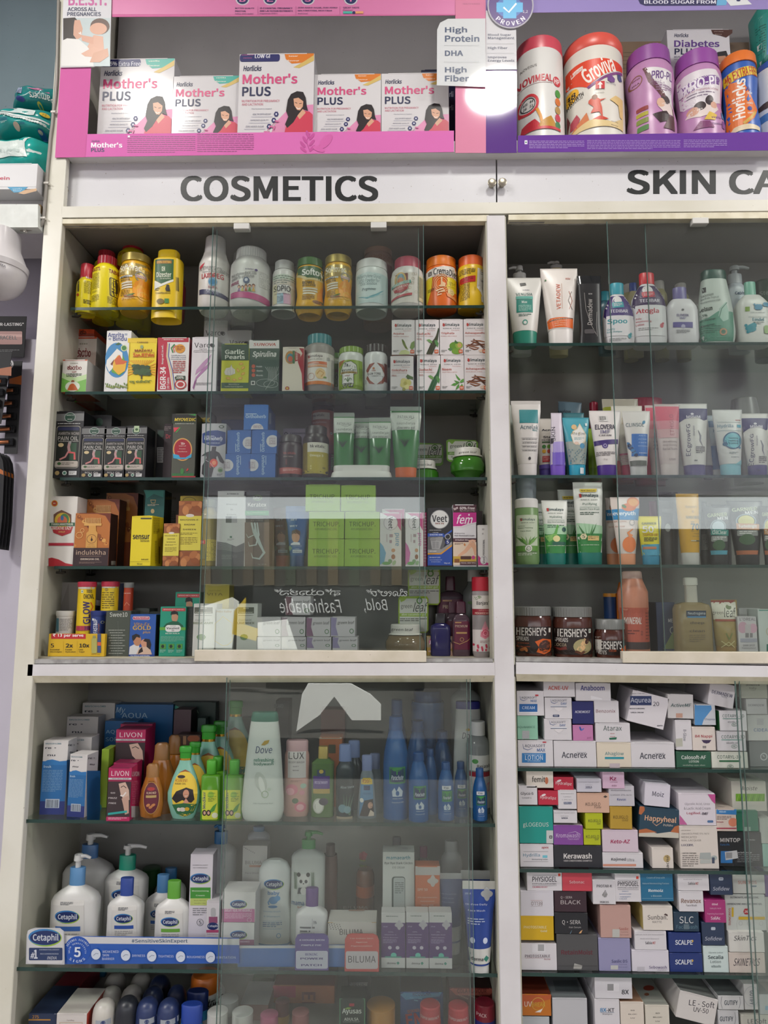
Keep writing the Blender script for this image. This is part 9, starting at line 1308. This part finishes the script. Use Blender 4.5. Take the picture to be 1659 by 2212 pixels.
D(755,308,1008,575,'20245e','navy carton with white lettering left of a white one',[t_('ACNEMOIST',785,415,968,444,'c0c0d0',b=.022)])
D(1016,302,1310,560,GR,'white carton with brown-red lettering beside the navy one',[t_('Benzonix',1036,398,1268,440,'7a4a50',b=.012)])
D(762,588,1002,775,'c884b4:r0.2,m0.3','shiny pink gel carton under the navy one',[E(850,630,10,26,'2a4a94',rot=-20),E(876,640,8,24,'5a6ab0',rot=50),T('gel',930,724,978,756,'8a4a7a')])
D(1032,565,1445,792,GR,'white carton with red itch badge under green lettering',[t_('Atarax',1124,596,1345,655,'2a4440',b=.01),T('Anti-\nITCH',1205,684,1265,730,'a03a3a',b=.025),P([(1192,740),(1285,732),(1278,760),(1198,762)],'24604a')])
K(1360,1460,5.548)
D(18,800,540,1112,GR,'wide white carton right of the cream teal-bar carton',[t_('Acnerex',122,920,430,995,'3a3c48',b=.015),T('Facewash',304,920,410,938,'5a5c66')],None)
D(562,908,975,1132,'24523e','dark green lotion carton on the top shelf',[t_('Calosoft-AF',620,950,915,998,'c8ccc8',b=.02),B_('LOTION',712,1012,828,1040,'b8c0b8'),T('कालोसॉफ्ट-एएफ लोशन',636,1060,905,1085,'a8b4a8')],None)
COT=lambda x,y,w:[t_('COTARYL-3D',x,y,x+w,y+w*.15,'2a5044',b=.01),O(x+w*.55,y+w*.48,w*.13,w*.085,4,'3a6a54'),T('FDC',x+w*.48,y+w*.44,x+w*.62,y+w*.52,'3a6a54',b=.02)]
D(985,912,1420,1142,'c8cabf','white carton with green oval seal at shelf end',COT(1050,950,285)+[RR(1072,1010,1322,1032,8,'3a6a4a')],None)
D(1050,668,1395,900,GR,'white carton with green oval seal, middle of three',COT(1100,710,280)+[R(1100,762,1350,770,'4a8a7a'),T('कोटारिल-3डी',1158,790,1300,815,'7a7c80')])
D(1078,420,1405,660,GR,'white carton with green oval seal, top of three',COT(1112,460,260)+[R(1115,510,1350,517,'4a7a6a'),T('कोटारिल-3डी',1172,538,1310,562,'7a7c80')],side='2a6a3a')
D(0,215,445,598,'cbc7cc','large white urea cream carton lying tilted',[R(0+6,240,262,352,NV),T('Aqurea',12,262,250,335,'c8ccd8',b=.01,rot=0),T('20',282,310,352,362,'3a3c48',b=.008),B_('MOISTURIZING\nUREA CREAM',0,385,180,445,'3a3c48'),T('UREA CREAM 20% w/w',12,205,310,222,'4a4a50'),B_('ajanta',328,585,395,608,'3a3c48')],d=.1,roll=14)
D(458,222,765,512,'bdbabb','grey-white carton with slanted green lettering and orange seal',[t_('ActiveMF',495,330,738,372,'244a4a',b=.02,sh=.15),R(556,448,634,500,'c8a090:r0.2,m0.4')],roll=1)
D(552,530,745,890,GR,'white carton with lettering running down and silver seal',[t_('B-Glow',642,645,682,780,'5a5c6a',rot=-90),P([(550,755),(632,745),(636,845),(552,850)],'c4c4b8:r0.2,m0.4')])
D(752,612,1030,895,'cdc3bc','pinkish white carton with a dark smile mark',[t_('B4 Nappi',785,705,990,748,'9a2a3a',b=.02),P([(862,768),(980,768),(955,802),(920,810),(885,800)],'3a2a4a'),B_('III',878,838,915,866,'3a3a44')])
D(778,345,1030,590,'b9bcc2','white carton with blue curved left half',[P([(780,345),(975,345),(985,400),(930,470),(890,520),(866,590),(780,590)],'4a84b8'),T('Chaprex',898,505,1022,538,'5a6a84',b=.01)])
D(950,90,1258,370,'cbc7cb','white lotion carton tilted at the top right',[t_('DERMADEW',984,195,1238,235,'3a3e58',b=.022,rot=13),T('ALOE',1098,242,1170,262,'7a7c8a',rot=13)],roll=11)
K(1360,1460,5.548)
D(1440,785,1700,1170,'8a8a8a','grey carton with white ring at the right edge',[O(1608,968,44,46,12,'c8c8c8'),SWOOSH([(1595,950),(1615,970)],10,'c8c8c8')],None,Y=.045)
D(1415,470,1700,778,'bcbcba','pale carton with a stamp label and blue lettering, right edge',[R(1525,510,1605,588,'b0b0b0'),T('CIDEAD',1488,628,1690,668,'4a6a94',b=.008)],Y=.045)
D(1400,275,1648,462,'b4b3b4','pale grey carton under the cream baby carton',[t_('DERMADEW',1422,338,1610,364,'7a7c80',b=.015)],Y=.045)
D(1335,60,1648,268,'bcbcae','cream baby carton at the top right corner',[t_('baby',1435,130,1520,165,'6a6a68',b=.01),B_('DERMADEW',1395,100,1560,120,'6a6a68'),T('cream',1450,165,1510,178,'8a8a84')],Y=.045)
K(1100,1650,5.53)
ST['Z']=SHZ['d2']
D(130,960,528,1256,GR,'white moisturizing lotion carton at the corner of the second pile',[t_('Hydrilla',165,1068,366,1118,'3a7a94'),R(398,1092,456,1122,'6ab4c4'),B_('apex',386,990,470,1018,'a03a44'),T('Moisturizing Lotion',272,1130,460,1156,'4a5a64'),R(170,1046,466,1049,'6a6a6c'),R(170,1166,466,1169,'6a6a6c')],None)
D(534,975,1108,1245,'26272e','wide black shampoo carton',[t_('Kerawash',650,1066,986,1132,'d0ccca',b=.026),B_('HAIR CONDITIONING SHAMPOO',652,1146,988,1168,'b0acac')],None)
D(1116,1062,1600,1272,GR,'white carton with salmon stripe beside the black shampoo',[t_('Kojimed',1218,1120,1392,1166,'33343c',b=.022),T('Ultra',1408,1128,1492,1164,'5a5c64'),R(1120,1196,1515,1222,'c88a74')],None)
D(120,510,524,950,'1a8a80','square teal gel carton with white corner sticker',[t_('gLOGEOUS',165,700,470,765,'c0ccc8',b=.012),R(444,795,524,950,'b8bcbc'),RR(478,856,514,892,6,'22262a'),SWOOSH([(486,864),(506,884)],5,'b8bcbc'),SWOOSH([(506,864),(486,884)],5,'b8bcbc')],top='8a8474')
D(114,262,336,490,GR,'small white carton above the teal carton',[t_('Glyco 6',136,335,288,380,'3a3a40',b=.015),T('ग्लाइको 6',150,395,265,420,'5a5a60')])
D(204,86,526,288,'cdc5bc','cream carton with stretched black lettering, highest left',[t_('femite',272,148,464,218,'33302e',b=.015),E(446,200,20,42,'b86a4a')])
HY=lambda x,y:[t_('hydralipz',x,y,x+190,y+45,'d8c8cc',b=.014,rot=4),E(x+40,y-12,28,13,'d8c8cc',rot=-20)]
D(534,160,768,318,'b02a40:r0.25','crimson lip carton with white leaf, upper of two',HY(555,215),top='5a1420')
D(346,322,585,492,'b02a40:r0.25','crimson lip carton with white leaf, lower of two',HY(370,385))
D(584,312,804,540,GR,'white lotion carton 1.0% with a navy name bar',[T('Ivermectin\nLotion\n1.0% w/v',618,350,770,436,'5a5a60',b=.008),R(652,455,742,482,NV),B_('IVREA',658,458,736,478,'b8bcc8')])
D(808,180,1102,338,'bcbac4','lilac-white lotion carton under the shelf',[T('Ivermectin Topical Lotion\n0.5% w/v',828,212,1072,258,'7a7a84'),B_('IVREA',914,268,990,288,'3a3c5a'),R(905,292,985,295,'5a6a8a')])
D(532,560,812,708,GR,'white lotion carton lying on the violet carton',[T('Ivermectin Topical Lotion\n0.5% w/w',540,580,782,630,'6a6a70'),B_('IVREA',624,638,700,658,'3a3c5a')])
D(530,735,882,970,'7a4490','violet face wash carton with white swirl',[t_('Kromawash',560,826,830,880,'c8b4d0',b=.008),T('Face wash',702,884,830,908,'c0a8cc'),SWOOSH([(700,830),(790,808),(846,840),(840,890)],[2,5,6,2],'c8b4d0')],top='aca4a8')
D(890,788,1092,970,'a8b01c','lime gel carton, lower of two',[t_('KOJIGLO',918,850,1072,890,'34382a',b=.012),T('Gel',1022,884,1066,914,'34382a',sh=.2)])
D(910,592,1118,780,'a8b01c','lime gel carton, upper of two',[t_('KOJIGLO',946,662,1096,698,'34382a',b=.012),T('Gel',1048,700,1092,726,'34382a',sh=.2)])
D(812,352,1195,585,'c4a08c','beige cream carton above the lime cartons',[t_('KOJIGLO',912,462,1088,502,'3a342e',b=.012),T('Forte',1018,504,1098,532,'3a342e',sh=.2),P([(1122,392),(1148,376),(1174,392),(1148,406)],'3a342e')])
D(1205,512,1468,780,'b8963c:r0.3,m0.35','gold foil carton above the pink-white one',[t_('KOJIGLO',1244,616,1418,656,'4a3a1a',b=.012),T('Gold',1350,658,1418,686,'5a4a1c',sh=.2)],roll=1)
D(1190,265,1495,505,'b6b3ba','lilac-white lotion carton 2% at the shelf middle',[T('Ketoconazole\nLotion 2% w/v',1212,308,1462,382,'44444c',b=.012),T('Kevon',1288,410,1392,440,'3a4a84',b=.015)])
D(1116,100,1376,296,'c4a6bc','pink lotion carton under the shelf edge',[t_('Kz',1202,152,1280,198,'8a2a54',b=.03),T('LOTION',1204,210,1292,226,'7a4a64'),T('केज़ेड',1222,248,1284,275,'7a4a64')],Y=.028)
D(1112,790,1540,1055,'c6b6c2','pink-white face wash carton with crimson lettering',[t_('Keto-AZ',1212,905,1440,950,'9a2450',b=.025,sh=.15)],top='a8908c')
K(1360,1650,5.548)
D(270,1008,525,1292,'cdc5be','cream carton with gold disc and sideways name',[E(446,1135,42,44,'b09a6a'),t_('Lacné',428,1098,470,1278,'33302e',b=.02,rot=90)],None)
D(602,745,1062,1270,'c9c1ba','large square nail lacquer carton',[T('AMOROLFINE 5% W/V',620,825,955,852,'8a847e',b=.012),T('MEDICATED',622,865,806,890,'8a847e',b=.012),T('NAIL LACQUER',622,906,856,932,'8a847e',b=.012),t_('LOCERYL',622,960,768,985,'2a2c5a',b=.022),B_('CARTON CONTAINS',628,1062,800,1078,'5a5654'),F(632,1095,822,1242,6,'6a6460',.35),P([(845,1065),(970,1062),(978,1140),(838,1140)],'9aa09e'),P([(845,1150),(970,1140),(975,1190),(845,1195)],'a8aca8'),E(1012,1125,36,28,'9aa4a2'),RR(986,1120,1018,1192,5,'3a4458'),T('GALDERMA',616,790,730,802,'6a6662')],None)
D(590,352,1030,738,'cbc4cc','white acid cream carton with pink ribbons in two corners',[T('Glycolic Acid, Urea',660,465,958,500,'8a868c',b=.008),T('& Lactic Acid Cream',650,514,970,548,'8a868c',b=.008),t_('Logifeel',684,575,845,612,'a02a44',b=.02),B_('-IMF',850,580,944,612,'3a3444'),P([(935,365),(1026,365),(1026,480),(990,450)],'b04a84'),P([(598,610),(630,650),(690,728),(598,728)],'b05a8c'),RR(932,676,1002,704,10,'4a6a94')])
D(120,530,590,865,'1f3c4e','navy carton with copper lettering and a smile, tilted',[P([(120,510),(180,510),(180,560),(140,610),(110,600)],'a8623c'),P([(110,800),(200,785),(330,835),(480,815),(590,830),(590,890),(110,870)],'b8b4a8'),P([(110,790),(200,775),(330,820),(110,830)],'a8623c'),P([(490,815),(540,750),(590,735),(590,830)],'a8623c'),t_('Happyheal',180,625,560,710,'d0a484',b=.022,rot=5),SWOOSH([(270,700),(320,740),(385,700)],[2,9,2],'d0a484'),T('हैप्पीहील',400,722,520,755,'b8b0a8',b=.015,rot=5)],roll=5,d=.11)
D(180,240,485,512,'c8c4ce','white cream carton lying on the navy smile carton',[t_('Moiz',272,332,412,392,'2f3046',b=.01,rot=6)],roll=5,d=.12)
D(1040,545,1280,808,'c8b8ae','cream and blue carton with pink shell',[P([(1040,545),(1280,545),(1280,610),(1040,600)],'2f74b0'),B_('Abbott',1072,562,1155,584,'b8ccdc'),R(1040,765,1280,780,'9a2a44'),E(1240,700,56,52,'c87a60'),F(1046,625,1220,675,3,'6a5a58',.4),B_('Melapik',1042,690,1125,706,'9a2a44')])
D(1282,565,1542,808,'1f6a52','emerald carton beside the shell carton',[B_('MELO',1292,572,1372,592,'14483a'),R(1370,755,1450,805,'7a9a8c')],Y=.04)
D(1068,815,1590,1255,'1f2024','large black hair carton with a white sticker',[t_('MINTOP',1085,888,1325,938,'c4c0be',b=.026),T('Forte 5%',1088,956,1196,980,'3a7ab8',b=.012),R(1092,1045,1232,1188,'2f74b4'),P([(1140,1055),(1285,1035),(1302,1130),(1150,1155)],'b8b8ba'),R(1155,1062,1228,1130,'8a8a8c'),B_('an before use',1290,1050,1462,1072,'b0b0b0'),F(1290,1085,1555,1190,5,'8a8a8c',.3),B_('Dr.Reddys',1410,902,1505,920,'a8a8a8')],None,Y=.045)
D(1225,208,1640,566,'bebab0','large white aloe cream carton with green picture strip',[t_('Moiste',1350,265,1530,318,'33322e',b=.008,sh=.2),R(1272,358,1618,448,'6a9a2a')]+[SWOOSH([(1285+i*36,446),(1310+i*36,362)],[12,3],['8aae4a','4a7a20'][i%2])for i in range(9)]+[T('50 GM',1420,490,1502,508,'b0aca4')],d=.12,Y=.05)
D(1598,960,1700,1275,'8ab0a4','pale teal carton at the right edge of the second pile',[],None,Y=.045)
D(1560,650,1700,955,'b0b2ac','grey-white carton on top of the pale teal one',[],Y=.045)
K(1100,1870,5.53)
ST['Z']=SHZ['d3']
D(142,930,568,1242,GR,'white sunscreen carton with corner stamp sticker, bottom left',[t_('PHOTOSTABLE',188,1062,490,1096,'4a3a44',b=.018),T('Acne',415,1102,492,1126,'8a2a3a',b=.012),R(190,1100,412,1103,'8a4a54'),RR(272,930,430,1036,8,'d0ced2'),R(342,935,416,1018,'9a9a9c')],None,top='a8a4a4')
D(570,822,1058,1240,'4a4a4c','large dark grey carton with maroon lettering',[t_('RetainMoist',620,1005,998,1062,'5a2430',b=.024),P([(778,1165),(874,1192),(862,1238),(764,1232)],'a8a8a4:r0.2,m0.4'),R(578,1195,1052,1200,'3a3a3c')],None)
D(1068,868,1448,1250,'8a88aa','lilac foaming wash carton, bottom row',[t_('Saslic DS',1222,1120,1412,1158,'2a2c5a',b=.015),T('foaming\nface wash',1305,1172,1412,1215,'3a3c5a'),R(1212,1190,1300,1240,'b4b4b0')],None,top='a4a0b8')
D(138,602,532,892,'c09c1a:r0.3','golden yellow carton with silver lettering',[t_('PHOTOSTABLE',174,718,446,750,'d0c4a0',b=.018),B_('Gold',372,765,450,792,'d0c4a0')])
D(134,300,530,602,'c4c1c8','white carton with upside-down lettering between thin lines',[T('BELLO',262,428,396,474,'6a5a50',rot=180),R(258,412,398,415,'a86a5a'),R(258,484,398,487,'8a7a74')])
D(212,82,630,300,GR,'white lotion carton with tall black lettering, top left',[t_('PHYSIOGEL',276,130,568,192,'2c2c34',b=.016),T('HYPOALLERGENIC',276,208,568,224,'4a4a50',b=.015),R(276,112,568,115,'5a5a60'),R(276,236,568,239,'5a5a60'),B_('CALMING RELIEF',276,246,458,262,'a83a5a'),R(584,92,612,124,'c0402c')])
D(634,80,990,305,'b8404e','coral red carton with white lettering, top row',[t_('Sebonac',718,175,898,212,'d8c4c4',b=.012)])
D(540,310,925,555,'33202a','dark maroon carton with thin white lettering',[T('Q·SERA',614,364,752,398,'b8b0b0',b=.01),T('BLACK',614,412,852,460,'b8b0b0')])
D(544,562,940,815,'1d1e24','black hair serum carton with orange feather',[t_('Q·SERA',632,650,850,708,'c0bcbc',b=.014),T('Hair Serum',714,724,856,746,'a8a4a4'),P([(830,810),(852,780),(876,766),(858,806)],'c89a6a'),SWOOSH([(728,812),(748,770)],[8,2],'6a8aa0')])
D(998,172,1270,462,GR,'white carton with striped teardrop',[t_('PROTAR-K',1044,226,1228,260,'33323a',b=.022),P([(1148,288),(1172,340),(1160,375),(1135,378),(1108,350)],'6a6a68')]+[SWOOSH([(1112+i*14,375),(1146+i*6,300)],3,'c9c6ca')for i in range(4)]+[B_('PERCOS',1086,422,1190,446,'4a4a50')])
D(1266,105,1576,432,GR,'white cream carton with tall black and blue lettering',[t_('PHYSIOGEL',1296,186,1546,244,'2c2c34',b=.016),T('HYPOALLERGENIC',1296,256,1548,270,'4a4a50',b=.015),T('DAILY\nMOISTURE\nTHERAPY',1315,300,1458,376,'3a6294',b=.02),T('CREAM',1316,385,1404,404,'7a8aa4'),R(1516,126,1544,158,'c0402c'),R(1296,172,1548,175,'5a5a60'),R(1296,282,1548,285,'5a5a60')])
D(1088,475,1455,862,'b8948c:r0.3,m0.15','rose-gold foaming wash carton above the lilac one',[t_('Saslic',1310,735,1424,770,'9a4a44',b=.012),T('foaming\nface wash',1325,785,1426,830,'6a4a48'),R(1232,758,1318,856,'b0b0ac')])
K(1360,1870,5.548)
D(128,95,522,425,'1f6488','blue urea cream carton with white lettering',[T('Cream of Urea with\nNatural Moisturizing Factors',155,132,472,228,'a8c4d0',b=.006),t_('Remoiz',226,278,402,314,'d0d8dc',b=.028),R(150,390,520,393,'8ab0c0'),T('v Biozen',256,350,382,372,'b0c8d0')])
SK=lambda x,y:[T('Salicylic Acid and Ketoconazole\nMedicated Shampoo',x,y,x+346,y+68,'8a868c'),t_('Salisia',x+118,y+88,x+200,y+122,'33323a',b=.02),B_('KT',x+210,y+92,x+244,y+122,'a83a34')]
D(578,98,952,300,GR,'white medicated shampoo carton in the top row',SK(582,106))
D(590,305,886,552,GR,'white face wash carton with brown lettering',[t_('Revanox',618,395,855,448,'7a5a48',b=.015),T('Face Wash',678,462,804,486,'4a4448')])
D(965,98,1232,352,'26344e','slate blue lotion carton in the top row',[t_('Sofidew',1000,250,1196,298,'b8bcc8',b=.008,sh=.15),RR(1068,138,1122,176,12,'a8b0bc'),B_('ABN',1076,146,1114,168,'26344e')])
D(1236,112,1622,335,'b8b8b4','grey-white sunscreen carton in the top row',[t_('SUNCROS',1298,180,1522,220,'a85a48',b=.012),R(1450,236,1520,256,'5a6a78')],Y=.04)
D(160,485,518,775,'cdc6be','cream-topped carton with small umbrella',[t_('Sunban.',216,588,455,645,'3f3a3a',b=.01),T('MATTE',274,662,385,686,'6a6666'),P([(410,590),(425,572),(452,582),(458,606)],'4a3a3a')],side='b8a864')
D(530,560,832,790,'1c3448','dark teal face wash carton with big white letters',[t_('SLC',596,608,766,690,'c8c8c8',b=.01),T('Face wash',560,708,812,755,'5a7a88'),R(648,700,712,760,'5a6a74')])
D(902,415,1155,685,'9a2f6c','magenta foaming wash carton 60ml',[B_('60ml',986,448,1056,474,'d8c0cc'),T('Salicylic Acid\nFoaming face wash',930,500,1126,590,'d0a8c0'),t_('SaliAc',972,606,1088,646,'d8c4d0',b=.024)])
D(1150,345,1630,775,'b9bcb8','large pale sunscreen gel carton with red hexagon',[T('OCTINOXATE, AVOBENZONE,\nOXYBENZONE AND ZINC OXIDE GEL',1168,368,1588,470,'4a4a50',b=.015),t_('SUNCROS',1185,508,1212,714,'a83a34',b=.015,rot=90),R(1222,500,1246,612,'c0a02a'),E(1397,548,36,40,'a82a34',6),B_('26',1378,534,1416,566,'d8c8c4'),O(1460,700,180,165,3,'a8a8a4',40),R(1305,610,1620,646,'c0a02a')]+[O(x,690,22,26,3,'9a9a98')for x in(1330,1430,1575)],Y=.04)
D(62,785,442,1010,GR,'white medicated shampoo carton in the middle row',SK(68,818))
D(28,1015,472,1280,'c9c5ce','white shampoo carton with violet lettering, bottom row',[t_('Sebowash',232,1198,444,1234,'4a3a6a',b=.015),T('shampoo',330,1240,442,1260,'7a7080'),R(90,1210,180,1268,'b4b0b8')],None)
SC_=lambda y:[t_('SCALPE',546,y,755,y+58,'c8ccd4',b=.028),R(744,y+8,766,y+16,'c8a02c'),R(751,y-4,759,y+28,'c8a02c')]
D(470,805,858,1040,'1b2f6a','royal blue shampoo carton with yellow plus, upper of two',SC_(890))
D(482,1048,874,1278,'1b2f6a','royal blue shampoo carton with yellow plus, lower of two',SC_(1125),None)
D(868,682,1140,955,'26344e','slate blue lotion carton in the middle of the pile',[t_('Sofidew',904,848,1108,896,'b8bcc8',b=.008,sh=.15),RR(975,735,1028,772,12,'a8b0bc')])
D(888,965,1185,1280,'bccac8','pale green-white glycerin lotion carton',[T('Glycerin Lotion',948,1030,1118,1056,'5a6a6e'),t_('Secalia',938,1072,1122,1118,'2f3e44',b=.025),T('Lotion',968,1132,1094,1166,'33424a',b=.012),T('सिकालिया',978,1190,1096,1222,'5a6a6e',b=.01)],None)
D(1195,1045,1625,1300,'c8bcb4','plain carton hand-lettered in capitals with marker',[t_('SKINETICS',1250,1110,1560,1200,'33303a',b=.004,sh=.2)],None)
D(1192,795,1615,1038,'cdcbc6','plain white carton hand-lettered with marker',[t_('SkinTics',1252,835,1520,898,'26242c',b=.014,sh=.2)],d=.12)
D(1630,380,1720,800,'b4b4b2','white carton edge at the right end of the third pile',[],Y=.045)
D(1622,125,1720,372,'5a3a7a','purple carton edge at the top right of the third pile',[],Y=.045)
ST['Z']=W(1400,2290,.03).z
K(1100,2080,5.53)
D(155,375,500,632,'b0661f','orange sunscreen carton with white lettering',[P([(155,375),(500,375),(500,430),(155,520)],'a8502a'),t_('UV',182,460,268,522,'d8ccc0',b=.012),T('BREAK',272,470,432,520,'b89a3a'),O(345,490,78,78,6,'c0a04a'),P([(305,588),(345,570),(400,545),(375,590)],'d0c8c4')],top='5a2416',side='5a2416',d=.1)
D(155,645,482,900,'a8acb0','silver-grey carton under the orange one',[],None)
D(520,420,935,900,'b0b0b4','large grey-white carton with window in its top',[ON('T'),P([(520,210),(805,205),(845,345),(555,340)],'4a5052'),T('VENUSIA',625,352,795,375,'6a7678')],None,top='6a6e70')
D(1022,165,1468,428,'c6c4c9','white shampoo carton with a stamp, on top of two cartons',[t_('8X',1342,320,1428,375,'2a2a30',b=.02),R(1168,245,1312,340,'d0ced2'),R(1172,250,1246,330,'8a8a8c')])
D(1024,434,1322,900,GR,'white shampoo carton with blue and black code name',[t_('8X',1084,538,1160,585,'3a7aa8',b=.022),T('-KT',1160,540,1256,588,'33343c',b=.018),T('Shampoo',1112,600,1230,624,'4a4a50'),R(1084,592,1256,595,'4a6a84')],None)
D(1332,465,1612,900,'cbc1b6','cream sunblock carton behind the shelf front',[T('SD\nBLOC\nUV',1422,560,1528,665,'3a3836',b=.015)],None,top='8a6a54')
K(1360,2080,5.548)
D(192,505,480,900,'c4beb2','cream sunblock carton with printed top',[T('SD\nBLOC\nUV',282,595,392,705,'3a3c3a',b=.015),ON('T'),E(230,302,66,32,'8a3a2a'),E(205,378,30,18,'7a4a34')],None,top='8a8c84')
D(575,380,1040,710,'c2bebb','white carton with marker lettering, tilted',[T('LE - Soft',712,452,1020,525,'2a2a34',b=.006,rot=7),T('UV-50',765,540,945,595,'2a2a34',b=.006,rot=9)],roll=13,top='6a6c6a')
GU=lambda x,y,w:[t_('GUTIFY',x,y,x+w,y+w*.36,'3a444c',b=.02),SWOOSH([(x-30,y-50),(x-42,y+30),(x-24,y+100)],4,'6a6c70'),SWOOSH([(x+w+20,y-50),(x+w+34,y+30),(x+w+14,y+100)],4,'6a6c70')]
D(1062,395,1370,562,'b8b8b8','grey-white carton in rounded brackets, upper one',GU(1135,448,160),top='5a5e5e')
D(1066,570,1312,900,'b4b4b6','grey-white carton in rounded brackets, lower one',GU(1082,642,158),None)
D(1375,255,1540,562,'b4b4b2','grey-white carton with bracketed lettering running down',[t_('GUTIFY',1440,330,1490,500,'4a545c',b=.02,rot=-90),O(1460,400,90,120,4,'8a8c90')])
D(1340,625,1700,900,'b4b2a8','white carton with marker letters at bottom right corner',[T('LE Soft',1415,668,1640,725,'33323a',b=.006)],None)
D(1560,380,1700,620,'a8acac','grey carton with blue stripe at the right edge',[R(1625,515,1700,565,'7aa0b8')],top='6a7070')
slab('street_ground',-14,-22,-.10,14,-3.9,-.02,laminate('street_concrete','3a3835','2e2c2a',1.5,.8),kind='structure')
slab('street_wall',-9,-9.6,-.02,9,-9.2,2.5,laminate('street_facade','403d39','35322f',1,.8),kind='structure')
def far(name,label,cat,poly,d,col,ops=()):
 pts=[mirror(x,y,d)for x,y in poly];c=pts[0].copy();r=root(name,label,cat,c);n=len(pts)
 mb=MB();mb.add([p-c for p in pts]+[p-c-Vector((0,.03,0))for p in pts],[list(range(n)),list(range(2*n-1,n-1,-1))]+[[i,(i+1)%n,(i+1)%n+n,i+n]for i in range(n)],mat(col,.6));mb.build('board',r)
 if ops:
  g=MB()
  def fn(x,y,lift):return mirror(x,y,d-lift*20)-c
  K(0,0,1)
  for kind,dd,col_ in expand(ops):
   if kind=='mesh':g.add([fn(x,y,.001)for x,y in dd[0]],dd[1][:len(dd[1])//dd[2]],col_)
   else:
    for p in dd:g.add([fn(x,y,.001)for x,y in p],[list(range(len(p)))],col_)
  g.build('lettering',r)
far('street_sign','dark signboard with white lettering across the street','sign',[(545,1268),(900,1268),(905,1400),(640,1400),(545,1330)],8.6,'1c1c1e',[T('Fashionable',735,1293,602,1324,'d8d8d8',b=.02,sh=-.2),T('Bold,',836,1293,784,1324,'d8d8d8',b=.02,sh=-.2),T('ಫ್ಯಾಶನ್',735,1272,590,1288,'d8d8d8',b=.03),T('ಬೋಲ್ಡ್',880,1272,790,1288,'d8d8d8',b=.03)])
far('roller_shutter','tall tan striped shutter above the street sign','shutter',[(430,1120),(930,1120),(930,1266),(430,1266)],8.9,'45423c',[R(432+i*46,1122,454+i*46,1264,['6a5e4c','4c5246','5c5448'][i%3])for i in range(11)])
far('street_banner','yellow and blue street banner','banner',[(505,1320),(530,1290),(528,1350),(560,1360),(552,1385),(500,1370)],8.3,'c8a820')
far('reflection_stand_in','white panel added to stand in for the bright street reflected beside the sign','panel',[(430,1312),(500,1290),(515,1300),(500,1400),(425,1400)],8.4,'e0e0dc')  # added board imitating the bright street and car in the door reflection
far('reflection_stand_in','low white panel added to stand in for the bright band reflected under the sign','panel',[(556,1345),(620,1338),(642,1405),(556,1405)],8.2,'e8e8e4')  # added board imitating a bright band in the door glass
far('reflection_stand_in','white sheet added to stand in for the bright patch reflected in the lower door','panel',[(665,1477),(758,1477),(800,1500),(823,1522),(823,1556),(760,1556),(722,1505),(690,1545),(640,1580),(652,1500)],5.7,'e8e8e6')  # added sheet shaped like the bright ground patch mirrored in the lower door
